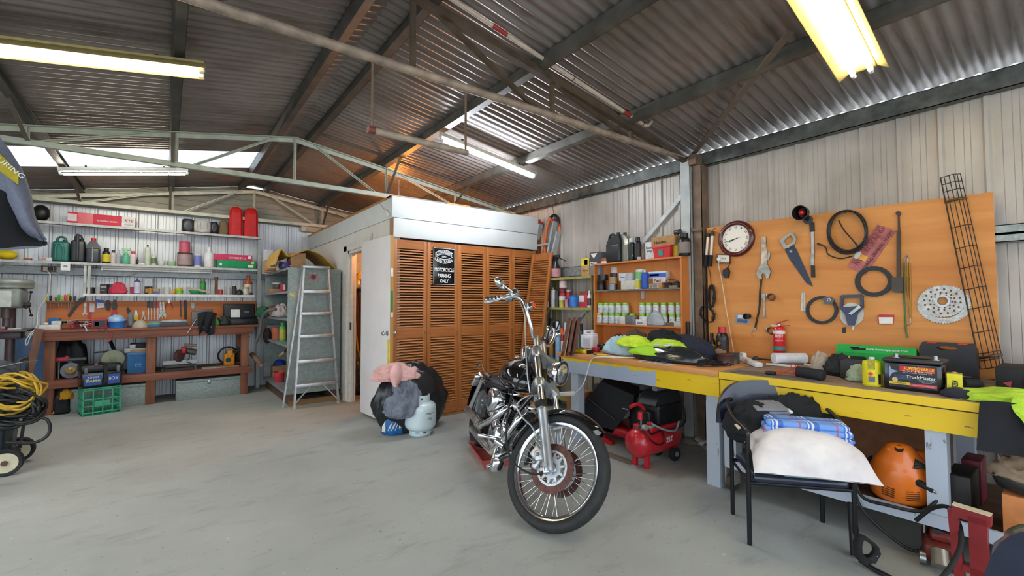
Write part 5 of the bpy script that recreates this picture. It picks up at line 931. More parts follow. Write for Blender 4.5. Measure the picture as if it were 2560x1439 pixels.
z2=hit(1406,721,x=X).z; rowx(z2,X,[('tin','red_tin','red lidded tin standing on the red jar','tin',1399,1417,700,'#c85a58','#c03038','#e4d0c8')])
o,M,s=sx_('box','red and white sparkplug carton on the middle yellow shelf','box',1447,1468,728,zs[1],4.1,.1,'#d04048'); front(o,M,s,0,.6,.35,.75,WHITE); front(o,M,s,.1,.9,.8,1,mt('#8a4a3a',.6))
rowx(zs[2],X,[('spray','spray_can','orange capped spray can low on the yellow shelving','can',1371,1383,795,'#5fa8d8','#1c1c1e','#e8a23a'),('spray','spray_can','blue spray can with a white cap low on the yellow shelving','can',1388,1402,803,'#8fb8d8','#e8ecee',None),('jar','jar','red jar low on the yellow shelving','jar',1402,1410,820,'#b82a34','#d84a44','#e8dcd8'),('tin','tin','white and maroon tin low on the yellow shelving','tin',1410,1422,806,'#d4d0d4','#5a2a34',None),('squat','bottle','green dark-capped bottle behind the leaning boards','bottle',1448,1458,808,'#3a5a4a','#1c1c1e',None)])
for i,(a,c,lb) in enumerate(((1416,1428,'brown timber board leaning at the left of three by the bench'),(1428,1440,'brown timber board leaning in the middle of three by the bench'),(1440,1455,'brown timber board leaning at the right of three by the bench'))):
    e=hit(a-9,884,z=BTR_); p=hit(a+6,799-i,x=e.x+.28); o=thing('timber_board',lb,'board',e,'boards leaning by the bench'); B().bar(e,p,.075,.022,up=(1,-.35+.1*i,0)).done('board',wood(('#8a5a44','#94654c','#7c5040')[i],'#4a2c20',.6,2),o)
# ================= bookcase =================
PLYO=wood('#d98a40','#b5642a',.5,2,2,.8); BTR=.855
bx0,bx1,by0,by1,bz1=4.0,4.126,2.47,3.616,1.815; bsh=[1.12,1.505]
o=thing('bookcase','orange plywood bookcase of green lidded jars standing on the far bench','bookcase',(4.1,3.04,BTR))
for y in (by0,by1-.018): B().box(bx0,bx1,y,y+.018,BTR+.001,bz1-.018).done('side_panel',PLYO,o)
B().box(bx0-.002,bx1,by0,by1,bz1-.017,bz1).done('top_board',wood('#dc9048','#b5642a',.5,1),o); B().box(bx1-.008,bx1,by0+.018,by1-.018,BTR+.001,bz1-.018).done('back_panel',PLYO,o)
for i,z in enumerate(bsh): B().box(bx0+.002,bx1-.009,by0+.019,by1-.019,z-.017,z).done('shelf_board',wood('#8d8078','#5a4a40') if i else wood('#d98a40','#b5642a',.5,1),o)
B().box(bx1-.03,bx1-.009,2.98,3.02,1.40,1.485).done('bracket',mt('#c8c4c0',.4,.4),o); p=hit(1726,832,y=by0-.001); o2=thing('black_tube','black tube hung on the side panel of the bookcase','tube',p); B().cyl(V((4.06,by0-.02,.98)),V((4.06,by0-.02,1.17)),.018,n=14).cyl(V((4.06,by0-.02,1.0)),V((4.06,by0-.02,1.03)),.02,n=14).done('tube',BLACK,o2)
# jars: two stacked tiers
LIME='#8ed03a'; jt=[]
def jar(px,zb,lid,label,i,x=4.06):
    p,w,h=spx(px-7.5,px+7.5,745 if zb>1.2 else 779,zb,x=x); h=.118 if zb<1.2 else .118
    o=vessel('jar','storage_jar',label,'jar',p,h,w/2*.92,'#d8dcd8',lid,None,'green lidded jars in the bookcase',cm=CLEAR,n=14)
    B().lathe([(w*.36,.004),(w*.38,h*(.15+.2*((i*7)%5)/5)),(0,h*(.15+.2*((i*7)%5)/5))],p,10).done('contents',mt(('#5a5450','#7a746e','#8a7a5a','#4a4846')[i%4],.5,.4,sc=160,var=.5),o)
    b=B(); r=random.Random(i)
    for k in range(3):
        z=h*(.58-.13*k); L=r.uniform(.45,.75); b.tube([p+V((-w*.47-.001,0,0))+V((w*.1*(((q/5)-.5)*2*L)**2,-(q/5-.5)*w*L,z+r.uniform(-.004,.004))) for q in range(6)],.0011,4)
    b.done('handwriting',mt('#1c1c20',.6),o); return o
ordw=['first','second','third','fourth','fifth','sixth']
for zb,L_,nm in ((bsh[0]+.001,[1500,1516,1531,1546,1562,1581],'lower left tier'),(bsh[0]+.12,[1503,1517,1530,1547,1564],'upper left tier'),(bsh[0]+.001,[1606,1623,1644,1661,1680,1698],'lower right tier'),(bsh[0]+.12,[1606,1622,1640,1659,1678,1697],'upper right tier')):
    for i,px in enumerate(L_): jar(px,zb,'#f0b020' if px==1500 else LIME,('orange lidded storage jar, first from the bookcase end in the lower left tier' if px==1500 else 'green lidded storage jar, %s from the left in the %s of the bookcase'%(ordw[i],nm)),i+len(nm))
X=4.02
o,M,s=sx_('box','small white carton in front of the lower left jars','box',1548,1562,790,bsh[0],X-.015,.04,'#ddd4c8'); o,M,s=sx_('bag_of_wire','clear bag of wire bits beside the small white carton','bag',1563,1587,788,bsh[0],X-.015,.04,'#8a8c8c',mat=mt('#8f9292',.3,.2,sc=120,var=.5))
o,M,s=sx_('box','two white pill packets in front of the lower jars gap','box',1589,1611,798,bsh[0],X-.015,.03,'#e4e0dc'); front(o,M,s,.2,.8,.2,.5,mt('#8a8a90',.6)); o,M,s=sx_('box','white packet with a pink flask print by the clear bag','box',1604,1616,790,bsh[0],X-.01,.03,'#e8dcd8')
p,w,h=spx(1616,1664,782,bsh[0],x=X+.0); o=thing('plastic_bag','scrunched clear plastic bag in front of the right jars','bag',p); heap(B(),(X-.0,p.y,bsh[0]),(.03,w/2*.8,h*.9),71,.14,2.2).done('bag',mt('#d4d8da',.15,tr=.5,var=0),o)
o,M,s=sx_('tin','small brown tin of screws in front of the right jars','tin',1664,1682,806,bsh[0],X-.015,.03,'#6a5f4a'); o,M,s=sx_('tray','clear plastic tray at the right end of the jar shelf','tray',1684,1707,803,bsh[0],X-.015,.045,'#c4c4bc')
z=bsh[1]
rowx(z,4.07,[('tin','black_tin','black tin with a white lid at the left end of the middle bookcase shelf','tin',1494,1514,702,'#1c1c1e','#dcd8d4',None),('reel','wire_coil','coil of grey wire in front of the black tin','coil',1513,1548,710,'#8f9290',None,None,dict(x=4.03,wf=.6,cm=mt('#8f9290',.35,.6,sc=150,var=.4))),('tin','white_tub','white and green tub on the middle bookcase shelf','tub',1590,1617,674,'#dfe6dc','#a8d4e0','#7cc27a',dict(x=4.12)),('tin','white_tub','small white tub with yellow and blue print on the middle bookcase shelf','tub',1588,1605,698,'#e6e2d8','#dcdcdc','#d8c83a',dict(x=4.05)),('can','lubricant_can','blue and yellow lubricant spray can on the middle bookcase shelf','can',1604,1620,676,'#1f4fb0','#e8e4e0','#1f55b8',dict(x=4.03)),('reel','black_reel','black reel standing behind the brown tape roll','reel',1526,1547,682,'#222226',None,None,dict(x=4.13))])
p=hit(1612,688,x=4.01); lc=[q for q in bpy.data.objects if q.get('label','').startswith('blue and yellow lubricant')][0]
b=B(); b.sph(V((lc.location[0]-.0265,lc.location[1],z+.115)),(.006,.024,.024),16,8); b.done('yellow_disc',YEL,lc); txt('WD-40',V((lc.location[0]-.0335,lc.location[1],z+.115)),*RW,.036,.012,mt('#1f3fa0',.5),lc,bold=.02)
zt=hit(1505,700,x=4.07).z; rowx(zt,4.07,[('reel','black_reel','black reel on the white lidded black tin','reel',1496,1520,686,'#1f1f22',None,None,dict(wf=.9))]); zt=z+.075; rowx(hit(1537,683,x=4.13).z,4.13,[('tin','white_reel','white and red tape reel on the black reel','reel',1527,1547,668,'#d8c8c0','#c8302a',None)]); rowx(hit(1530,709,x=4.03).z,4.03,[('reel','tape_roll','brown tape roll on the wire coil','tape',1522,1543,692,'#a8845a',None,None,dict(wf=.9))])
o,M,s=sx_('box','cream carton under the white one on the middle bookcase shelf','box',1552,1587,701,z,4.06,.09,'#d8d0c0'); o,M,s=sx_('box','white carton with small blue print on the middle bookcase shelf','box',1547,1579,682,z+s[2],4.06,.09,'#d4d6da'); front(o,M,s,.5,1,0,1,mt('#b8bac0',.7)); ftxt(o,M,s,'Turner',.3,.5,.35,.2,mt('#3a4a9a',.6))
o,M,s=sx_('box','brown carton marked nozzles on the middle bookcase shelf','box',1621,1654,707,z,4.05,.09,'#c08a58'); front(o,M,s,.05,.75,.1,.85,mt('#d8c8b4',.7)); ftxt(o,M,s,'Nozzles\nBarbers',.4,.5,.55,.6,mt('#2a2420',.7)); z1=z+s[2]
o,M,s=sx_('box','white carton with red scribbles on the brown carton','box',1632,1664,694,z1,4.05,.09,'#dcc8c0'); ftxt(o,M,s,'Pad',.35,.5,.5,.6,mt('#4a2a2a',.7)); z1+=s[2]
o,M,s=sx_('box','blue and white long carton topmost on the middle bookcase shelf','box',1621,1665,678,z1,4.05,.09,'#e0e4ec'); front(o,M,s,0,1,.1,.75,mt('#3a62c0',.6)); front(o,M,s,.1,.6,.3,.6,WHITE)
p,w,h=spx(1655,1707,701,z,x=4.06); o=thing('black_fittings','black round fittings at the right end of the middle bookcase shelf','fittings',p); b=B()
for dy,r in ((-.06,.03),(.02,.034),(.08,.026)): b.cyl((4.08,p.y-dy,z+r),(4.12,p.y-dy,z+r),r,n=16)
b.done('fitting',BLACK,o); B().box(4.03,4.07,p.y-.07,p.y+.02,z,z+.025).done('tray',mt('#8a8064',.6),o); B().tube(curve([(4.06,p.y+.09,z+.05),(4.04,p.y+.03,z+.085),(4.05,p.y-.05,z+.075),(4.08,p.y-.1,z+.03)]),.003,6).done('wire',BLACK,o)
# on top
z=bz1
def sjug(name,label,a,c,t,col,cap,x,op=None,hd=True):
    p,w,h=spx(a,c,t,z,x=x); o=thing(name,label,'jug',p); m=op or mt(col,.35); T=MX.Translation(p); W=w/2
    b=B(T); b.box(-.05,.05,-W,W,0,h*.62,.02,3); b.prism([(-.045,-W*.98,h*.55),(-.045,W*.98,h*.55),(-.045,W*.7,h*.75),(-.045,-W*.2,h*.92),(-.045,-W*.75,h*.92),(-.045,-W*.98,h*.7)] if hd else [(-.045,-W*.98,h*.55),(-.045,W*.98,h*.55),(-.045,W*.8,h*.75),(-.045,W*.3,h*.9),(-.045,-W*.3,h*.9),(-.045,-W*.8,h*.75)],(.09,0,0)); b.done('body',m,o)
    if hd: b=B(T); b.tube(curve([(0,W*.85,h*.6),(0,W*.8,h*.85),(0,W*.45,h*.96),(0,-W*.1,h*.9)],5),.014,8); b.done('handle',m,o)
    yc=-W*.45 if hd else 0; B(T).cyl((0,yc,h*.88),(0,yc,h),.02,n=14).done('cap',mt(cap,.4),o); return o
sjug('oil_jug','black oil jug with a loop handle on the bookcase top',1520,1556,582,'#1e1f22','#1a1a1c',4.06); o=sjug('water_jug','clear plastic jug with a black cap on the bookcase top',1547,1578,581,'#c8c4b0','#2a2a2c',4.1,mt('#c9c6b4',.1,tr=.6,var=0),False)
rowx(z,4.04,[('spray','spray_can','tall can with a grey cap and yellow speed lettering on the bookcase top','can',1571,1586,595,'#1c1e22','#c8ccd0','#1f2226',dict(x=4.03)),('spray','spray_can','black can with a gold badge second on the bookcase top','can',1586,1602,593,'#141416','#18181a','#26241e'),('bottle','pink_bottle','pale pink bottle behind the black spray can','bottle',1600,1613,611,'#d8bcae','#d0b0a4',None,dict(x=4.12)),('trigger','spray_bottle','black headed trigger bottle with a yellow label on the bookcase top','bottle',1683,1703,573,'#b8a46a','#1a1a1c','#d8b82a',dict(x=4.1)),('squat','oil_bottle','square black oil bottle at the right end of the bookcase top','bottle',1697,1724,583,'#17181c','#17181c','#8a7a72',dict(x=4.05))])
p=hit(1578,628,x=4.0); txt('Speed Dryer',V((4.005,p.y,z+.12)),(0,0,1),(0,1,0),.16,.03,mt('#e8e03a',.5),bpy.data.objects['spray_can.003'] if 'spray_can.003' in bpy.data.objects else bpy.data.objects['spray_can'],bold=.02)
rowx(z,4.05,[('reel','ball_tin','small pink ball bearing in front of the black spray can','ball',1593,1602,642,'#c8b0aa',None,None,dict(x=4.0))])
o,M,s=sx_('box','white carton with handwriting beside the red tub','box',1613,1634,604,z,4.05,.1,'#e4e2de'); ftxt(o,M,s,'Front\nSusp',.5,.55,.8,.36,mt('#1c1c20',.7))
p,w,h=spx(1635,1681,615,z,x=4.05); o=thing('red_tub','red plastic tub under the handles carton','tub',p); T=MX.Translation((4.08,p.y,z)); W=w/2
b=B(T); b.add([(-.05,-W*.8,0),(.05,-W*.8,0),(.05,W*.8,0),(-.05,W*.8,0),(-.065,-W*.95,h*.85),(.065,-W*.95,h*.85),(.065,W*.95,h*.85),(-.065,W*.95,h*.85)],[(0,3,2,1),(0,1,5,4),(1,2,6,5),(2,3,7,6),(3,0,4,7),(4,5,6,7)]).box(-.07,.07,-W,W,h*.85,h,.004).done('tub',mt('#d8303a',.4),o); B(T).prism([(-.056,-W*.15,h*.2),(-.056,W*.3,h*.2),(-.064,W*.3,h*.7),(-.064,-W*.15,h*.7)],(-.003,0,0)).done('green_label',mt('#3a9a84',.6),o)
o,M,s=sx_('box','open brown carton marked handles resting on the red tub','box',1628,1686,590,z+h+.001,4.02,.13,'#b8854f'); ftxt(o,M,s,'Handles',.4,.4,.5,.3,mt('#1c1814',.7))
o,M,s=sx_('box','brown carton at the left end of the bookcase top','box',1500,1519,645,z,4.08,.08,'#a86a3a'); o,M,s=sx_('box','small white carton in front of the brown one on the bookcase top','box',1502,1520,652,z,4.02,.04,'#dcd4d0')
# ================= orange tool board on the eave wall =================
XP=4.187; a,c=hit(1766.5,569.4,x=XP),hit(2482.5,479,x=XP)
PLYW=wood('#e6a258','#bd6f2a',.55,1,1.0,.5); o=thing('plywood_board','large orange plywood board of tools fixed to the eave wall','board',(XP,1.3,1.4))
B().prism([(XP,a.y,.86),(XP,c.y,.86),(XP,c.y,c.z),(XP,a.y,a.z)],(.012,0,0)).done('sheet',PLYW,o)
Q=lambda x,y:(1730+x/2.878,420+y/2.878)   # crop to photo pixels
def fx_(name,label,cat,parts,**k):
    """tool flat on the board: outlines in photo pixels, thickness th, stand-off so"""
    o=k.get('o')
    for nm,m,pts,th,so in parts:
        w=[hit(*Q(a,c_),x=XP-.0005-so) for a,c_ in pts]
        if o is None: o=thing(name,label,cat,sum(w,V((0,0,0)))/len(w),k.get('group'))
        if nm[0]=='~': B().tube(curve([p-V((th,0,0)) for p in w],6),th,8).done(nm[1:],m,o)
        else: B().prism(w,(-th,0,0)).done(nm,m,o)
    return o
def circ(x,y,rx,ry,n=32,a0=0,a1=360): return [(x+rx*math.cos(R(a0+(a1-a0)*i/n)),y+ry*math.sin(R(a0+(a1-a0)*i/n))) for i in range(n+(0 if a1-a0==360 else 1))]
def wpt(x,y,so=0): return hit(*Q(x,y),x=XP-.0005-so)
# clock
cc=wpt(320,508); rr=abs(wpt(320,638).z-cc.z); o=thing('wall_clock','round wall clock with a dark red rim on the tool board','clock',cc); AXX=MX.Rotation(R(-90),4,'Y')
B().lathe([(rr*.7,0),(rr,0),(rr,.012),(rr*.95,.03),(rr*.86,.036),(rr*.76,.028),(rr*.755,.014),(rr*.7,.0)],cc,48,AXX).done('rim',mt('#5a1c1a',.25,coat=.5),o); B().lathe([(rr*.76,.004),(rr*.76,.012),(0,.012)],cc,40,AXX).done('dial',mt('#f2e8d8',.5,var=0),o)
fc=cc+V((-.0125,0,0)); ROM=['XII','I','II','III','IIII','V','VI','VII','VIII','IX','X','XI']
for i,t in enumerate(ROM):
    an=2*PI*i/12; d=V((0,-math.sin(an),math.cos(an))); u=V((0,-math.cos(an),-math.sin(an))); txt(t,fc+d*rr*.62,u,d,.006+.006*len(t),.02,mt('#3a3430',.6),o,'numeral',ex=.0004)
hand=lambda an,L,w,nm: B().bar(fc+V((-.003,0,0))-V((0,-math.sin(R(an)),math.cos(R(an))))*rr*.1,fc+V((-.003,0,0))+V((0,-math.sin(R(an)),math.cos(R(an))))*L,w,.0015,up=(1,0,0)).done(nm,BLACK,o)
hand(249,rr*.42,.006,'hour_hand'); hand(258,rr*.64,.004,'minute_hand'); hand(76,rr*.3,.0015,'second_hand')
# two lead lamps with a coiled cord
for i,(a,c,e,lb) in enumerate(((118,495,105,'tube work lamp hung left of its twin by the clock'),(150,487,138,'tube work lamp hung right of its twin by the clock'))):
    t=wpt(a,470-15*i,.02); m1=wpt(a-3,c,.02); m2=wpt(e-2,625,.02); e_=wpt(e-9,705,.02); o=thing('work_lamp',lb,'lamp',m1,'twin tube work lamps'); B().cyl(m1,t,.016,n=12).done('cap',BLACK,o); B().cyl(m2,m1,.013,n=12).done('tube',mt('#e8ded2',.3),o); B().cyl(e_,m2,.019,n=12).done('handle',RUB,o); B().tube(curve([t,t+V((.01,0,.02)),t+V((.018,-.01,.03)),t+V((.02,-.018,.02))]),.002,6).done('hook',IRON,o)
o=thing('lamp_cord','hank of black lamp cord hanging at the left edge of the tool board','cable',wpt(130,900)); r=random.Random(3); b=B().tube(curve([wpt(115,705,.02),wpt(130,760,.01),wpt(138,840,.015)]),.003,6)
for k in range(10): b.tube([wpt(140+r.uniform(-8,8)+10*math.cos(t)*(1+.2*k),920+80*math.sin(t)+4*math.sin(2*t+k),.012+.002*k) for t in [2*PI*i/16 for i in range(16)]],.003,5,True)
for k in range(9): b.tube([wpt(108+r.uniform(-12,12)+52*math.cos(t)*r.uniform(.85,1.05),1050+58*math.sin(t+.3)+r.uniform(-4,4),.012+.003*k) for t in [2*PI*i/20 for i in range(20)]],.003,5,True)
b.done('cord',BLACK,o)
o=thing('wall_socket','brown and white double socket below the clock','outlet',wpt(230,650)); B().prism([wpt(*q) for q in ((178,618),(280,622),(280,688),(178,685))],(-.02,0,0)).done('block',wood('#8a5034','#5a3020'),o); B().prism([wpt(*q,.02) for q in ((190,625),(268,628),(268,678),(190,676))],(-.01,0,0)).done('plate',mt('#e8e0d4',.5),o); p=wpt(203,655,.03); B().cyl(p,p-V((.03,0,0)),.018,n=12).done('white_plug',WHITE,o); b=B()
for x in (235,250): b.box(XP-.032,XP-.0305,wpt(x,650).y-.002,wpt(x,650).y+.002,wpt(x,650).z-.006,wpt(x,650).z+.006)
b.done('pin_slots',BLACK,o)
o=thing('cream_lead','cream lead running from the socket down to the bench','cable',wpt(230,900)); B().tube(curve([wpt(200,660,.05),wpt(192,700,.03),wpt(212,800,.02),wpt(240,980,.02),wpt(268,1140,.02),wpt(295,1300,.03),hit(1833,893,x=3.9)]),.0045,8).done('lead',mt('#e6cfae',.5),o)
o=thing('plug_pack','black plug pack hanging on its wire below the socket','plug',wpt(252,750)); B().tube(curve([wpt(275,670,.03),wpt(270,690,.012),wpt(258,715,.01)]),.003,6).done('wire',BLACK,o); fx_('','','',[('case',BLACK,[(232,735),(262,715),(276,745),(268,788),(245,790),(232,770)],.03,0)],o=o)
fx_('adjustable_wrench','big rusty chrome adjustable wrench on the tool board','wrench',[('handle',mt('#b8a898',.3,.8,sc=20,var=.4),[(505,495),(535,492),(543,600),(545,690),(500,700),(502,600)],.014,0),('jaw',TCHR,[(498,695),(545,685),(560,715),(572,745),(558,790),(540,795),(535,765),(515,755),(505,770),(512,800),(480,790),(470,760),(480,725)],.018,0),('thumb_wheel',TCHR,[(548,605),(568,610),(560,660),(545,665)],.012,0)])
fx_('rubber_strap','black rubber strap with a wire hook under the big wrench','strap',[('~strap',BLACK,[(503,790),(492,900),(488,1000),(470,1090),(457,1150)],.008,0),('ferrule',STEEL,[(448,1140),(468,1146),(462,1165),(445,1160)],.014,0),('~hook',STEEL,[(455,1160),(432,1180),(428,1200),(440,1208)],.002,.004)])
fx_('ring_spanner','small chrome spanner hung below the big wrench','spanner',[('spanner',TCHR,[(505,905),(530,905),(533,925),(526,945),(530,1060),(536,1075),(525,1080),(520,1070),(510,1080),(508,1065),(516,1050),(514,945),(503,930)],.008,0)])
for x,y,lb in ((570,928,'rusty hose clamp beside the small spanner'),(568,1170,'steel hose clamp left of the fire extinguisher')):
    p=wpt(x,y,.02); o=thing('hose_clamp',lb,'clamp',p,); q_=(wpt(x+27,y,.02)-p).length; B().lathe([(q_,-.018),(q_,.018),(q_*.88,.018),(q_*.88,-.018),(q_,-.018)],p,20,MX.Rotation(R(-70),4,'Y')).done('band',mt('#8a7a6a',.35,.8),o); B().cyl(p+V((.0,q_,-.01)),p+V((-.0,q_+.01,.025)),.008,n=8).done('screw',STEEL,o)
o=fx_('blister_pack','blue and clear packet low on the tool board','packet',[('card',mt('#9a9ca4',.4),[(318,1045),(420,1055),(415,1122),(310,1112)],.006,0),('blue_print',mt('#4a5f8a',.5),[(328,1085),(400,1090),(397,1115),(325,1108)],.002,.006),('white_print',PAPER,[(332,1055),(378,1058),(376,1078),(330,1076)],.002,.006)]); p=wpt(408,1065,0); o=thing('pipe_socket','short black socket beside the blue packet','socket',p); B().lathe([(.024,0),(.026,.06),(.02,.062),(.018,.03),(0,.03)],p,16,AXX@MX.Rotation(R(0),4,'X')).done('socket',BLACK,o)
o=fx_('hand_saw','pruning saw with a grey handle and dark blue blade','saw',[('blade',mt('#2f3a4c',.4,.3),[(668,585),(735,553),(760,600),(872,852),(825,828),(700,650)],.003,.002)])
ho=[(640,522),(660,498),(715,465),(735,470),(757,515),(745,545),(700,575),(670,580),(655,560)]; hi=[(668,528),(680,510),(715,485),(725,490),(738,515),(730,530),(697,552),(683,553),(676,540)]
B().ring([wpt(*q) for q in ho],[wpt(*q) for q in hi],(-.02,0,0)).done('handle',mt('#a8a49c',.4,.3),o); p=wpt(712,598,.005); B().lathe([(.012,0),(.012,.004),(0,.006)],p,14,AXX).done('pivot',STEEL,o)
fx_('torque_wrench','dark torque wrench hanging right of the saw','wrench',[('head',DKST,[(850,395),(882,390),(885,455),(855,460)],.022,0),('shaft',STEEL,[(862,460),(882,458),(886,640),(866,640)],.018,0),('scale',TCHR,[(862,620),(884,618),(882,700),(860,700)],.02,0),('grip',DKST,[(862,700),(884,700),(888,785),(864,787)],.022,0)])
o=thing('cable_coil','coil of black hose hanging on a nail in the middle of the tool board','coil',wpt(1115,470)); r=random.Random(6); b=B()
for k in range(8):
    rx,ry=r.uniform(128,148),r.uniform(140,160); cx,cy=1117+r.uniform(-8,8),455+(ry-150)+r.uniform(-3,3); b.tube([wpt(cx+rx*math.cos(t)*(1+.03*math.sin(2*t+k)),cy+ry*math.sin(t),.012+.006*k) for t in [2*PI*i/36 for i in range(36)]],.0055,7,True)
b.tube(curve([wpt(1055,375,.04),wpt(1090,440,.045),wpt(1150,510,.045),wpt(1200,570,.04)]),.005,7); b.tube(curve([wpt(900,540,.02),wpt(960,570,.02),wpt(980,620,.02),wpt(1060,650,.02),wpt(1150,635,.02)]),.0045,7); b.done('hose',BLACK,o); p=wpt(905,542,.02); B().bar(p,wpt(925,552,.02),.02,.014).done('plug',BLACK,o); B().tube([wpt(1090,310),wpt(1092,308,.05),wpt(1106,325,.06)],.003,6).done('hook',STEEL,o)
SG=mt('#c46a66',.5,sc=30,var=.3); o=fx_('novelty_sign','worn pink-red metal sign hung diagonally on the tool board','sign',[('plate',SG,[(1335,405),(1470,450),(1250,768),(1115,708)],.002,.001)])
du=(wpt(1335,405)-wpt(1115,708)).normalized(); dv=V((1,0,0)).cross(du)*-1; dv=dv if dv.z>0 else -dv
cS=wpt(1290,570,.0045); TX=mt('#8a3a3c',.6); sl=(wpt(1335,405)-wpt(1115,708)).length
txt('NO    WORKING',cS+dv*.022,du,dv,sl*.86,.05,TX,o,bold=.015); txt('DURING DRINKING HOURS',cS-dv*.045,du,dv,sl*.88,.022,mt('#4a2628',.6),o,bold=.01)
g=wpt(1222,640,.0045); B(FR(g,du,dv)).box(-.02,.02,-.035,.02,0,.002).done('beer_print',mt('#e8a83a',.5),o); B(FR(g+dv*.03,du,dv)).sph((0,0,.001),(.03,.02,.0015),14,6).done('foam_print',WHITE,o)
for x,y,ro,ri,lb in ((1312,815,(136,109),(100,80),'large black ring gear below the pink sign'),(937,1021,(115,100),(92,80),'smaller black ring with a square clip')):
    o=thing('ring_gear',lb,'ring',wpt(x,y)); n=48; O=[wpt(x+(ro[0]*(1+.012*(i%2)))*math.cos(2*PI*i/n),y+(ro[1]*(1+.012*(i%2)))*math.sin(2*PI*i/n)) for i in range(n)]; I=[wpt(x+ri[0]*math.cos(2*PI*i/n),y+ri[1]*math.sin(2*PI*i/n)) for i in range(n)]; B().ring(O,I,(-.014,0,0)).done('ring',BLACK,o)
    if x<1000: fx_('','','',[('clip',BLACKG,[(945,935),(1000,925),(1030,950),(1020,975),(960,978)],.02,.006)],o=o); B().ring([wpt(*q,.027) for q in ((970,940),(992,934),(1000,952),(978,960))],[wpt(*q,.027) for q in ((975,943),(989,939),(995,951),(980,955))],(-.002,0,0)).done('logo',WHITE,o)
BRN=mt('#4a3a30',.45,.4); fx_('slide_hammer','long dark slide hammer tool with a heavy block at its foot','tool',[('eye',BRN,circ(1488,327,18,16,16),.02,0),('shaft',BRN,[(1483,345),(1495,345),(1499,450),(1484,450)],.012,0),('sleeve',BRN,[(1478,450),(1504,450),(1506,785),(1478,785)],.026,0),('weight',mt('#4f4640',.5,.4),[(1452,788),(1530,784),(1532,885),(1515,895),(1470,895),(1450,880)],.05,0)])
fx_('bungee_cord','green bungee cord hanging to the bench','cord',[('~cord',mt('#5a8a4a',.7,sc=200,var=.4),[(1525,680),(1528,800),(1528,920),(1535,1050),(1540,1160),(1552,1220)],.005,.002),('~hook',STEEL,[(1525,678),(1535,650),(1548,625),(1558,640)],.0025,.004)])
fx_('bungee_cord','yellow bungee cord beside the green one','cord',[('~cord',mt('#c8943a',.7,sc=200,var=.4),[(1552,680),(1555,780),(1553,880),(1562,960),(1570,1075)],.005,.002),('~cord',mt('#c8943a',.7,sc=200,var=.4),[(1566,680),(1572,850),(1572,1075)],.005,.002),('~hook',STEEL,[(1552,678),(1550,650),(1560,640)],.0025,.004),('~hook',STEEL,[(1570,1075),(1575,1110),(1560,1130),(1545,1120)],.0025,.004)])
o=fx_('tape_reel','open reel measuring tape with a blue body','tape measure',[('white_disc',mt('#d8d0c4',.5),circ(1152,1052,86,84,36),.012,0),('body',mt('#2f3d58',.4),[(1068,1005),(1240,1000),(1195,1048),(1172,1130),(1128,1130),(1108,1052)],.026,.012),('crank',STEEL,[(1130,1045),(1205,985),(1222,1000),(1150,1055)],.014,.04),('tape_end',WHITE,[(1158,1120),(1172,1120),(1165,1162),(1153,1160)],.004,.0)])
B().ring([wpt(*q,.008) for q in ((1068,1005),(1072,922),(1085,912),(1220,908),(1235,920),(1240,1000))],[wpt(*q,.008) for q in ((1090,1000),(1092,938),(1098,934),(1208,930),(1215,936),(1216,990))],(-.022,0,0)).done('grip',mt('#2f3d58',.4),o)
fx_('blister_pack','small red and white packet low on the tool board','packet',[('card',RED,[(1338,1060),(1350,1052),(1455,1055),(1450,1122),(1345,1122)],.008,0),('label',PAPER,[(1344,1072),(1448,1072),(1444,1118),(1348,1118)],.002,.008)])
fx_('black_tape','small square of black tape on the tool board','tape',[('tape',BLACK,[(1082,1145),(1110,1143),(1108,1187),(1080,1187)],.002,0)]); fx_('hinge_plate','narrow pale metal hinge on the tool board','hinge',[('leaf',mt('#c8b8a4',.4,.5),[(787,897),(817,893),(818,1027),(783,1025)],.004,0),('pin',STEEL,[(798,895),(804,895),(804,1026),(798,1026)],.008,0)])
# sprockets
def sprk(x,y,rx,ry,nt,so,th,mat,name,o,holes):
    O=[]; n=nt*4
    for i in range(n):
        k=1+(.028 if i%4 in (1,2) else -.02); O.append((x+rx*k*math.cos(2*PI*i/n),y+ry*k*math.sin(2*PI*i/n)))
    I=[(x+rx*holes*math.cos(2*PI*i/n),y+ry*holes*math.sin(2*PI*i/n)) for i in range(n)]
    B().ring([wpt(*q,so) for q in O],[wpt(*q,so) for q in I],(-th,0,0)).done(name,mat,o,30)
o=thing('chain_sprockets','pair of drilled steel sprockets hung on the tool board','sprocket',wpt(1812,970)); SPM=mt('#b4b0a8',.35,.7,sc=40,var=.25)
sprk(1815,980,192,136,56,0,.006,SPM,'large_sprocket',o,.72); sprk(1802,958,168,112,44,.007,.006,SPM,'small_sprocket',o,.3); B().ring([wpt(x,y,.013) for x,y in circ(1805,955,56,44)],[wpt(x,y,.013) for x,y in circ(1805,955,38,30)],(-.012,0,0)).done('hub',STEEL,o)
b=B()
for rr_,nn,s_ in ((.78,16,9),(.55,14,8),(.42,10,6)):
    for i in range(nn): an=2*PI*(i+.3*rr_)/nn; b.prism([wpt(q[0],q[1],.0131) for q in circ(1802+168*rr_*math.cos(an),958+112*rr_*math.sin(an),s_,s_*.9,10)],(-.0006,0,0))
b.done('drilled_holes',mt('#7a4a24',.7),o)
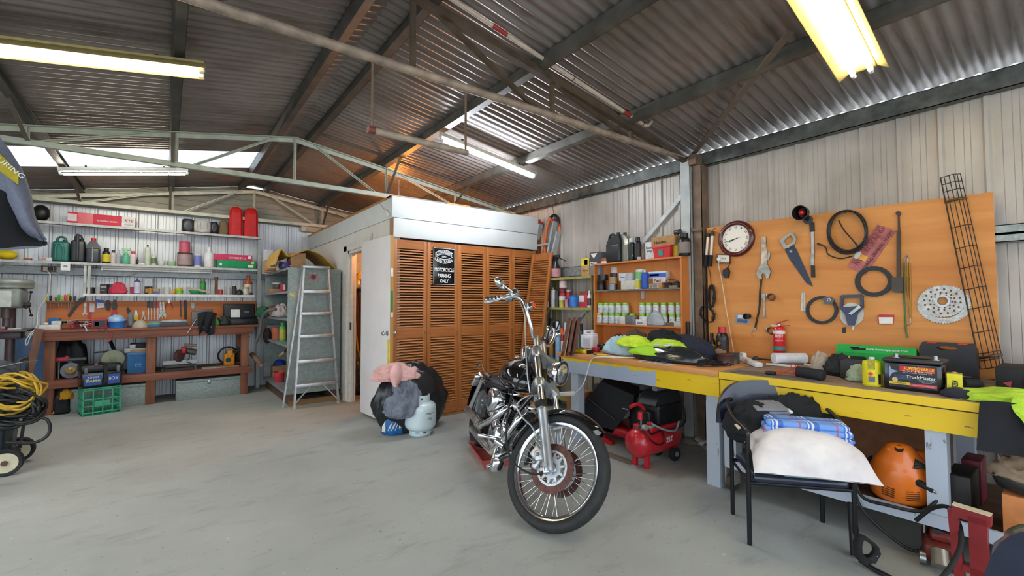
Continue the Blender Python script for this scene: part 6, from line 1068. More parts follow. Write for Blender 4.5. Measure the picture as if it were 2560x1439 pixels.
# red hooded lamp
p=wpt(830,380); q_=p+V((-.17,.02,.06)); o=thing('signal_lamp','red signal lamp in a black hood sticking out of the board top','lamp',p); dn=(V((-.8,.05,-.1))).normalized(); AXL=dn.to_track_quat('Z','Y').to_matrix().to_4x4(); c0=wpt(815,320,.06)
B().lathe([(0,0),(.03,0),(.045,.03),(.06,.1),(.056,.1),(.04,.03),(0,.02)],c0,24,AXL).done('hood',BLACK,o); B().sph(c0+dn*.055,.026,14,10).done('red_lens',mt('#b81c1c',.2,coat=.5),o); B().cyl(c0,wpt(835,385,.005),.02,n=12).cyl(wpt(835,372,.0),wpt(835,372,.03),.035,n=14).done('stem',BLACK,o)
# wire mesh channel
P2=lambda x,y:(2300+x/7.196,400+y/7.196); o=thing('wire_basket','long rusty wire mesh channel leaning against the tool board','basket',(XP-.05,.6,1.5)); WM=mt('#3e342a',.6,.4)
tops=[P2(*q) for q in ((368,318),(432,300),(520,275),(603,250),(665,250),(728,245))]; bots=[(2451,922),(2465,921),(2480,919),(2492,916),(2501,915),(2510,914)]; dep=[.012,.05,.09,.1,.055,.015]
T=[hit(*t,x=XP-d) for t,d in zip(tops,dep)]; Bo=[hit(*t,x=XP-d) for t,d in zip(bots,dep)]; b=B()
for i in range(6): b.cyl(T[i],Bo[i],.0026 if i else .004,n=6)
for t in (0,.04,.08,.275,.385,.49,.6,.7,.82,.925,.96,1): b.tube([T[i].lerp(Bo[i],t) for i in range(6)],.0026,6)
b.done('mesh',WM,o)
for t,m in ((.135,mt('#5a5648',.5,.4)),(.945,mt('#5a5550',.5,.4))): B().tube([T[i].lerp(Bo[i],t)+V((-.006,0,0)) for i in range(6)],.009,6).done('tie_strap',m,o)
# fire extinguisher hung on a bracket
p=wpt(645,1350,.0); e0=V((XP-.05,wpt(645,1220).y,hit(1953,888,x=XP-.05).z)); h=hit(1953,806,x=XP-.05).z-e0.z; r=.045; o=thing('fire_extinguisher','red fire extinguisher mounted low on the tool board','fire extinguisher',e0); REDX=mt('#cf1f26',.3,coat=.4,var=.04)
B().lathe([(r*.8,0),(r,.01),(r,h*.78),(r*.85,h*.86),(r*.4,h*.9)],e0,24).done('cylinder',REDX,o); B().cyl(e0+V((0,0,h*.88)),e0+V((0,0,h*.96)),r*.35,n=12).done('valve',STEEL,o); hp=e0+V((0,0,h*.96)); B().bar(hp+V((0,.02,0)),hp+V((0,-.07,.035)),.022,.006).bar(hp+V((0,.02,-.02)),hp+V((0,-.08,-.01)),.022,.006).done('handle',RED,o); B().bar(hp+V((-.02,0.0,-.02)),hp+V((-.02,.05,-.01)),.02,.02).done('nozzle',mt('#d8b08a',.5),o)
for z0,z1,m,nm in ((.66,.76,WHITE,'white_band'),(.16,.28,mt('#2f8a86',.5),'teal_band')): B().lathe([(r,h*z0),(r*1.02,h*z0),(r*1.02,h*z1),(r,h*z1)],e0,24).done(nm,m,o)
vd=V((-e0.x,-e0.y,0)).normalized(); txt('SAFETY',e0+vd*r*1.04+V((0,0,h*.6)),(vd.y,-vd.x,0) if False else V((0,0,1)).cross(vd),(0,0,1),.06,.024,WHITE,o,bold=.015); txt('FIRE EXTINGUISHER',e0+vd*r*1.04+V((0,0,h*.46)),V((0,0,1)).cross(vd),(0,0,1),.055,.01,WHITE,o); B().box(XP-.006,XP-.0006,e0.y-.02,e0.y+.02,e0.z+h*.2,e0.z+h*.7).done('bracket',IRON,o)
# ================= yellow benches along the eave wall =================
FX=3.2; TT=BTR; PAL='#a3aec0'
q=NT('bench_fascia_paint'); g=q.n('ShaderNodeNewGeometry'); sp=q.n('ShaderNodeSeparateXYZ'); q.l(g.outputs['Position'],sp.inputs[0]); co=q.coord(); n1=q.noise(co,9,4); n2=q.noise(q.coord((1,.25,1)),26,5,.7)
yb_=hit(1640,950,x=FX).y
a=q.math('GREATER_THAN',q.math('ADD',q.math('MULTIPLY',q.math('SUBTRACT',n1,.5),.16),q.math('SUBTRACT',yb_,sp.outputs[1])),0)
c=q.math('GREATER_THAN',q.math('ADD',q.math('MULTIPLY',q.math('SUBTRACT',n1,.5),.07),sp.outputs[2]),.782)
yel=q.math('MAXIMUM',a,c); col=q.mix(yel,PAL,'#e8bf0c'); col=q.mix(q.ramp(n2,[(.66,0.),(.69,.9)]),col,'#5a4a34'); col=q.mix(q.ramp(q.noise(co,3,4),[(.62,0.),(.75,.35)]),col,'#cdbb70'); FASM=q.base(col,.5)
q=NT('worn_pale_paint'); co=q.coord(); n2=q.noise(q.coord((1,1,.3)),20,5,.7); PALM=q.base(q.mix(q.ramp(n2,[(.62,0.),(.66,.8)]),'#b4bcc8','#5d5242'),.6)
TOPW=wood('#c08a52','#8d5f34',.7,1,2,.8); TOPD=(lambda q:(q.base(q.ramp(q.noise(q.coord(),7,6,.7),[(.3,'#6a5a4c'),(.7,'#a08a74')]),.75)))(NT('worn_bench_top'))
o=thing('work_bench','far yellow and grey work bench under the bookcase','bench',(3.65,2.4,0))
B().box(FX,4.125,1.70,3.40,TT-.045,TT,.003).done('bench_top',wood('#dfa063','#b5743a',.6,1,2,.8),o); B().box(FX+.012,FX+.04,1.70,3.38,.665,TT-.046).done('fascia',FASM,o); B().box(FX+.012,3.9,3.355,3.38,.70,TT-.046).done('end_fascia',PALM,o)
yl=hit(1415,980,x=FX+.05).y,hit(1447,980,x=FX+.05).y
for y in (yl[1],1.72): B().box(FX+.041,FX+.13,y,y+.1,0,TT-.047).done('leg',PALM,o)
B().box(4.0,4.09,3.0,3.1,0,TT-.047).done('leg',PALM,o); B().box(4.0,4.09,1.75,1.84,0,TT-.047).done('leg',PALM,o)
o=thing('work_bench','near yellow work bench on castors below the tool board','bench',(3.65,.6,0)); Y0=-.55
B().box(FX,4.18,Y0,1.69,TT-.05,TT-.0005,.003).done('bench_top',TOPD,o); B().box(FX-.006,FX-.0005,Y0,1.69,TT-.05,TT-.004).done('top_edge',FASM,o); B().box(FX+.012,FX+.04,Y0,1.69,.675,TT-.06).done('fascia',FASM,o)
for y in (1.6,.5,Y0+.02): B().box(FX+.041,FX+.13,y,y+.085,.17,TT-.051).done('leg',PALM,o); B().box(4.08,4.16,y,y+.085,.0,TT-.051).done('leg',PALM,o)
B().box(FX+.02,FX+.04,Y0,1.66,.17,.235).done('lower_rail',PALM,o); B().box(FX+.041,4.1,Y0,1.66,.2,.219).done('lower_shelf',wood('#7c5a40','#4a3426',.7,1),o)
for y in (1.62,.54):
    c=V((FX+.085,y+.03,0)); B().cyl(c+V((0,-.022,.055)),c+V((0,.022,.055)),.055,n=20).done('caster',mt('#4a4238',.7),o); B().box(c.x-.04,c.x+.04,c.y-.035,c.y-.027,.05,.169).box(c.x-.04,c.x+.04,c.y+.027,c.y+.035,.05,.169).done('caster_fork',mt('#a8a498',.5,.3),o)
# --- far bench: chargers, rags, clothing
def onb(name,label,cat,a,c,t,x,d,col,**k): return sx_(name,label,cat,a,c,t,TT+.001,x,d,col,**k)
o,M,s=onb('battery_charger','small yellow charger box on the far bench corner','charger',1433,1469,874,3.3,.08,'#e8d21a',b=.004); w,d,h=s; B(M).box(-w/2-.002,-w/2+.012,-d/2-.002,d/2+.002,-.0,h+.002).box(w/2-.012,w/2+.002,-d/2-.002,d/2+.002,0,h+.002).done('black_end',BLACK,o)
b=B().tube(curve([hit(1434,880,x=3.33),hit(1415,888,x=3.25),hit(1402,905,x=3.19),hit(1398,915,x=3.19)]),.004,6); b.done('black_wire',BLACK,o)
p=hit(1492,880,z=TT); o=thing('cordless_tool','red and black cordless tool with a yellow battery on the far bench','tool',p); B(FR(p,*RW)).box(-.05,.02,0,.05,-.04,.03,.012).done('red_body',mt('#b8283a',.4),o); B(FR(p,*RW)).box(-.03,.06,.02,.085,-.1,-.03,.015).done('black_body',BLACK,o); B(FR(p,*RW)).box(.05,.09,.0,.07,-.12,-.03,.01).done('yellow_battery',YEL,o)
o=thing('yellow_tool','yellow handled blade lying beside the cordless tool','knife',hit(1505,886,z=TT)); B().bar(hit(1484,887,z=TT)+V((0,0,.006)),hit(1492,887,z=TT)+V((0,0,.006)),.02,.008).done('blade',IRON,o); B().bar(hit(1492,887,z=TT)+V((0,0,.006)),hit(1518,888,z=TT)+V((0,0,.006)),.022,.01).done('handle',YEL,o)
def rag(name,label,cat,p0_,p1_,t,x,mat,seed,dx=.09,**k):
    p,w,h=spx(p0_,p1_,t,TT,x=x); o=thing(name,label,cat,p); heap(B(),(p.x+dx,p.y,TT),(dx,w/2,h*.95),seed,**k).done(name.split('_')[-1],mat,o,150); return o
rag('blue_rag','crumpled pale blue rag on the far bench','rag',1502,1577,850,3.42,fab('#b4d0d8','#8fb0bc'),81,a=.2,f=2.4); rag('brown_rag','crumpled brown rag behind the pale blue one','rag',1545,1607,836,3.62,fab('#5a4638'),82,a=.2); rag('dark_rag','dark brown rag left of the bigger brown one','rag',1520,1550,844,3.7,fab('#3a2a26'),83,a=.2); rag('white_rag','small pale scrap of cloth beside the clothes pile','rag',1598,1622,852,3.62,fab('#b4bcc4'),84,dx=.05)
o=rag('navy_jacket','navy and yellow high visibility jacket heaped on the far bench','jacket',1612,1752,850,3.5,fab('#23283a'),85,dx=.17,a=.16,f=1.8,n=64,m=40)
for x,y,zz,r,sd,c_ in ((3.44,2.62,.1,(.1,.16,.075),86,'#d8ee3a'),(3.5,2.33,.09,(.12,.17,.07),87,'#c8ea3a'),(3.38,2.42,.045,(.09,.18,.06),88,'#9fe03a')):
    heap(B(),(x,y,TT+zz),r,sd,.2,2).done('yellow_panel',fab(c_,'#a8c82a'),o,60)
heap(B(),(3.6,2.42,TT+.15),(.1,.13,.08),89,.25,2).done('black_hood',fab('#17181c'),o,60)
for y,a_ in ((2.33,.3),(2.24,-.2)): B().bar((3.36,y,TT+.135),(3.52,y+.05*a_,TT+.165),.05,.01,b=.003).done('reflective_strip',mt('#e2e4dc',.4),o)
o=rag('black_bag','shiny black bag lying under the high visibility jacket','bag',1576,1745,872,3.3,mt('#23292a',.22,coat=.3),90,dx=.1,a=.14,f=1.6)
p,q_=hit(1578,908,z=TT),hit(1690,912,z=TT); o=thing('black_striped_paper','black and white printed sheet on the edge of the far bench','paper',p); F=FR((3.215,hit(1578,905,z=TT).y,TT+.001),(0,-1,0),(1,0,0)); B(F).box(0,.3,0,.1,0,.0015).done('sheet',PAPER,o); b=B(F)
for i in range(6): b.prism([(.02+i*.047,.01,.0016),(.045+i*.047,.01,.0016),(.06+i*.047,.09,.0016),(.035+i*.047,.09,.0016)],(0,0,.0006))
b.done('stripes',BLACK,o)
o,M,s=onb('box','plain brown carton behind the clothes pile','box',1757,1798,876,3.72,.12,'#a8845e')
for i,(a,c,t,x,col,lb) in enumerate(((1795,1832,884,3.6,'#5a3a34','low dark red tin at the joint of the benches'),(1820,1847,880,3.72,'#4a4644','low dark grey tin behind the dark red one'))): rowx(TT,x,[('tin','parts_tin',lb,'tin',a,c,t,col,'#6a625e',None)])
B2=hit(1808,877,x=3.95); 
o=rowx(TT,3.95,[('squat','oil_bottle','big black oil bottle with a red cap before the tool board','bottle',1791,1820,817,'#1b1a1c','#c8242c','#2a2426',dict(wf=.95)),('bottle','cleaner_bottle','black and yellow bottle left of the big oil bottle','bottle',1771,1788,832,'#1c1c1c','#1c1c1e','#d8c83a')])[0]
p=V(o.location); txt('PENRITE',p+V((-.058,0,.075)),*RW,.05,.009,mt('#c8a03a',.4),o); txt('4ST',p+V((-.058,0,.105)),*RW,.035,.014,mt('#d83a3a',.5),o,bold=.02); txt('10W-40',p+V((-.058,0,.085)),*RW,.055,.013,WHITE,o,bold=.01); B(FR(p+V((-.056,0,.14)),(0,-.7,.7),(0,.7,.7))).box(-.012,.012,-.012,.012,0,.002).done('gold_badge',mt('#c89a3a',.3,.5),o)
o=thing('extension_lead','white extension lead running along the far bench and over its edge','cable',hit(1500,895,x=3.2)); B().tube(curve([hit(1830,893,x=3.6),hit(1790,905,z=TT+.008),hit(1740,908,z=TT+.008),hit(1620,895,z=TT+.008),hit(1560,893,z=TT+.008),hit(1500,892,z=TT+.008),hit(1478,900,x=3.19),hit(1468,930,x=3.18),hit(1458,960,x=3.16),hit(1440,980,x=3.14),hit(1430,983,x=3.12)]),.0055,8).done('lead',WHITE,o)
a,c=hit(1390,985,x=3.08),hit(1435,983,x=3.12); B().bar(a,c,.03,.04,b=.006).done('socket_block',WHITE,o)
o=thing('power_board','white power board on the near bench below the cream lead','power board',hit(1865,905,z=TT)); p,q_=hit(1838,893,z=TT),hit(1898,919,z=TT); B().bar(p+V((0,0,.02)),q_+V((0,0,.02)),.055,.038,b=.008).done('case',WHITE,o); B().bar(p+(q_-p)*.3+V((0,0,.055)),p+(q_-p)*.45+V((0,0,.055)),.03,.035,b=.005).done('white_plug',WHITE,o); B().bar(p+(q_-p)*.75+V((.03,0,.045)),p+(q_-p)*.85+V((.03,0,.06)),.03,.03,b=.008).done('black_plug',BLACK,o)
o=thing('black_cord_pile','tangle of black cords at the joint of the benches','cables',hit(1770,910,z=TT)); b=B(); r=random.Random(4)
for k in range(7): b.tube(curve([hit(r.uniform(1720,1835),r.uniform(898,916),z=TT+.006+.004*k) for _ in range(5)]),.004,6)
b.done('cords',BLACK,o)
p,w,h=spx(1456,1492,823,TT,x=3.75); o=thing('white_jug','white plastic jug with handwriting in front of the bookcase end','jug',p); T_=MX.Translation(p); W=w*.42; JW=mt('#e8e8ec',.4)
b=B(T_); b.box(-.05,.05,-W,W,0,h*.72,.014,3).box(-.045,.045,-W*.9,W*.6,h*.7,h*.8,.012).box(-.02,.02,W*.35,W*.85,h*.66,h*.92,.01).box(-.02,.02,-W*.2,W*.85,h*.86,h*.95,.01); b.done('body',JW,o); B(T_).cyl((0,-W*.45,h*.78),(0,-W*.45,h),.018,n=14).done('cap',JW,o); B(T_).box(-.0525,-.05,-W*.6,W*.6,h*.15,h*.55).done('label',mt('#d4d4da',.6,sc=90,var=.25),o)
# --- near bench
o=thing('paper_roll','white bubble wrap roll lying across the near bench','roll',hit(2010,895,z=TT)); a,c=V((3.72,1.53,TT+.045)),V((4.02,1.12,TT+.045)); a=hit(1934,895,z=TT+.045); c=hit(2090,880,z=TT+.045); c.x=min(c.x,4.13); B().cyl(a,c,.043,n=20).done('roll',mt('#e4e6ec',.4),o)
o,M,s=onb('shock_box','long green suspension carton open on the near bench','box',2090,2294,884,3.98,.12,'#0fa03c',b=.001); w,d,h=s; F=M@FR((0,-d/2,h),(1,0,0),(0,0,1)); 
B(M).prism([(-w/2,d/2,h),(-w/2,-d/2-.0,h+.0),(-w/2,-d/2+.02,h+.055)],(w*.98,0,0)).done('open_lid',mt('#12a842',.5),o); p=M@V((w*.14,-d/2+.008,h+.028)); txt('www.ikonsuspension.com',p,(0,-1,0),(.35,0,.94),w*.5,.022,mt('#d8ead8',.6),o,bold=.01); p=M@V((-w*.2,-d/2+.008,h+.022)); B(FR(p,(0,-1,0),(.35,0,.94))).box(-.04,.04,-.004,.012,0,.002).box(-.05,.0,.004,.018,0,.002).done('black_print',BLACK,o); b=B(M); 
for i in range(9): b.torus((w*.2+i*.018,-d/2-.001,h*.4),(1,.3,0),.016,.003,12,5)
b.done('spring_print',BLACK,o)
o=thing('umbrella','red folded umbrella lying before the green carton','umbrella',hit(2175,884,z=TT+.05)); a,c=hit(2140,893,z=TT+.07),hit(2216,888,z=TT+.07); B().tube([a,a.lerp(c,.3),a.lerp(c,.8),c],[.012,.022,.028,.01],10).done('fabric',fab('#b8202c'),o); B().cyl(a+V((0,0,-.012)),V((a.x,a.y,TT)),.006,n=6).cyl(c,V((c.x,c.y,TT)),.006,n=6).done('ribs',BLACK,o)
rag('beige_rag','beige rag in front of the white roll','rag',2020,2066,890,3.62,fab('#b8a898'),95,dx=.06); rag('black_glove','black gloves heaped behind the black speaker','gloves',2058,2125,900,3.6,mt('#1b1b1e',.7),96,dx=.07,a=.3,f=3)
o,M,s=onb('drill_case','dark grey grip case between the gloves and the yellow can','case',2097,2160,900,3.55,.1,'#33353b',b=.015); 
o=thing('torch','black and chrome torch lying on the dark case','torch',hit(2110,892,z=TT+.05)); a,c=hit(2086,893,z=TT+.11),hit(2160,897,z=TT+.09); B().cyl(a,c,.017,n=14).done('barrel',BLACK,o); B().cyl(a.lerp(c,.28),a.lerp(c,.45),.0185,n=14).done('chrome_ring',CHROME,o); B().cyl(V((a.x,a.y,TT)),a,.01,n=8).cyl(V((c.x,c.y,TT)),c,.01,n=8).done('stand',BLACK,o)
a,c=hit(1990,928,z=TT+.035),hit(2058,938,z=TT+.035); o=thing('round_speaker','black cylindrical speaker with a red cord loop on the near bench','speaker',a); B().tube([a,a.lerp(c,.05),a.lerp(c,.95),c],[.03,.036,.036,.03],20).done('body',RUB,o); B().torus(a.lerp(c,.08),c-a,.038,.003,20,6).tube(curve([a+V((0,0,.036)),a+V((-.02,.01,.05)),a+V((-.03,.03,.02)),a+V((-.03,.1,-.028)),a+V((-.02,.2,-.03))]),.003,6).done('red_cord',mt('#d8402c',.5),o)
a,c=hit(1916,931,z=TT+.014),hit(1938,934,z=TT+.014); o=thing('short_tube','short black tube left of the cylindrical speaker','tube',a); B().cyl(a,c,.014,n=14).done('tube',BLACK,o)
o=thing('wire_bits','thin red and orange wires left of the cylindrical speaker','wires',hit(1960,928,z=TT)); b=B(); 
for k in range(4): b.tube(curve([hit(1905+k*8,928+k,z=TT+.004),hit(1950,930-2*k,z=TT+.006),hit(1984,931+k,z=TT+.004)]),.002,5)
b.done('wires',mt('#d85a2c',.5),o)
o=thing('white_papers','loose white papers behind the cylindrical speaker','paper',hit(2030,915,z=TT)); 
for i,(a,c) in enumerate((((2010,912),(2062,922)),((1915,912),(1985,918)))):
    p,q_=hit(*a,z=TT),hit(*c,z=TT); B().prism([(p.x,p.y,TT+.001+i*.002),(q_.x,q_.y,TT+.001),(q_.x+.12,q_.y+.02,TT+.001),(p.x+.12,p.y+.05,TT+.001)],(0,0,.002)).done('sheet',PAPER,o)
rag('green_rag','pale green rag between the speaker and the yellow can','rag',2110,2166,921,3.42,fab('#a8b89a'),97,dx=.06)
p=hit(2112,941,z=TT); o=thing('red_pliers','red and blue handled hand tool on the near bench','pliers',p); B().bar(hit(2096,936,z=TT)+V((0,0,.014)),hit(2122,941,z=TT)+V((0,0,.014)),.028,.026,b=.01).done('red_grip',mt('#c8202c',.4),o); B().bar(hit(2106,944,z=TT)+V((0,0,.012)),hit(2124,950,z=TT)+V((0,0,.012)),.03,.024,b=.006).done('black_case',BLACK,o); B().bar(hit(2108,943,z=TT)+V((0,0,.026)),hit(2121,946,z=TT)+V((0,0,.026)),.006,.003).done('yellow_stripe',YEL,o)
p=hit(2143,950,z=TT); o=thing('clear_globes','little clear globes beside the red hand tool','globes',p); b=B()
for k in range(4): b.sph(p+V((.02*math.cos(k*1.7),.025*math.sin(k*1.7),.012)),.012,10,8)
b.done('globe',mt('#e0d8d8',.1,tr=.5,var=0),o)
o=thing('dark_mat','flat dark rubber mat along the front of the near bench','mat',(3.3,1.3,TT)); B().box(3.22,3.36,1.1,1.62,TT,TT+.004).done('mat',mt('#6a6058',.8),o)
rowx(TT,3.35,[('can','solvent_can','tall yellow solvent spray can with a white nozzle on the near bench','can',2161,2198,892,'#e8dc1c','#e4e4e0','#ecdc14')])
yc=bpy.data.objects['solvent_can']; p=V(yc.location); vd=(V((-p.x,-p.y,0))).normalized(); uu=V((0,0,1)).cross(vd); rr=.0465
B(FR(p+vd*rr+uu*-.008+V((0,0,.075)),(uu+V((0,0,1))),(V((0,0,1))-uu))).box(-.009,.009,-.009,.009,-.002,.002).done('red_diamond',mt('#d8301c',.5),yc); B(FR(p+vd*rr+V((0,0,.045)),uu,(0,0,1))).box(-.018,.012,-.016,.016,-.002,.0015).done('barcode',mt('#8a8a9a',.5,sc=300,var=.8),yc); B(FR(p+vd*rr+V((0,0,.13)),uu,(0,0,1))).box(-.02,.014,-.03,.03,-.003,.001).done('small_print',mt('#c8b81c',.5,sc=200,var=.5),yc); B(FR(p+(vd+uu*.9).normalized()*rr+V((0,0,.045)),(uu-vd*.6),(0,0,1))).box(-.005,.008,-.03,.03,-.002,.002).done('black_bar',BLACK,yc)
# big truck battery
f0=hit(2212,978,z=TT); f1=hit(2356,993,z=TT); BXF=3.305; y0,y1=hit(2210,978,x=BXF).y,hit(2356,993,x=BXF).y; BW_=y0-y1; h=hit(2285,896,x=BXF).z-TT
o=thing('truck_battery','large black truck battery on the near bench beside the yellow can','battery',(BXF+.09,(y0+y1)/2,TT)); BD=.19; B().box(BXF,BXF+BD,y1,y0,TT,TT+h*.84,.006).done('case',BLACKG,o); B().box(BXF-.004,BXF+BD+.004,y1-.004,y0+.004,TT+h*.85,TT+h*.97,.006).box(BXF+.05,BXF+BD-.04,y1+.04,y0-.04,TT+h*.97,TT+h*1.02,.004).done('lid',mt('#2a2a2c',.4),o)
for y in (y1+.03,y0-.05): B().cyl((BXF+.05,y,TT+h*.97),(BXF+.05,y,TT+h*1.1),.011,n=14).cyl((BXF+.05,y,TT+h*.97),(BXF+.05,y,TT+h*.99),.02,n=14).done('terminal',STEEL,o)
F=FR((BXF-.0005,(y0+y1)/2,TT+h*.42),*RW); L=B(F).box(-BW_*.4,BW_*.43,-h*.32,h*.36,0,.001).done('label',mt('#101014',.4),o); LB=lambda x0,x1,z0,z1,m,nm,k=.0012: B(F).box(BW_*x0,BW_*x1,h*z0,h*z1,k,k+.0008).done(nm,m,o)
LB(-.2,.4,.17,.33,mt('#d81c24',.5),'red_band'); LB(-.4,-.03,-.24,-.16,mt('#e8c81c',.5),'yellow_band'); LB(-.03,.42,-.27,-.18,mt('#e0404a',.5),'red_strip')
B(F).prism([(-BW_*.39,h*.35,.0015),(-BW_*.34,h*.2,.0015),(-BW_*.22,h*.16,.0015),(-BW_*.33,h*.1,.0015),(-BW_*.39,-h*.05,.0015)],(0,0,.0006)).done('star_print',mt('#8fa4c8',.5),o); LB(-.3,.0,-.08,.06,mt('#3a4a6c',.5,sc=60,var=.5),'truck_print'); B(F).lathe([(h*.07,.0015),(h*.07,.003),(0,.003)],(-BW_*.29,-h*.1,0),18).done('seal_print',mt('#d8b88a',.5),o)
ft=lambda t,x,z,w,hh,m,**k: txt(t,F@V((BW_*x,h*z,.0025)),*RW,BW_*w,h*hh,m,o,**k)
ft('SUPERCHARGE',.13,.27,.52,.09,mt('#f0d820',.4),bold=.02,shear=.2); ft('BATTERIES',.1,.185,.5,.035,WHITE,bold=.01); ft('GEAR AHEAD LONGER LIFE',.1,.135,.5,.022,WHITE); ft('TruckMaster',.16,.02,.5,.1,WHITE,bold=.015); ft('Commercial vehicles\nTrucks and buses\nAgriculture',.26,-.09,.32,.11,mt('#a8a8b0',.5)); ft('WARRANTY',-.22,-.2,.25,.03,BLACK); ft('CALCIUM TECHNOLOGY',.2,-.225,.36,.025,WHITE)
# pest bait box
o,M,s=sx_('pest_box','small yellow pest bait carton at the foot of the truck battery','box',2363,2402,934,TT,3.34,.08,'#a8a040',b=.001,rz=R(8)); front(o,M,s,0,1,0,1,mt('#f0e01c',.5),'yellow_face'); w,d,h_=s; p=M@V((w*.02,-d/2-.0035,h_*.45)); txt('BLITZEM',p,(0,0,1),M.to_3x3()@V((-1,0,0)),h_*.5,w*.36,BLACK,o,bold=.03); front(o,M,s,.06,.2,.3,.5,mt('#d8501c',.5),'red_tab'); B(M).sph((0,0,h_),(.014,.014,.008),10,6).done('crumb',mt('#d8a88a',.6),o)
# black tool case leaning on the board
p,w,h_=spx(2297,2440,856,TT,x=4.0); w=abs(hit(2297,940,x=4.0).y-hit(2440,940,x=4.0).y); o=thing('tool_case','upright black tool case with red handle ends behind the truck battery','case',p); W=w/2; F=FR(p+V((.0,0,.001)),*RW); h_=hit(2370,858,x=4.0).z-TT
out=[(-W,0),(W,0),(W,h_*.8),(W*.88,h_),(-W*.88,h_),(-W,h_*.85)]; n=32
def rs(pts,n):
    L=[];k=len(pts); 
    for i in range(k):
        a,c=V((*pts[i],0)),V((*pts[(i+1)%k],0)); m=n//k+ (1 if i<n%k else 0)
        for j in range(m): L.append(a.lerp(c,j/m))
    return L
O=rs(out,36); cx_,cz_=0,h_*.86; I=[]
for q in O:
    an=math.atan2(q.y-cz_,q.x-cx_); I.append(V((cx_+W*.36*math.cos(an),cz_+h_*.06*math.sin(an),0)))
B().ring([F@q for q in O],[F@q for q in I],(.09,0,0)).done('shell',mt('#232326',.5),o); 
for sg in (-1,1): B(F).box(sg*W*.55-W*.17,sg*W*.55+W*.17,h_*.965,h_*1.01,-.07,.002,.004).done('red_handle_end',mt('#c83a2c',.4),o)
txt('toolmaster',F@V((W*.62,h_*.12,.0015)),*RW,W*.4,h_*.035,mt('#d8d8d8',.5),o)
o=thing('black_grip','black rubber grip lying right of the black tool case','grip',hit(2440,955,z=TT)); B().tube([hit(2410,957,z=TT+.03),hit(2445,958,z=TT+.03),hit(2455,962,z=TT+.02)],[.025,.024,.012],12).done('grip',RUB,o)
# subwoofer
ys0,ys1=.36,-.02; o=thing('subwoofer_box','black speaker box with a bare round cone at the right photo edge','speaker',(3.85,.17,TT)); hz=hit(2490,917,x=3.7).z; B().box(3.7,4.0,ys1,ys0,TT,hz,.004).done('cabinet',mt('#1d1d1f',.7),o); cc=V((3.7,.19,(TT+hz)/2)); AXS=MX.Rotation(R(-90),4,'Y'); rs_=(hz-TT)*.44
B().lathe([(rs_*1.06,0),(rs_*1.06,.012),(rs_*.92,.012),(rs_*.92,0)],cc,36,AXS).done('rim',mt('#5a5e56',.35,.6),o); B().lathe([(rs_*.92,.008),(rs_*.85,.011),(rs_*.78,.004),(rs_*.3,.0015),(rs_*.28,.012),(0,.016)],cc,32,AXS).done('cone',BLACKG,o); B(FR((3.6985,ys0-.05,TT+.045),(0,-.8,-.6),(0,-.6,.8))).prism([(-.018,-.012),(.018,-.012),(0,.018)],(0,0,.001)).done('sticker',mt('#b8404a',.5),o)
# hi-vis vest hanging over the bench front
o=thing('hi_vis_vest','bright yellow and black high visibility vest hanging over the near bench end','vest',(3.22,.3,TT)); HV=fab('#b9da3c','#97b828')
heap(B(),(3.33,.26,TT+.001),(.13,.2,.055),101,.16,1.7,64,36,flat=.05).done('yellow_cloth',HV,o,60); heap(B(),(3.3,.45,TT+.001),(.06,.07,.035),102,.2,2.2).done('black_collar',fab('#2a2a38'),o)
vp=lambda px,py,d: hit(px,py,x=FX-d)
def vs_(u,v): 
    y=.36-.42*u; z=TT+.012-.235*v; return V((FX-.03-.012*math.sin(u*9+v*2)-.01*v,y+.02*v,z+.012*math.sin(u*7)*(1-v)))
B().sheet(vs_,20,14,.012).done('black_panel',fab('#1f1f24'),o,60); B().sheet(lambda u,v: vs_(u,.8+.035*v)-V((.006,0,0)),20,2,.004).done('green_piping',mt('#a8d83a',.6),o); B().sheet(lambda u,v: V((FX-.012-.034*min(1,v*2)-.01*math.sin(u*6+2*v),.24-.24*u+.02*math.sin(v*5),TT+.055-.18*v*(.75+.35*math.sin(u*3)))),14,12,.012).done('yellow_flap',HV,o,60)
# ================= below the benches =================
o=thing('backing_board','brown sheet standing against the wall under the near bench','board',(4.12,.95,.25)); B().box(4.08,4.095,.62,1.35,.221,.72).done('sheet',mt('#a8704c',.7),o)
# red mower with its catcher
o=thing('lawn_mower','red lawn mower with a black grass catcher under the far bench','mower',(3.75,2.9,0)); 
cp_=[hit(x,y,x=3.45+.0*x) for x,y in ((1503,952),(1585,988),(1583,1012),(1528,1085),(1432,1042))]
B().prism(cp_,V((.3,.16,.02))).done('grass_catcher',fab('#22232a','#17181d',.6,40),o); a,c=hit(1470,995,x=3.435),hit(1538,1048,x=3.435); B().cyl(a,c,.006,n=8).cyl(hit(1468,996,x=3.43),hit(1450,1022,x=3.43),.008,n=8).done('catcher_frame',mt('#5a5a58',.4,.5),o)
B().box(3.45,3.85,2.55,3.05,.07,.16,.03).done('deck',mt('#c8202c',.35),o); B().box(3.5,3.75,2.5,2.75,.16,.42,.04).done('engine',mt('#1c1c20',.5),o); B().prism([hit(*q,x=3.4) for q in ((1452,1064),(1478,1072),(1530,1105),(1530,1128),(1505,1128),(1470,1092))],(.06,.02,0)).done('front_apron',mt('#c8202c',.35),o)
for x,y in ((3.45,2.58),(3.86,2.6),(3.9,3.0)): B().lathe([(.03,-.025),(.085,-.025),(.09,0),(.085,.025),(.03,.025)],(x,y,.09),20,MX.Rotation(R(90),4,'X')).done('wheel',RUB,o)
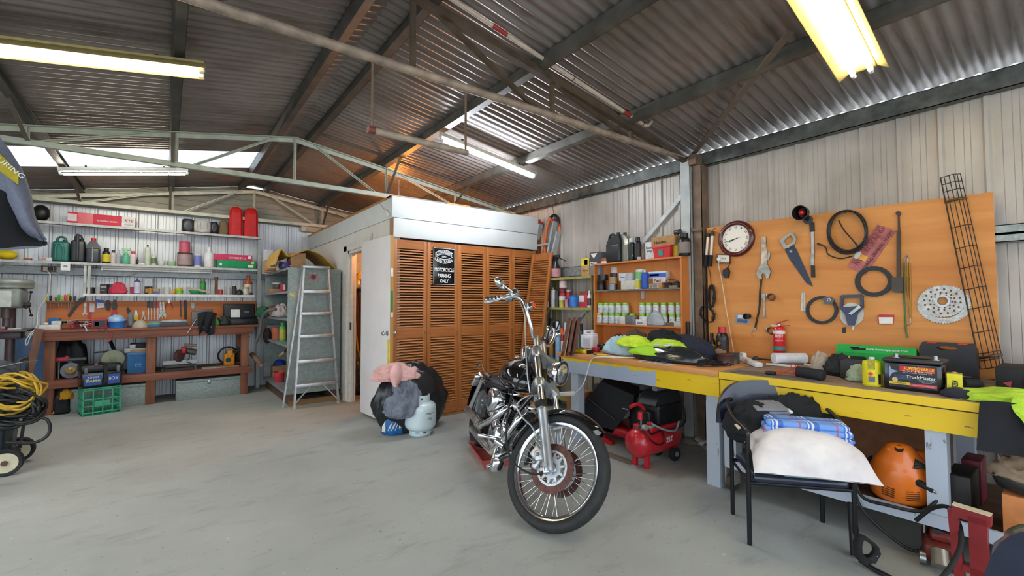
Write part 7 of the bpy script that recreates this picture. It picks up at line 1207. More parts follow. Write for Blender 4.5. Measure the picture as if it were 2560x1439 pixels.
B().tube(curve([hit(1530,1060,x=3.5),hit(1565,1010,x=3.55),hit(1588,985,x=3.6),hit(1620,975,x=3.75),hit(1640,985,x=3.95)]),.012,8).done('handlebar',BLACK,o); txt('POWERTORQUE',hit(1563,1022,x=3.44),*RW,.07,.012,WHITE,o)
p,w,h=spx(1448,1492,985,0,x=3.75); o=thing('blue_tub','blue plastic tub under the far bench behind the leg','tub',(3.95,p.y,0)); B().box(3.93,4.1,p.y-w*.6,p.y+w*.6,0,h*.9,.02).done('tub',mt('#1f4f9a',.4),o); o=thing('drill_bits_case','grey case of bits standing on the blue tub','case',(3.97,p.y,h*.9)); B().box(3.94,4.05,p.y-w*.5,p.y+w*.3,h*.9+.001,h*.9+.12).done('case',mt('#4a5a6a',.5,sc=60,var=.5),o)
p,w,h=spx(1345,1415,930,0,x=3.45); o,M=carton('box','brown carton on the floor at the end of the far bench','box',(3.55,3.4,0),.24,.2,.42,'#a87248',R(-90))
# air compressor
C1,C2=hit(1590,1108,z=.2),hit(1686,1078,z=.21); dr=(C2-C1); dr.z=0; L=min(dr.length,.46); dr.normalize(); C2=C1+dr*L; sd=V((dr.y,-dr.x,0)); r=.118; o=thing('air_compressor','red 25 litre air compressor on the floor under the far bench','compressor',(C1.x,C1.y,0)); RC=mt('#c4202c',.3,coat=.4,var=.06)
A_=dr.to_track_quat('Z','Y').to_matrix().to_4x4(); B().lathe([(0,-.05),(r*.5,-.042),(r*.85,-.02),(r,.015),(r,L-.015),(r*.85,L+.02),(r*.5,L+.042),(0,L+.05)],C1,32,A_).done('tank',RC,o)
at=lambda s,t,z: C1+dr*s+sd*t+V((0,0,z-C1.z))
txt('25LT',at(L*.62,r*1.015,.215),dr,(0,0,1),.085,.045,WHITE,o,bold=.02)
F=FR(at(0,0,0),dr,-sd); B(F).box(.08,L+.02,-.1,.1,.29,.33,.01).done('saddle',RC,o); B(F).box(L*.38,L+.05,-.1,.1,.33,.5,.02).done('motor',mt('#1a1a1d',.5),o); b=B(F)
for i in range(7): b.box(L*.4,L*.4+.004,-.105,.105,.345+i*.02,.353+i*.02); b.box(L*.38-.004,L*.9,-.106,-.1,.345+i*.02,.353+i*.02)
b.done('cooling_fins',BLACK,o); B(F).prism([(L*.3,-.09,.5),(L+.04,-.09,.5),(L,-.09,.6),(L*.45,-.09,.6)],V((0,.18,0))).done('air_cover',mt('#232327',.5),o); B(F).cyl((L*.55,-.0,.62),(L*.95,-.0,.62),.028,n=16).done('filter',mt('#8a8f98',.5),o)
B(F).box(.1,.2,-.06,.05,.33,.45,.008).done('pressure_switch',BLACK,o); B(F).cyl((.03,-.03,.3),(.03,-.03,.4),.01,n=8).cyl((-.02,-.03,.34),(.08,-.03,.34),.014,n=10).done('manifold',STEEL,o); B(F).cyl((.02,-.03,.4),(.02,-.03,.46),.02,n=14).cyl((.09,-.05,.36),(.09,-.09,.37),.014,n=10).done('red_knob',mt('#d8303a',.4),o); b=B(F).cyl((.02,-.06,.345),(.02,-.09,.345),.024,n=14).cyl((.1,-.06,.33),(.1,-.09,.33),.02,n=14); b.done('gauge',mt('#c8c8c0',.3,.5),o)
B(F).tube(curve([(-.04,.02,.5),(.05,.02,.51),(.12,.02,.47),(.15,.02,.4),(.155,.02,.3)]),.016,10).done('handle',RC,o); B(F).tube(curve([(.0,-.07,.33),(.02,-.125,.26),(.12,-.135,.2),(.2,-.13,.22),(.17,-.12,.3),(.06,-.11,.29),(.03,-.1,.33)]),.006,6).tube(curve([(L+.06,-.02,.62),(L+.09,-.08,.45),(L+.05,-.12,.33),(L*.8,-.13,.28)]),.006,6).done('black_hose',BLACK,o); B(F).tube(curve([(.08,-.08,.37),(.2,-.13,.31),(.34,-.135,.28),(.42,-.12,.34)]),.009,8).done('pale_hose',mt('#8fa0a4',.4),o)
for t in (-.085,.085): c=at(L*.88,-t,.062); B().lathe([(.02,-.018),(.055,-.02),(.062,0),(.055,.02),(.02,.018)],c,20,(sd).to_track_quat('Z','Y').to_matrix().to_4x4()).done('wheel',RUB,o); B().cyl(c-sd*.022,c+sd*.022,.022,n=12).done('wheel_hub',GREY,o); B().bar(c,c+V((0,0,.06))-dr*.01,.03,.02).done('wheel_bracket',RC,o)
for t in (-.06,.06): B(F).bar((.06,t,0),(.06,t,.11),.04,.03).done('front_foot',RC,o)
o=thing('timber_strip','thin timber strip on the floor before the compressor','timber',hit(1560,1148,z=0)); B().bar(hit(1500,1128,z=.01),hit(1580,1156,z=.01),.07,.018).done('strip',wood('#8a7a64','#5c4c3c',.7,1),o)
o=thing('litter','pale scraps of rubbish on the floor along the wall','rubbish',(4.0,2.2,0)); r=random.Random(2)
for k in range(9): heap(B(),(r.uniform(3.85,4.15),r.uniform(1.9,2.45),0),(.05,.06,.03),k,.5,4,12,8).done('scrap',mt(('#c8c4bc','#8a8478','#d8d8dc')[k%3],.7),o)
# orange pressure washer lying on the lower shelf
LSZ=.22; pc=V((3.34,.715,LSZ)); o=thing('pressure_washer','orange pressure washer with its black hose coiled round it on the lower shelf','pressure washer',pc); OR=mt('#e8741c',.32,coat=.3,var=.05); vd=V((-pc.x,-pc.y,0)).normalized(); uu=V((0,0,1)).cross(vd); F=FR(pc,uu,(0,0,1))
def wf(p):
    z=p.z; k=1-.32*max(0,z)-.12*max(0,-z); return V((p.x*k,p.y*k,z))
b=B(F); 
prof=[(.0,0),(.1,.002),(.13,.03),(.145,.1),(.14,.17),(.115,.24),(.08,.29),(.055,.325),(.03,.335),(0,.337)]
vs=[];n=28
for rr_,z in prof:
    for k in range(n):
        a=2*PI*k/n; vs.append((rr_*math.cos(a)*1.0,z,rr_*math.sin(a)*.85+(.03*(z/.34)**2)))
b.add(vs,[(i*n+k,i*n+(k+1)%n,(i+1)*n+(k+1)%n,(i+1)*n+k) for i in range(len(prof)-1) for k in range(n)]); b.done('shell',OR,o); b=B(F); b.box(.03,.12,.2,.3,-.08,.02,.03).done('rear_hump',OR,o)
B(F).lathe([(.02,0),(.02,.004),(0,.004)],(0,.312,.075),16,MX.Rotation(R(-35),4,'X')).done('logo_badge',BLACK,o); b=B(F)
for i in range(5):
    for sx in (-1,1): b.bar((sx*.025,.05+i*.012,.119+i*.0015),(sx*.08,.055+i*.012,.1+i*.001),.004,.005)
b.done('vent_slots',mt('#4a2208',.7),o); B(F).cyl((.08,.15,.1),(.135,.13,.12),.016,n=12).cyl((.06,.158,.09),(.085,.15,.105),.02,n=12).done('outlet',RUB,o); B(F).cyl((.135,.13,.12),(.15,.125,.125),.012,n=10).done('steel_coupling',STEEL,o)
b=B(F)
for k in range(6): b.tube(curve([(.06,.27-.008*k,.07+.008*k),(.1+.006*k,.24,.09),(.14+.007*k,.16,.06+.01*k),(.15+.006*k,.06,.04+.012*k),(.09,.02,.09+.008*k)]),.006,6)
b.tube(curve([(-.16,.2,0),(-.2,.1,.04),(-.19,-.02,.1),(-.1,-.12,.14),(.05,-.2,.15),(.12,-.1,.12),(.2,.05,.1),(.25,.06,.12),(.3,-.02,.14),(.28,-.15,.16),(.2,-.24,.2)]),.008,8); b.tube(curve([(-.12,.22,-.02),(-.2,.14,.06),(-.17,.02,.12),(-.05,.012,.15),(.08,.02,.15),(.16,.1,.12)]),.009,8); b.done('hose',BLACK,o)
# trigger gun and hose on the floor
o=thing('washer_gun','black pressure washer trigger gun on the floor by the chair leg','spray gun',hit(2160,1390,z=0)); G=FR(hit(2165,1395,z=.012),uu,(0,0,1))
a,c=hit(2128,1255,z=.25),hit(2140,1390,z=.012); B().tube([a,a.lerp(c,.5),c],[.018,.022,.025],10).done('barrel',BLACK,o); 
g=lambda x,y: hit(x,y,x=2.78); og=[g(*q) for q in ((2150,1338),(2172,1348),(2198,1368),(2203,1385),(2190,1408),(2165,1412),(2140,1395),(2138,1360))]; ig=[g(*q) for q in ((2160,1350),(2172,1356),(2186,1370),(2188,1382),(2180,1394),(2168,1394),(2157,1386),(2156,1365))]; B().ring(og,ig,(.03,.02,0)).done('trigger_guard',BLACK,o); B().tube([hit(2150,1400,z=.02),hit(2190,1425,z=.014),hit(2240,1450,z=.014)],.012,8).done('hose',BLACK,o); b=B()
for q in ((2183,1408),(2193,1390)): b.sph(g(*q)-V((.001,.001,0)),.003,8,6)
b.done('screw',STEEL,o)
o=thing('floor_hose','thick black hose curving down to the red trolley jack','hose',hit(2395,1300,x=3.0)); B().tube(curve([hit(2290,1300,x=3.12),hit(2330,1270,x=3.1),hit(2372,1268,x=3.05),hit(2398,1310,x=3.0),hit(2402,1360,x=2.9),hit(2380,1410,x=2.75),hit(2350,1450,x=2.6)]),.01,8).done('hose',RUB,o)
# trolley jack and red stand
jc=hit(2350,1425,z=0); o=thing('trolley_jack','red-brown trolley jack on the floor at the bottom right','jack',jc); JR=mt('#7c2a22',.5,.2,sc=20,var=.3); F=FR(jc,uu,(0,0,1)); B(F).box(-.06,.06,.03,.12,-.25,.0,.015).box(-.03,.05,.12,.16,-.22,-.05,.01).done('body',JR,o); B(F).cyl((-.075,.035,-.02),(-.05,.035,-.02),.035,n=16).cyl((.05,.035,-.02),(.075,.035,-.02),.035,n=16).done('wheel',STEEL,o); B(F).cyl((0,.1,.0),(.0,.04,.05),.035,n=14).done('lift_saddle',mt('#a8a090',.4,.6),o); B(F).box(-.02,.02,.121,.165,-.12,-.06).done('pump',DKST,o)
o=thing('axle_stand','dark red steel frame standing beside the trolley jack','stand',(2.98,.2,0)); RD=mt('#8a1a1e',.4,.1); p=lambda a,b_,x=2.98: hit(a,b_,x=x)
t0,t1=p(2382,1272),p(2480,1302); B().bar(t0,t1,.05,.05).done('top_bar',RD,o); B().bar(t0,V((t0.x,t0.y-.02,0)),.035,.035).bar(p(2445,1290),V((p(2445,1290).x,p(2445,1290).y,0)),.06,.05).bar(t0+V((0,-.03,-.25)),t1+V((0,0,-.25)),.05,.03).done('frame_leg',RD,o); B().bar(t0+V((0,0,.027)),t1+V((0,0,.027)),.05,.004).done('worn_top',mt('#d8c8a8',.6),o)
o=thing('black_case','black metal case standing on the lower shelf at the right edge','case',(3.4,.38,LSZ)); a,c=hit(2368,1200,x=3.35),hit(2432,1200,x=3.35); B().box(3.3,3.55,c.y,a.y,LSZ,hit(2400,1182,x=3.35).z,.008).done('case',mt('#2a2624',.5,.3,sc=12,var=.5),o); o=thing('red_case','dark red case behind the black one on the lower shelf','case',(3.7,.47,LSZ)); B().box(3.62,3.8,.42,.5,LSZ,.46,.006).done('case',mt('#7c2030',.5),o)
o,M=carton('box','orange-brown carton at the right end of the lower shelf','box',(3.36,.16,LSZ),.3,.24,.2,'#d8884c',R(-90)); z=LSZ+.2; o=thing('rubber_tub','round black rubber tub on the orange-brown carton','tub',(3.36,.2,z)); B().lathe([(.0,.001),(.09,.001),(.14,.02),(.155,.06),(.15,.075),(.12,.06),(0,.05)],(3.36,.2,z),28).done('tub',mt('#2a2a26',.5),o)
o=thing('dust_masks','crumpled beige paper in the black rubber tub','paper',(3.36,.22,z+.055)); heap(B(),(3.36,.21,z+.056),(.1,.12,.1),110,.3,2.6,40,24).done('paper',mt('#a89078',.8),o)
# ================= motorcycle =================
ps_,gm,rh=R(-75),R(29),R(24); f=V((math.cos(ps_),math.sin(ps_),0)); l0=V((-math.sin(ps_),math.cos(ps_),0)); ez=V((0,0,1))
u=ez*math.cos(gm)+l0*math.sin(gm); l=l0*math.cos(gm)-ez*math.sin(gm); wc=V((1.779,2.032,0))+u*.349+ez*.012
fd=u*math.cos(rh)-f*math.sin(rh); ff=f*math.cos(rh)+u*math.sin(rh)
col=lambda a,b,c,o: MX(((a.x,b.x,c.x,o.x),(a.y,b.y,c.y,o.y),(a.z,b.z,c.z,o.z),(0,0,0,1)))
KF=col(ff,l,fd,wc); WFm=col(f,l,u,wc)          # fork frame, wheel frame
hb=R(-110); lg=R(12); fb=V((math.cos(hb),math.sin(hb),0)); lb0=V((-math.sin(hb),math.cos(hb),0)); ub=ez*math.cos(lg)+lb0*math.sin(lg); lb=lb0*math.cos(lg)-ez*math.sin(lg)
hd=wc+fd*.62-ff*.05; g0=hd-ub*(hd.z/ub.z); BF=col(fb,lb,ub,g0); HZ=(hd-g0).dot(ub)
CASTA=mt('#c2c5c8',.32,.85,var=.12); ENG=mt('#8b8d90',.3,.85,sc=20,var=.3); PAINTB=mt('#07080b',.06,coat=1.,var=0); GUN=mt('#2a2b2e',.4,.6); ROTOR=mt('#6a463e',.45,.6,sc=30,var=.3); YAX=MX.Rotation(R(-90),4,'X')
bike=thing('motorcycle','black and chrome motorcycle with high handlebars parked on the concrete','motorcycle',V((2.1,2.9,0)))
b=B(WFm); b.lathe([(.287,-.028),(.305,-.043),(.328,-.045),(.343,-.03),(.349,0),(.343,.03),(.328,.045),(.305,.043),(.287,.028)],(0,0,0),72,YAX); fw=b.done('front_wheel_tyre',(lambda q:(q.base(q.ramp(q.noise(q.coord(),30,3),[(.3,'#1b1b1b'),(.7,'#2a2a29')]),.75)))(NT('tyre_rubber')),bike)
b=B(WFm); b.lathe([(.262,-.02),(.27,-.034),(.288,-.036),(.29,-.03),(.276,-.026),(.268,-.012),(.268,.012),(.276,.026),(.29,.03),(.288,.036),(.27,.034),(.262,.02),(.262,-.02)],(0,0,0),72,YAX); b.done('front_wheel_rim',CHROME,bike)
b=B(WFm)
for i in range(40):
    a=2*PI*i/40; s=1 if i%2 else -1; t=a+(.5 if (i//2)%2 else -.5); b.cyl((.034*math.cos(t),s*.035,.034*math.sin(t)),(.268*math.cos(a),s*.004,.268*math.sin(a)),.0021,n=6)
b.done('spokes',CHROME,bike)
B(WFm).lathe([(0,-.06),(.03,-.06),(.036,-.05),(.036,-.03),(.022,-.02),(.022,.02),(.036,.03),(.036,.05),(.03,.06),(0,.06)],(0,0,0),24,YAX).done('wheel_hub',CASTA,bike)
def rotor(y):
    n=72; C=lambda r,k,yy: WFm@V((r*math.cos(2*PI*k/n),yy,r*math.sin(2*PI*k/n)))
    d=B().ring([C(.146,k,y) for k in range(n)],[C(.088,k,y) for k in range(n)],l*.005).done('brake_disc',ROTOR,bike)
    b=B(WFm)
    for i in range(30):
        a=2*PI*i/30; r=(.1,.117,.134)[i%3]; b.lathe([(.0042,-.0004),(.0042,.0056),(0,.0056)] if y>0 else [(.0042,-.0006),(.0042,.0005),(0,-.0006)],(r*math.cos(a),y,r*math.sin(a)),8,YAX)
    b.done('vent_holes',BLACK,d)
    b=B(); b.ring([C(.062,k,y-.004) for k in range(n)],[C(.034,k,y-.004) for k in range(n)],l*.008); q_=B(WFm)
    for i in range(10):
        a=2*PI*(i+.5)/10; b.add([WFm@V((r*math.cos(a+da),y+dy,r*math.sin(a+da))) for dy in (-.003,.004) for r,da in ((.058,-.16),(.096,-.05),(.096,.05),(.058,.16))],[(0,3,2,1),(4,5,6,7),(0,1,5,4),(1,2,6,5),(2,3,7,6),(3,0,4,7)]); q_.cyl((.092*math.cos(a),y-.006,.092*math.sin(a)),(.092*math.cos(a),y+.007,.092*math.sin(a)),.006,n=10)
    b.ring([C(.104,k,y-.003) for k in range(n)],[C(.09,k,y-.003) for k in range(n)],l*.006); b.done('disc_carrier',mt('#d4d7da',.35,.5),d); q_.done('disc_bolts',STEEL,d)
rotor(-.062); rotor(.057)
for s in (-1,1):
    y=s*.108; sl=B(KF).lathe([(0,-.035),(.03,-.032),(.033,0),(.031,.05),(.031,.34),(.035,.352),(.035,.372),(.026,.378),(0,.378)],(0,y,0),24).done('fork_slider',CASTA,bike)
    B(KF).cyl((0,y,.375),(0,y,.835),.0215,n=20).done('fork_tube',CHROME,bike); B(KF).lathe([(.03,.377),(.036,.385),(.036,.41),(.03,.42),(.022,.42)],(0,y,0),20).done('fork_boot',RUB,bike); B(KF).box(-.03,.012,y-.026,y+.026,-.045,.03,.008).done('axle_clamp',CASTA,sl); B(KF).cyl((0,y-s*.005,-.0),(0,y+s*.042,-.0),.014,n=14).cyl((0,y+s*.03,0),(0,y+s*.048,0),.017,n=6).done('axle_nut',STEEL,sl)
    B(KF).lathe([(.026,.822),(.026,.84),(.018,.845),(0,.846)],(0,y,0),18).done('fork_cap',CHROME,bike)
B(KF).box(-.052,-.0,-.075,.075,-.1,-.085) if False else None
B(KF).bar((-.06,-.075,.075),(-.105,-.078,.135),.075,.035,up=(0,1,0),b=.01).box(-.1,-.035,-.098,-.07,.05,.12,.012).bar((-.12,-.076,.02),(-.06,-.076,.08),.04,.03,up=(0,1,0),b=.008).done('brake_caliper',mt('#d0d2d4',.4,.6),bike)
b=B(KF)
for p_ in ((-.03,-.1,.13),(-.04,-.1,.17),(-.005,-.078,.19),(-.1,-.1,.05),(-.07,-.1,.09)): b.sph(p_,.012,10,8)
b.done('caliper_bolts',STEEL,bike)
# triple clamps
for s0,nm in ((.555,'lower_triple_clamp'),(.79,'upper_triple_clamp')):
    b=B(KF); b.prism([(-.105,-.045,s0-.016),(-.075,.04,s0-.016),(.03,.145-.035,s0-.016)] if False else [(.035,-.11,s0-.017),(.035,.11,s0-.017),(-.03,.14,s0-.017),(-.1,.05,s0-.017),(-.1,-.05,s0-.017),(-.03,-.14,s0-.017)],(0,0,.034)).lathe([(.036,s0-.03),(.037,s0-.02),(.037,s0+.022),(.034,s0+.03)],(0,-.108,0),20).lathe([(.036,s0-.03),(.037,s0-.02),(.037,s0+.022),(.034,s0+.03)],(0,.108,0),20); b.done(nm,CASTA,bike)
B(KF).cyl((-.05,0,.5),(-.05,0,.83),.03,n=16).done('steering_stem',GUN,bike)
# front fender
n=22; 
def fen(uu,v): 
    a=R(47+uu*125); w=(v-.5)*2; r=.382-.022*w*w-.004*abs(w)**6*6; k=1-.35*max(0,(uu-.94)/.06)**2-.6*max(0,(.1-uu)/.1)**2
    return WFm@V((r*math.cos(a),w*.062*k,r*math.sin(a)))
B().sheet(fen,30,10,.004).done('front_fender',PAINTB,bike,60); B(KF).bar((-.005,-.085,.24),(.0,-.066,.37),.04,.006,up=(0,1,0)).bar((-.005,.085,.24),(.0,.066,.37),.04,.006,up=(0,1,0)).done('fender_bracket',CASTA,bike)
# headlight: bucket turned with the fork
hl=KF@V((.105,.012,.645)); hdn=(f*.97-ez*.1).normalized(); HX=hdn.to_track_quat('Z','Y').to_matrix().to_4x4(); o=B().lathe([(0,-.105),(.03,-.1),(.06,-.07),(.076,-.03),(.079,0),(.079,.012)],hl,32,HX).done('headlight_bucket',CHROME,bike); B().lathe([(.073,.008),(.086,.008),(.089,.016),(.085,.026),(.074,.024)],hl,36,HX).done('headlight_rim',CHROME,o); B().lathe([(.075,.018),(.06,.028),(.03,.036),(0,.038)],hl,32,HX).done('headlight_lens',mt('#dfe6e8',.1,.85,coat=.6,var=.1),o); B(KF).bar((.02,0,.56),(.09,.01,.58),.05,.02).done('headlight_bracket',CASTA,bike)
# handlebar on risers
for s in (-1,1): B(KF).lathe([(.022,.8),(.024,.82),(.022,.92),(.026,.94),(.024,.965),(0,.97)],(-.02,s*.05,0),18).done('handlebar_riser',CASTA,bike)
hbp=[(-.02,-.09,.945),(.0,-.15,.99),(.012,-.215,1.09),(.005,-.25,1.17),(-.04,-.285,1.205),(-.12,-.335,1.2),(-.225,-.405,1.188)]
hp=curve([V((-.02,0,.945))]+[V(q) for q in hbp],6); hq=[V((p.x,-p.y,p.z)) for p in hp]
B(KF).tube(hq[::-1]+hp[1:],.0145,12).done('handlebar',CHROME,bike)
for s in (-1,1):
    m=lambda p:V((p[0],-s*p[1],p[2])); g1,g2=m((-.125,-.338,1.2)),m((-.23,-.408,1.188)); o=B(KF).tube([g1,g1.lerp(g2,.03),g1.lerp(g2,.97),g2],[.02,.0185,.0185,.016],16).done('hand_grip',CHROME,bike); b=B(KF)
    for i in range(4): 
        for w in (0,1,2,3,4,5): 
            c_=g1.lerp(g2,.14+.22*i); d=(g2-g1).normalized(); x=d.orthogonal().normalized(); y=d.cross(x); t=2*PI*w/6; b.sph(c_+(x*math.cos(t)+y*math.sin(t))*.0165,(.009,.009,.005),8,6)
    b.done('rubber_pads',RUB,o)
    B(KF).bar(m((-.06,-.298,1.19)),m((-.1,-.33,1.19)),.05,.045,b=.008).done('switch_housing',CASTA,bike)
    B(KF).tube(curve([m((-.03,-.3,1.185)),m((-.06,-.345,1.17)),m((-.13,-.39,1.15)),m((-.19,-.42,1.135)),m((-.215,-.44,1.14))]),[.009]*8+[.008]*24+[.009],8).done('brake_lever' if s>0 else 'clutch_lever',CASTA,bike)
    mc=m((-.055,-.31,1.26)); 
    if s>0: B(KF).box(-.08,-.005,-.32,-.255,1.195,1.255,.008).done('brake_reservoir',CHROME,bike)
    e=m((-.085,-.418,1.27)); B(KF).tube(curve([m((-.03,-.29,1.22)),m((-.05,-.34,1.24)),e]),.007,8).done('mirror_stem',CHROME,bike)
    B(KF@MX.Translation(e)).sph((-.01,-s*.02,.012),(.03,.068,.042),18,12).done('mirror',CHROME,bike)
    t0=m((.02,-.225,1.09)); o=B(KF).bar(t0+V((.0,-s*-.0,.02)),t0+V((.055,0,.02)),.04,.05,b=.01).done('turn_signal',CHROME,bike); B(KF).box(t0.x+.055,t0.x+.066,t0.y-.02,t0.y+.02,t0.z-.004,t0.z+.044,.004).done('signal_lens',mt('#e8602c',.3),o)
B(KF).lathe([(.0,.80),(.052,.8),(.055,.81),(.055,.885),(.05,.895),(0,.897)],(-.11,-.03,0),24).done('speedometer_can',CHROME,bike)
# cables
T=lambda pts,r,m,nm,M=KF: B(M).tube(curve([V(q) for q in pts],8),r,7).done(nm,m,bike)
T([(-.02,-.26,1.17),(-.0,-.235,1.05),(-.03,-.2,.85),(-.06,-.16,.62),(-.075,-.12,.5)],.005,mt('#b8babc',.3,.7),'clutch_cable'); T([(-.06,-.05,.5),(-.1,-.12,.48),(-.16,-.16,.42),(-.14,-.13,.34),(-.08,-.12,.26),(-.065,-.1,.19)],.0055,mt('#b8babc',.3,.7),'brake_hose'); T([(-.02,.06,.95),(-.1,-.05,.75),(-.22,-.13,.5),(-.25,-.17,.2),(-.2,-.17,.05),(-.1,-.14,-.03),(-.0,-.12,-.035)],.0065,RUB,'speedometer_cable')
T([(-.02,.3,1.17),(.06,.25,1.23),(.05,.12,1.15),(.0,.06,.95)],.006,RUB,'left_cable')
# frame and tank
FRM=PAINTB
B(BF).tube([(0,0,HZ-.14),(-.02,0,HZ+.02)],.032,14).tube(curve([(-.0,0,HZ-.05),(-.1,.08,.55),(-.16,.1,.3),(-.25,.1,.17),(-.75,.1,.17),(-.9,.1,.3)]),.016,10).tube(curve([(-.0,0,HZ-.05),(-.1,-.08,.55),(-.16,-.1,.3),(-.25,-.1,.17),(-.75,-.1,.17),(-.9,-.1,.3)]),.016,10).tube(curve([(-.03,0,HZ-.03),(-.4,0,.7),(-.75,0,.62),(-.9,0,.4)]),.022,10).done('frame',FRM,bike)
def tkf(p):
    x=p.x; w=1-.38*max(0,-x)**1.5-.12*max(0,x)**3; z=p.z if p.z>0 else p.z*.62
    return V((x,p.y*w,z*(1-.25*max(0,-x))))
B(BF@MX.Translation((-.42,-.01,.77))).sph((0,0,0),(.31,.17,.165),36,22,tkf).done('fuel_tank',PAINTB,bike,60); B(BF).lathe([(.042,.885),(.045,.898),(.04,.908),(.02,.914),(0,.915)],(-.5,-.01,.03),24).done('filler_cap',CHROME,bike)
# seat, rear fender, rear wheel
def stf(p): return V((p.x,p.y*(1-.3*max(0,p.x)),p.z*(.5 if p.z>0 else .5)+.28*p.x*p.x*(1 if p.x<0 else .1)))
B(BF@MX.Translation((-.95,0,.64))).sph((0,0,0),(.3,.16,.12),28,16,stf).done('seat',mt('#1a1a1b',.5),bike,60)
RWm=BF@MX.Translation((-1.2,0,.32)); B(RWm).lathe([(.21,-.05),(.25,-.068),(.3,-.065),(.32,0),(.3,.065),(.25,.068),(.21,.05)],(0,0,0),48,YAX).done('rear_wheel_tyre',RUB,bike); B(RWm).lathe([(0,-.04),(.05,-.05),(.17,-.03),(.21,-.045),(.21,.045),(.17,.03),(.05,.05),(0,.04)],(0,0,0),40,YAX).done('rear_wheel_rim',CASTA,bike)
B().sheet(lambda a,v: RWm@V((.36*math.cos(R(20+a*165)),(v-.5)*.19,(.36-.03*(2*v-1)**2)*math.sin(R(20+a*165)))),24,8,.005).done('rear_fender',PAINTB,bike,60)
B(BF).tube(curve([(-.85,-.12,.7),(-1.0,-.14,.72),(-1.25,-.12,.78),(-1.4,-.11,.72)]),.012,8).tube(curve([(-.9,-.12,.62),(-.86,-.17,.66),(-.88,-.22,.72)]),.014,8).done('fender_strut',CHROME,bike); B(BF).box(-.9,-.84,-.26,-.17,.665,.695,.008).done('passenger_peg',CHROME,bike); o=B(BF).bar((-.86,-.23,.66),(-.9,-.24,.6),.05,.03,b=.006).done('rear_turn_signal',mt('#a8b0ba',.3,.5),bike)
for s in (-1,1): B(BF).cyl((-1.2,s*.15,.32),(-.95,s*.15,.66),.028,n=14).done('rear_shock',CHROME,bike); B(BF).bar((-.75,s*.12,.34),(-1.25,s*.12,.32),.04,.03,b=.006).done('swingarm',FRM,bike)
# engine
B(BF).box(-.66,-.22,-.12,.12,.17,.42,.05).done('crankcase',ENG,bike); B(BF).lathe([(.13,-.02),(.135,0),(.12,.03),(.05,.045),(0,.047)],(-.4,-.12,.32),28,MX.Rotation(R(90),4,'X')).done('cam_cover',CHROME,bike)
for x,a in ((-.33,20),(-.53,-24)):
    M=BF@MX.Translation((x,0,.38))@MX.Rotation(R(a),4,'Y'); b=B(M)
    for i in range(9): b.box(-.075,.075,-.085,.085,.03+i*.019,.04+i*.019,.02,1)
    b.box(-.055,.055,-.065,.065,0,.2); b.done('cylinder',GUN,bike); B(M).box(-.08,.08,-.09,.09,.205,.265,.025).done('rocker_box',CHROME,bike); B(M).cyl((.02,-.1,-.02),(.03,-.09,.2),.012,n=10).cyl((-.03,-.1,-.02),(-.02,-.09,.2),.012,n=10).done('pushrod_tube',CHROME,bike)
AC=MX.Rotation(R(90),4,'X'); o=B(BF).lathe([(.07,-.06),(.088,-.055),(.092,-.01),(.092,.03),(.084,.044),(.06,.05),(.035,.045),(0,.044)],(-.36,-.19,.585),32,AC).done('air_cleaner',CHROME,bike); B(BF).lathe([(.05,.05),(.052,.052),(.035,.055),(.012,.052),(0,.056)],(-.36,-.19,.585),24,AC).done('cover_disc',ENG,o)
B(BF).box(-.62,-.5,-.16,-.1,.42,.56,.02).done('side_cover',CHROME,bike); B(BF).lathe([(.05,-.02),(.05,.05),(.035,.055),(.03,.045),(0,.045)],(-.5,-.19,.54),20,AC).done('horn_cover',ENG,bike)
# exhaust pipes on the right side
pu=[(-.26,-.09,.58),(-.24,-.14,.54),(-.3,-.19,.46),(-.42,-.235,.375),(-.48,-.24,.36),(-.9,-.25,.385)]; pl=[(.04,-.08,.6),(.05,-.13,.53),(-.02,-.17,.39),(-.13,-.2,.275),(-.2,-.21,.255),(-.64,-.24,.28)]
for p_,nm in ((pu,'upper_exhaust_pipe'),(pl,'lower_exhaust_pipe')): o=B(BF).tube(curve([V(q) for q in p_],8),.0235,16).done(nm,CHROME,bike); e=V(p_[-1]); d=(e-V(p_[-2])).normalized(); B(BF).tube([e-d*.4,e-d*.38,e+d*.02,e+d*.03],[.0235,.0275,.0275,.024],16).done('muffler',mt('#b0aca6',.3,.85,sc=12,var=.25),o)
B(BF).cyl((-.06,-.18,.37),(-.14,-.31,.36),.013,n=10).cyl((-.13,-.3,.36),(-.13,-.34,.36),.018,n=12).done('rear_foot_peg',CHROME,bike)
B(BF).bar((-.02,-.1,.3),(-.02,-.22,.26),.03,.03,b=.006).box(-.0,.07,-.25,-.17,.18,.26,.01).cyl((-.06,-.2,.3),(.0,-.23,.2),.02,n=12).cyl((-.02,-.17,.34),(-.06,-.22,.36),.026,n=14).sph((-.09,-.19,.35),(.03,.03,.03),12,8).done('brake_master_cylinder',CHROME,bike); B(BF).lathe([(.05,-.02),(.055,0),(.04,.02),(0,.022)],(-.17,-.14,.42),20,AC).done('oil_filter',CHROME,bike)
B(BF).cyl((-.09,-.1,.24),(.05,-.28,.21),.012,n=10).done('foot_control',CHROME,bike); B(BF).bar((-.35,.14,.3),(-.5,.3,.02-.3*.0),.02,.02).done('side_stand',FRM,bike)
B(BF).cyl((.05,-.04,.58),(-.08,.02,.36),.035,n=14).done('oil_cooler',GUN,bike)
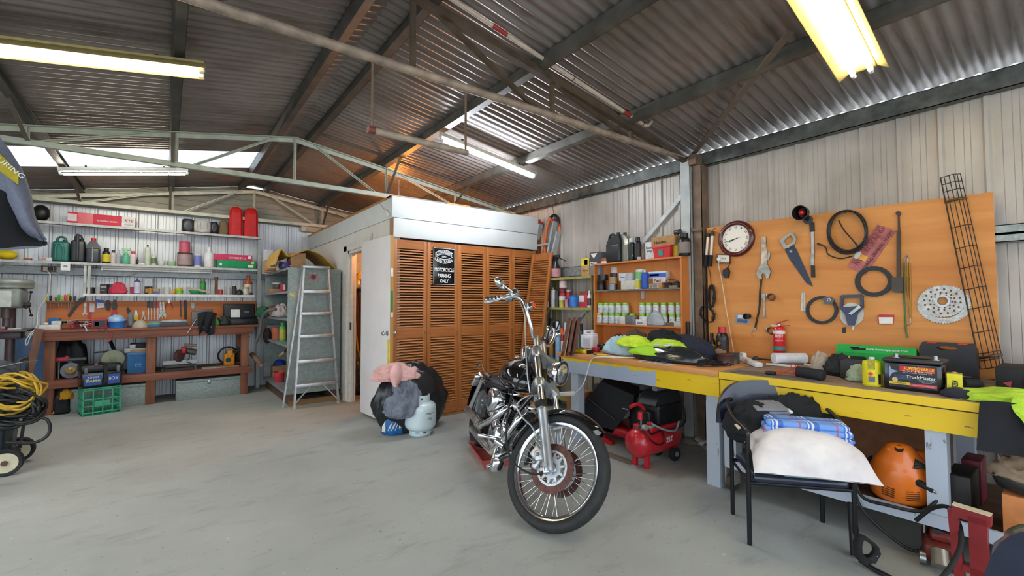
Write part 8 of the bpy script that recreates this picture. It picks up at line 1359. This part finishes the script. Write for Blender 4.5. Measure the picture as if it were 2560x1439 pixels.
# drip tray under the engine
a=hit(1197,1124,z=0); e=V((2.17,3.13,0)); o=thing('drip_tray','faded red plastic drip tray on the floor under the motorcycle','tray',V((2.3,3.25,0))); M=MX.Translation((2.31,3.28,0))@MX.Rotation(hb,4,'Z'); RT=mt('#c8605c',.5,sc=10,var=.25)
b=B(M); w_,d_,h_=.24,.14,.075; b.add([(-w_,-d_,0),(w_,-d_,0),(w_,d_,0),(-w_,d_,0),(-w_-.03,-d_-.03,h_),(w_+.03,-d_-.03,h_),(w_+.03,d_+.03,h_),(-w_-.03,d_+.03,h_),(-w_-.02,-d_-.02,h_),(w_+.02,-d_-.02,h_),(w_+.02,d_+.02,h_),(-w_-.02,d_+.02,h_),(-w_+.01,-d_+.01,.012),(w_-.01,-d_+.01,.012),(w_-.01,d_-.01,.012),(-w_+.01,d_-.01,.012)],[(0,3,2,1)]+[(i,(i+1)%4,4+(i+1)%4,4+i) for i in range(4)]+[(4+i,4+(i+1)%4,8+(i+1)%4,8+i) for i in range(4)]+[(8+i,8+(i+1)%4,12+(i+1)%4,12+i) for i in range(4)]+[(12,13,14,15)]).done('tray',RT,o)
# ================= chairs =================
CBL=mt('#262d42',.3,coat=.25,var=.2); CFR=mt('#17181b',.4,.3)
def chair(o,A,Bk,C,D,part=True):
    """front-left, back-left, front-right, back-right feet"""
    zs_=.372; arm=.63; leg=lambda p,zt,lean=(0,0,0): B().tube([p,p+V((lean[0],lean[1],zt))],.0125,12).done('leg',CFR,o)
    dp=((Bk-A)+(D-C)).normalized(); ac=(C-A).normalized()
    leg(A,arm-.03); leg(C,arm-.03); leg(Bk,arm+.05); leg(D,arm+.05)
    for p,q,s in ((A,Bk,-1),(C,D,1)):
        B().tube(curve([p+V((0,0,arm-.04))-ac*0,p+V((0,0,arm))+dp*.02,p.lerp(q,.5)+ac*s*.03+V((0,0,arm+.03)),q+V((0,0,arm+.08))+ac*s*.02,q+dp*.06+V((0,0,arm+.09))-ac*s*.02]),[.0125]*33,10).done('armrest',mt('#1b1b1c',.35),o)
    B().tube([A+V((0,0,zs_-.03)),C+V((0,0,zs_-.03)),D+V((0,0,zs_-.03)),Bk+V((0,0,zs_-.03))],.011,10,True).done('seat_rail',CFR,o)
    M=col(ac,dp,ez,(A+Bk+C+D)/4); w=(C-A).length/2; d=(Bk-A).length/2
    B(M).box(-w*.92,w*.92,-d*1.1,d*1.0,zs_-.025,zs_+.025,.025,3).done('seat',CBL,o)
    def bk(u_,v):
        t=(u_-.5)*2; x=t*(w+.06); z=.55+.285*v-.17*t**4*(v-.2); y=d+.10-.13*t*t*.9+.05*v; return M@V((x,y,z))
    b=B().sheet(bk,28,12,.04); b.done('backrest',CBL,o,60)
    return M,w,d
A,Bk,C,D=V((2.616,1.225,0)),V((2.908,1.464,0)),V((2.946,.825,0)),V((3.235,1.071,0)); o=thing('armchair','black vinyl armchair carrying a pillow and folded cloths before the near bench','chair',(A+D)/2); M,w,d=chair(o,A,Bk,C,D)
# a second chair mostly outside the frame
E_=hit(2580,1308,z=.80); M2=MX.Translation((E_.x-.0,E_.y-.0,0)); dirb=V((E_.x,E_.y,0)).normalized(); dp2=-V((dirb.x*.9+dirb.y*.1,dirb.y,0)).normalized(); ac2=V((-dp2.y,dp2.x,0))*-1; cen=V((E_.x,E_.y,0))-dp2*.30+ac2*.24*-1
o2=thing('armchair','blue-black vinyl chair back cut by the bottom right photo corner','chair',cen); P_=lambda a,b_: cen+ac2*a+dp2*b_
chair(o2,P_(-.25,-.19),P_(-.25,.19),P_(.25,-.19),P_(.25,.19))
sz=.397
o=thing('teal_cushion','flat teal cushion under the pillow on the armchair','cushion',M@V((0,-.05,sz))); B(M).box(-w*.35,w*1.0,-d*1.2,d*.5,sz,sz+.035,.016,3).done('cushion',fab('#7fb4b0','#5f938f'),o)
pzb=sz+.04
def pil(W,D_,H_,zb,cx_=0,cy_=0,rot=0,dr=0.):
    X=M@MX.Translation((cx_,cy_,zb))@MX.Rotation(rot,4,'Z')
    def g(s):
        def q(u_,v):
            a,c_=2*u_-1,2*v-1; e=max(0,(1-a*a))**.45*max(0,(1-c_*c_))**.45; k=1-.09*(1-abs(a))*(abs(c_)>0)*abs(c_)-0; kk=1-.09*(1-abs(c_))*abs(a)
            n_=noise.noise(V((a*2.2,c_*2.2,s)))*.012
            return X@V((a*W*kk,c_*D_*k,H_*(.24+(.76*e if s>0 else -.2*e))+n_*(1 if s>0 else 0)-dr*max(0,-c_-.4)))
        return q
    b=B()
    for s in (1,-1): b.sheet(g(s),28,28,.001)
    return b
o=thing('pillow','large cream pillow on the black armchair','pillow',M@V((0,0,pzb))); pil(.285,.24,.195,pzb+.02,.04,-.125,R(-6),.09).done('pillow',fab('#e8e0da','#cfc6c6',.9,14),o,70)
q=NT('tartan_wool'); tc=q.n('ShaderNodeTexCoord'); sp=q.n('ShaderNodeSeparateXYZ'); mp=q.n('ShaderNodeMapping'); q.l(tc.outputs['Object'],mp.inputs[0]); mp.inputs['Rotation'].default_value=(0,0,-math.atan2(M[1][0],M[0][0])); q.l(mp.outputs[0],sp.inputs[0])
def band(ax,off,w_,per): 
    m=q.math('PINGPONG',q.math('ADD',sp.outputs[ax],off),per); return q.math('LESS_THAN',m,w_)
c='#6f9ad8'
for ax,off,w_,per,cc_ in ((0,0,.03,.085,'#3a62b8'),(0,0.0,.006,.085,'#e8eef8'),(0,.02,.004,.085,'#dfe8f4'),(0,.06,.004,.085,'#c8404c'),(1,0,.02,.07,'#4a72c0'),(1,.03,.003,.07,'#e0e8f4')): c=q.mix(q.math('MULTIPLY',band(ax,off,w_,per),.8),c,cc_)
TART=q.base(c,.9)
o=thing('tartan_blanket','folded blue tartan blanket on top of the cream pillow','blanket',M@V((.08,.06,pzb+.18))); X=M@MX.Translation((.07,-.07,pzb+.145))@MX.Rotation(R(-10),4,'Z')
for i,(zz,k) in enumerate(((0,1.),(.034,.97),(.066,.9))): B(X).box(-.22*k,.22*k,-.1,.13-.02*i,zz,zz+.034,.016,3).done('fold',TART,o)
o=thing('black_jacket','black jacket bundled against the armchair backrest','jacket',M@V((-.05,.2,.6))); b=B(M); heap(b,(.1,.19,.5),(.22,.07,.18),120,.2,2.2,64,36,flat=.4); heap(b,(-.16,.1,.5),(.14,.1,.14),121,.2,2.2,40,24,flat=.6); b.done('jacket',fab('#18181b'),o,60); B(M).bar((-.27,.0,.6),(-.21,.03,.62),.035,.004,up=(0,-.7,.7)).done('woven_label',mt('#d8c4a4',.7),o)
o=thing('grey_jeans','folded grey speckled jeans lying on the black jacket','jeans',M@V((-.05,.14,.78))); X=M@MX.Translation((-.06,.1,.685))@MX.Rotation(R(12),4,'Z')@MX.Rotation(R(14),4,'X'); JN=fab('#86868a','#5e5e62',.9,160)
B(X).box(-.11,.1,-.06,.07,0,.02,.009,3).box(-.105,.09,-.055,.07,.021,.04,.009,3).done('folded_cloth',JN,o); B(X).box(.07,.12,-.05,.0,.004,.02,.005).done('white_tag',WHITE,o)
# ================= store lamp, daylight, camera =================
o=thing('bare_bulb','warm bare bulb hanging inside the top of the white store room','light',(2.6,6.0,2.4)); 
B().sph((2.6,6.0,2.36),(.035,.035,.05)).done('bulb',mt('#ffa550',.5,emit=380),o); B().cyl((2.6,6.0,2.4),(2.6,6.0,2.72),.016,n=10).cyl((2.6,6.0,2.7),(2.6,6.0,zr(2.6)-.02),.004,n=6).done('lamp_holder',WHITE,o)
w=bpy.data.worlds.new('sky'); SC.world=w; w.use_nodes=True; bg=w.node_tree.nodes['Background']; bg.inputs[0].default_value=(.80,.90,1,1); bg.inputs[1].default_value=1.5
cam=bpy.data.cameras.new('camera'); co=bpy.data.objects.new('camera',cam); COL.objects.link(co); SC.camera=co
cam.sensor_fit='HORIZONTAL'; cam.sensor_width=36; cam.lens=CF/2560*36; cam.clip_start=.05
co.matrix_world=MX.Translation((0,0,CH))@CAMR.to_4x4()
vs=SC.view_settings; vs.view_transform='Standard'; vs.look='None'; vs.gamma=1; vs.use_curve_mapping=False; vs.exposure=1.12
SC.cycles.use_denoising=True; SC.cycles.max_bounces=8; SC.cycles.diffuse_bounces=5; SC.cycles.transparent_max_bounces=8; SC.cycles.sample_clamp_indirect=8
for o in list(bpy.data.objects):
    if '_o' in o: del o['_o']
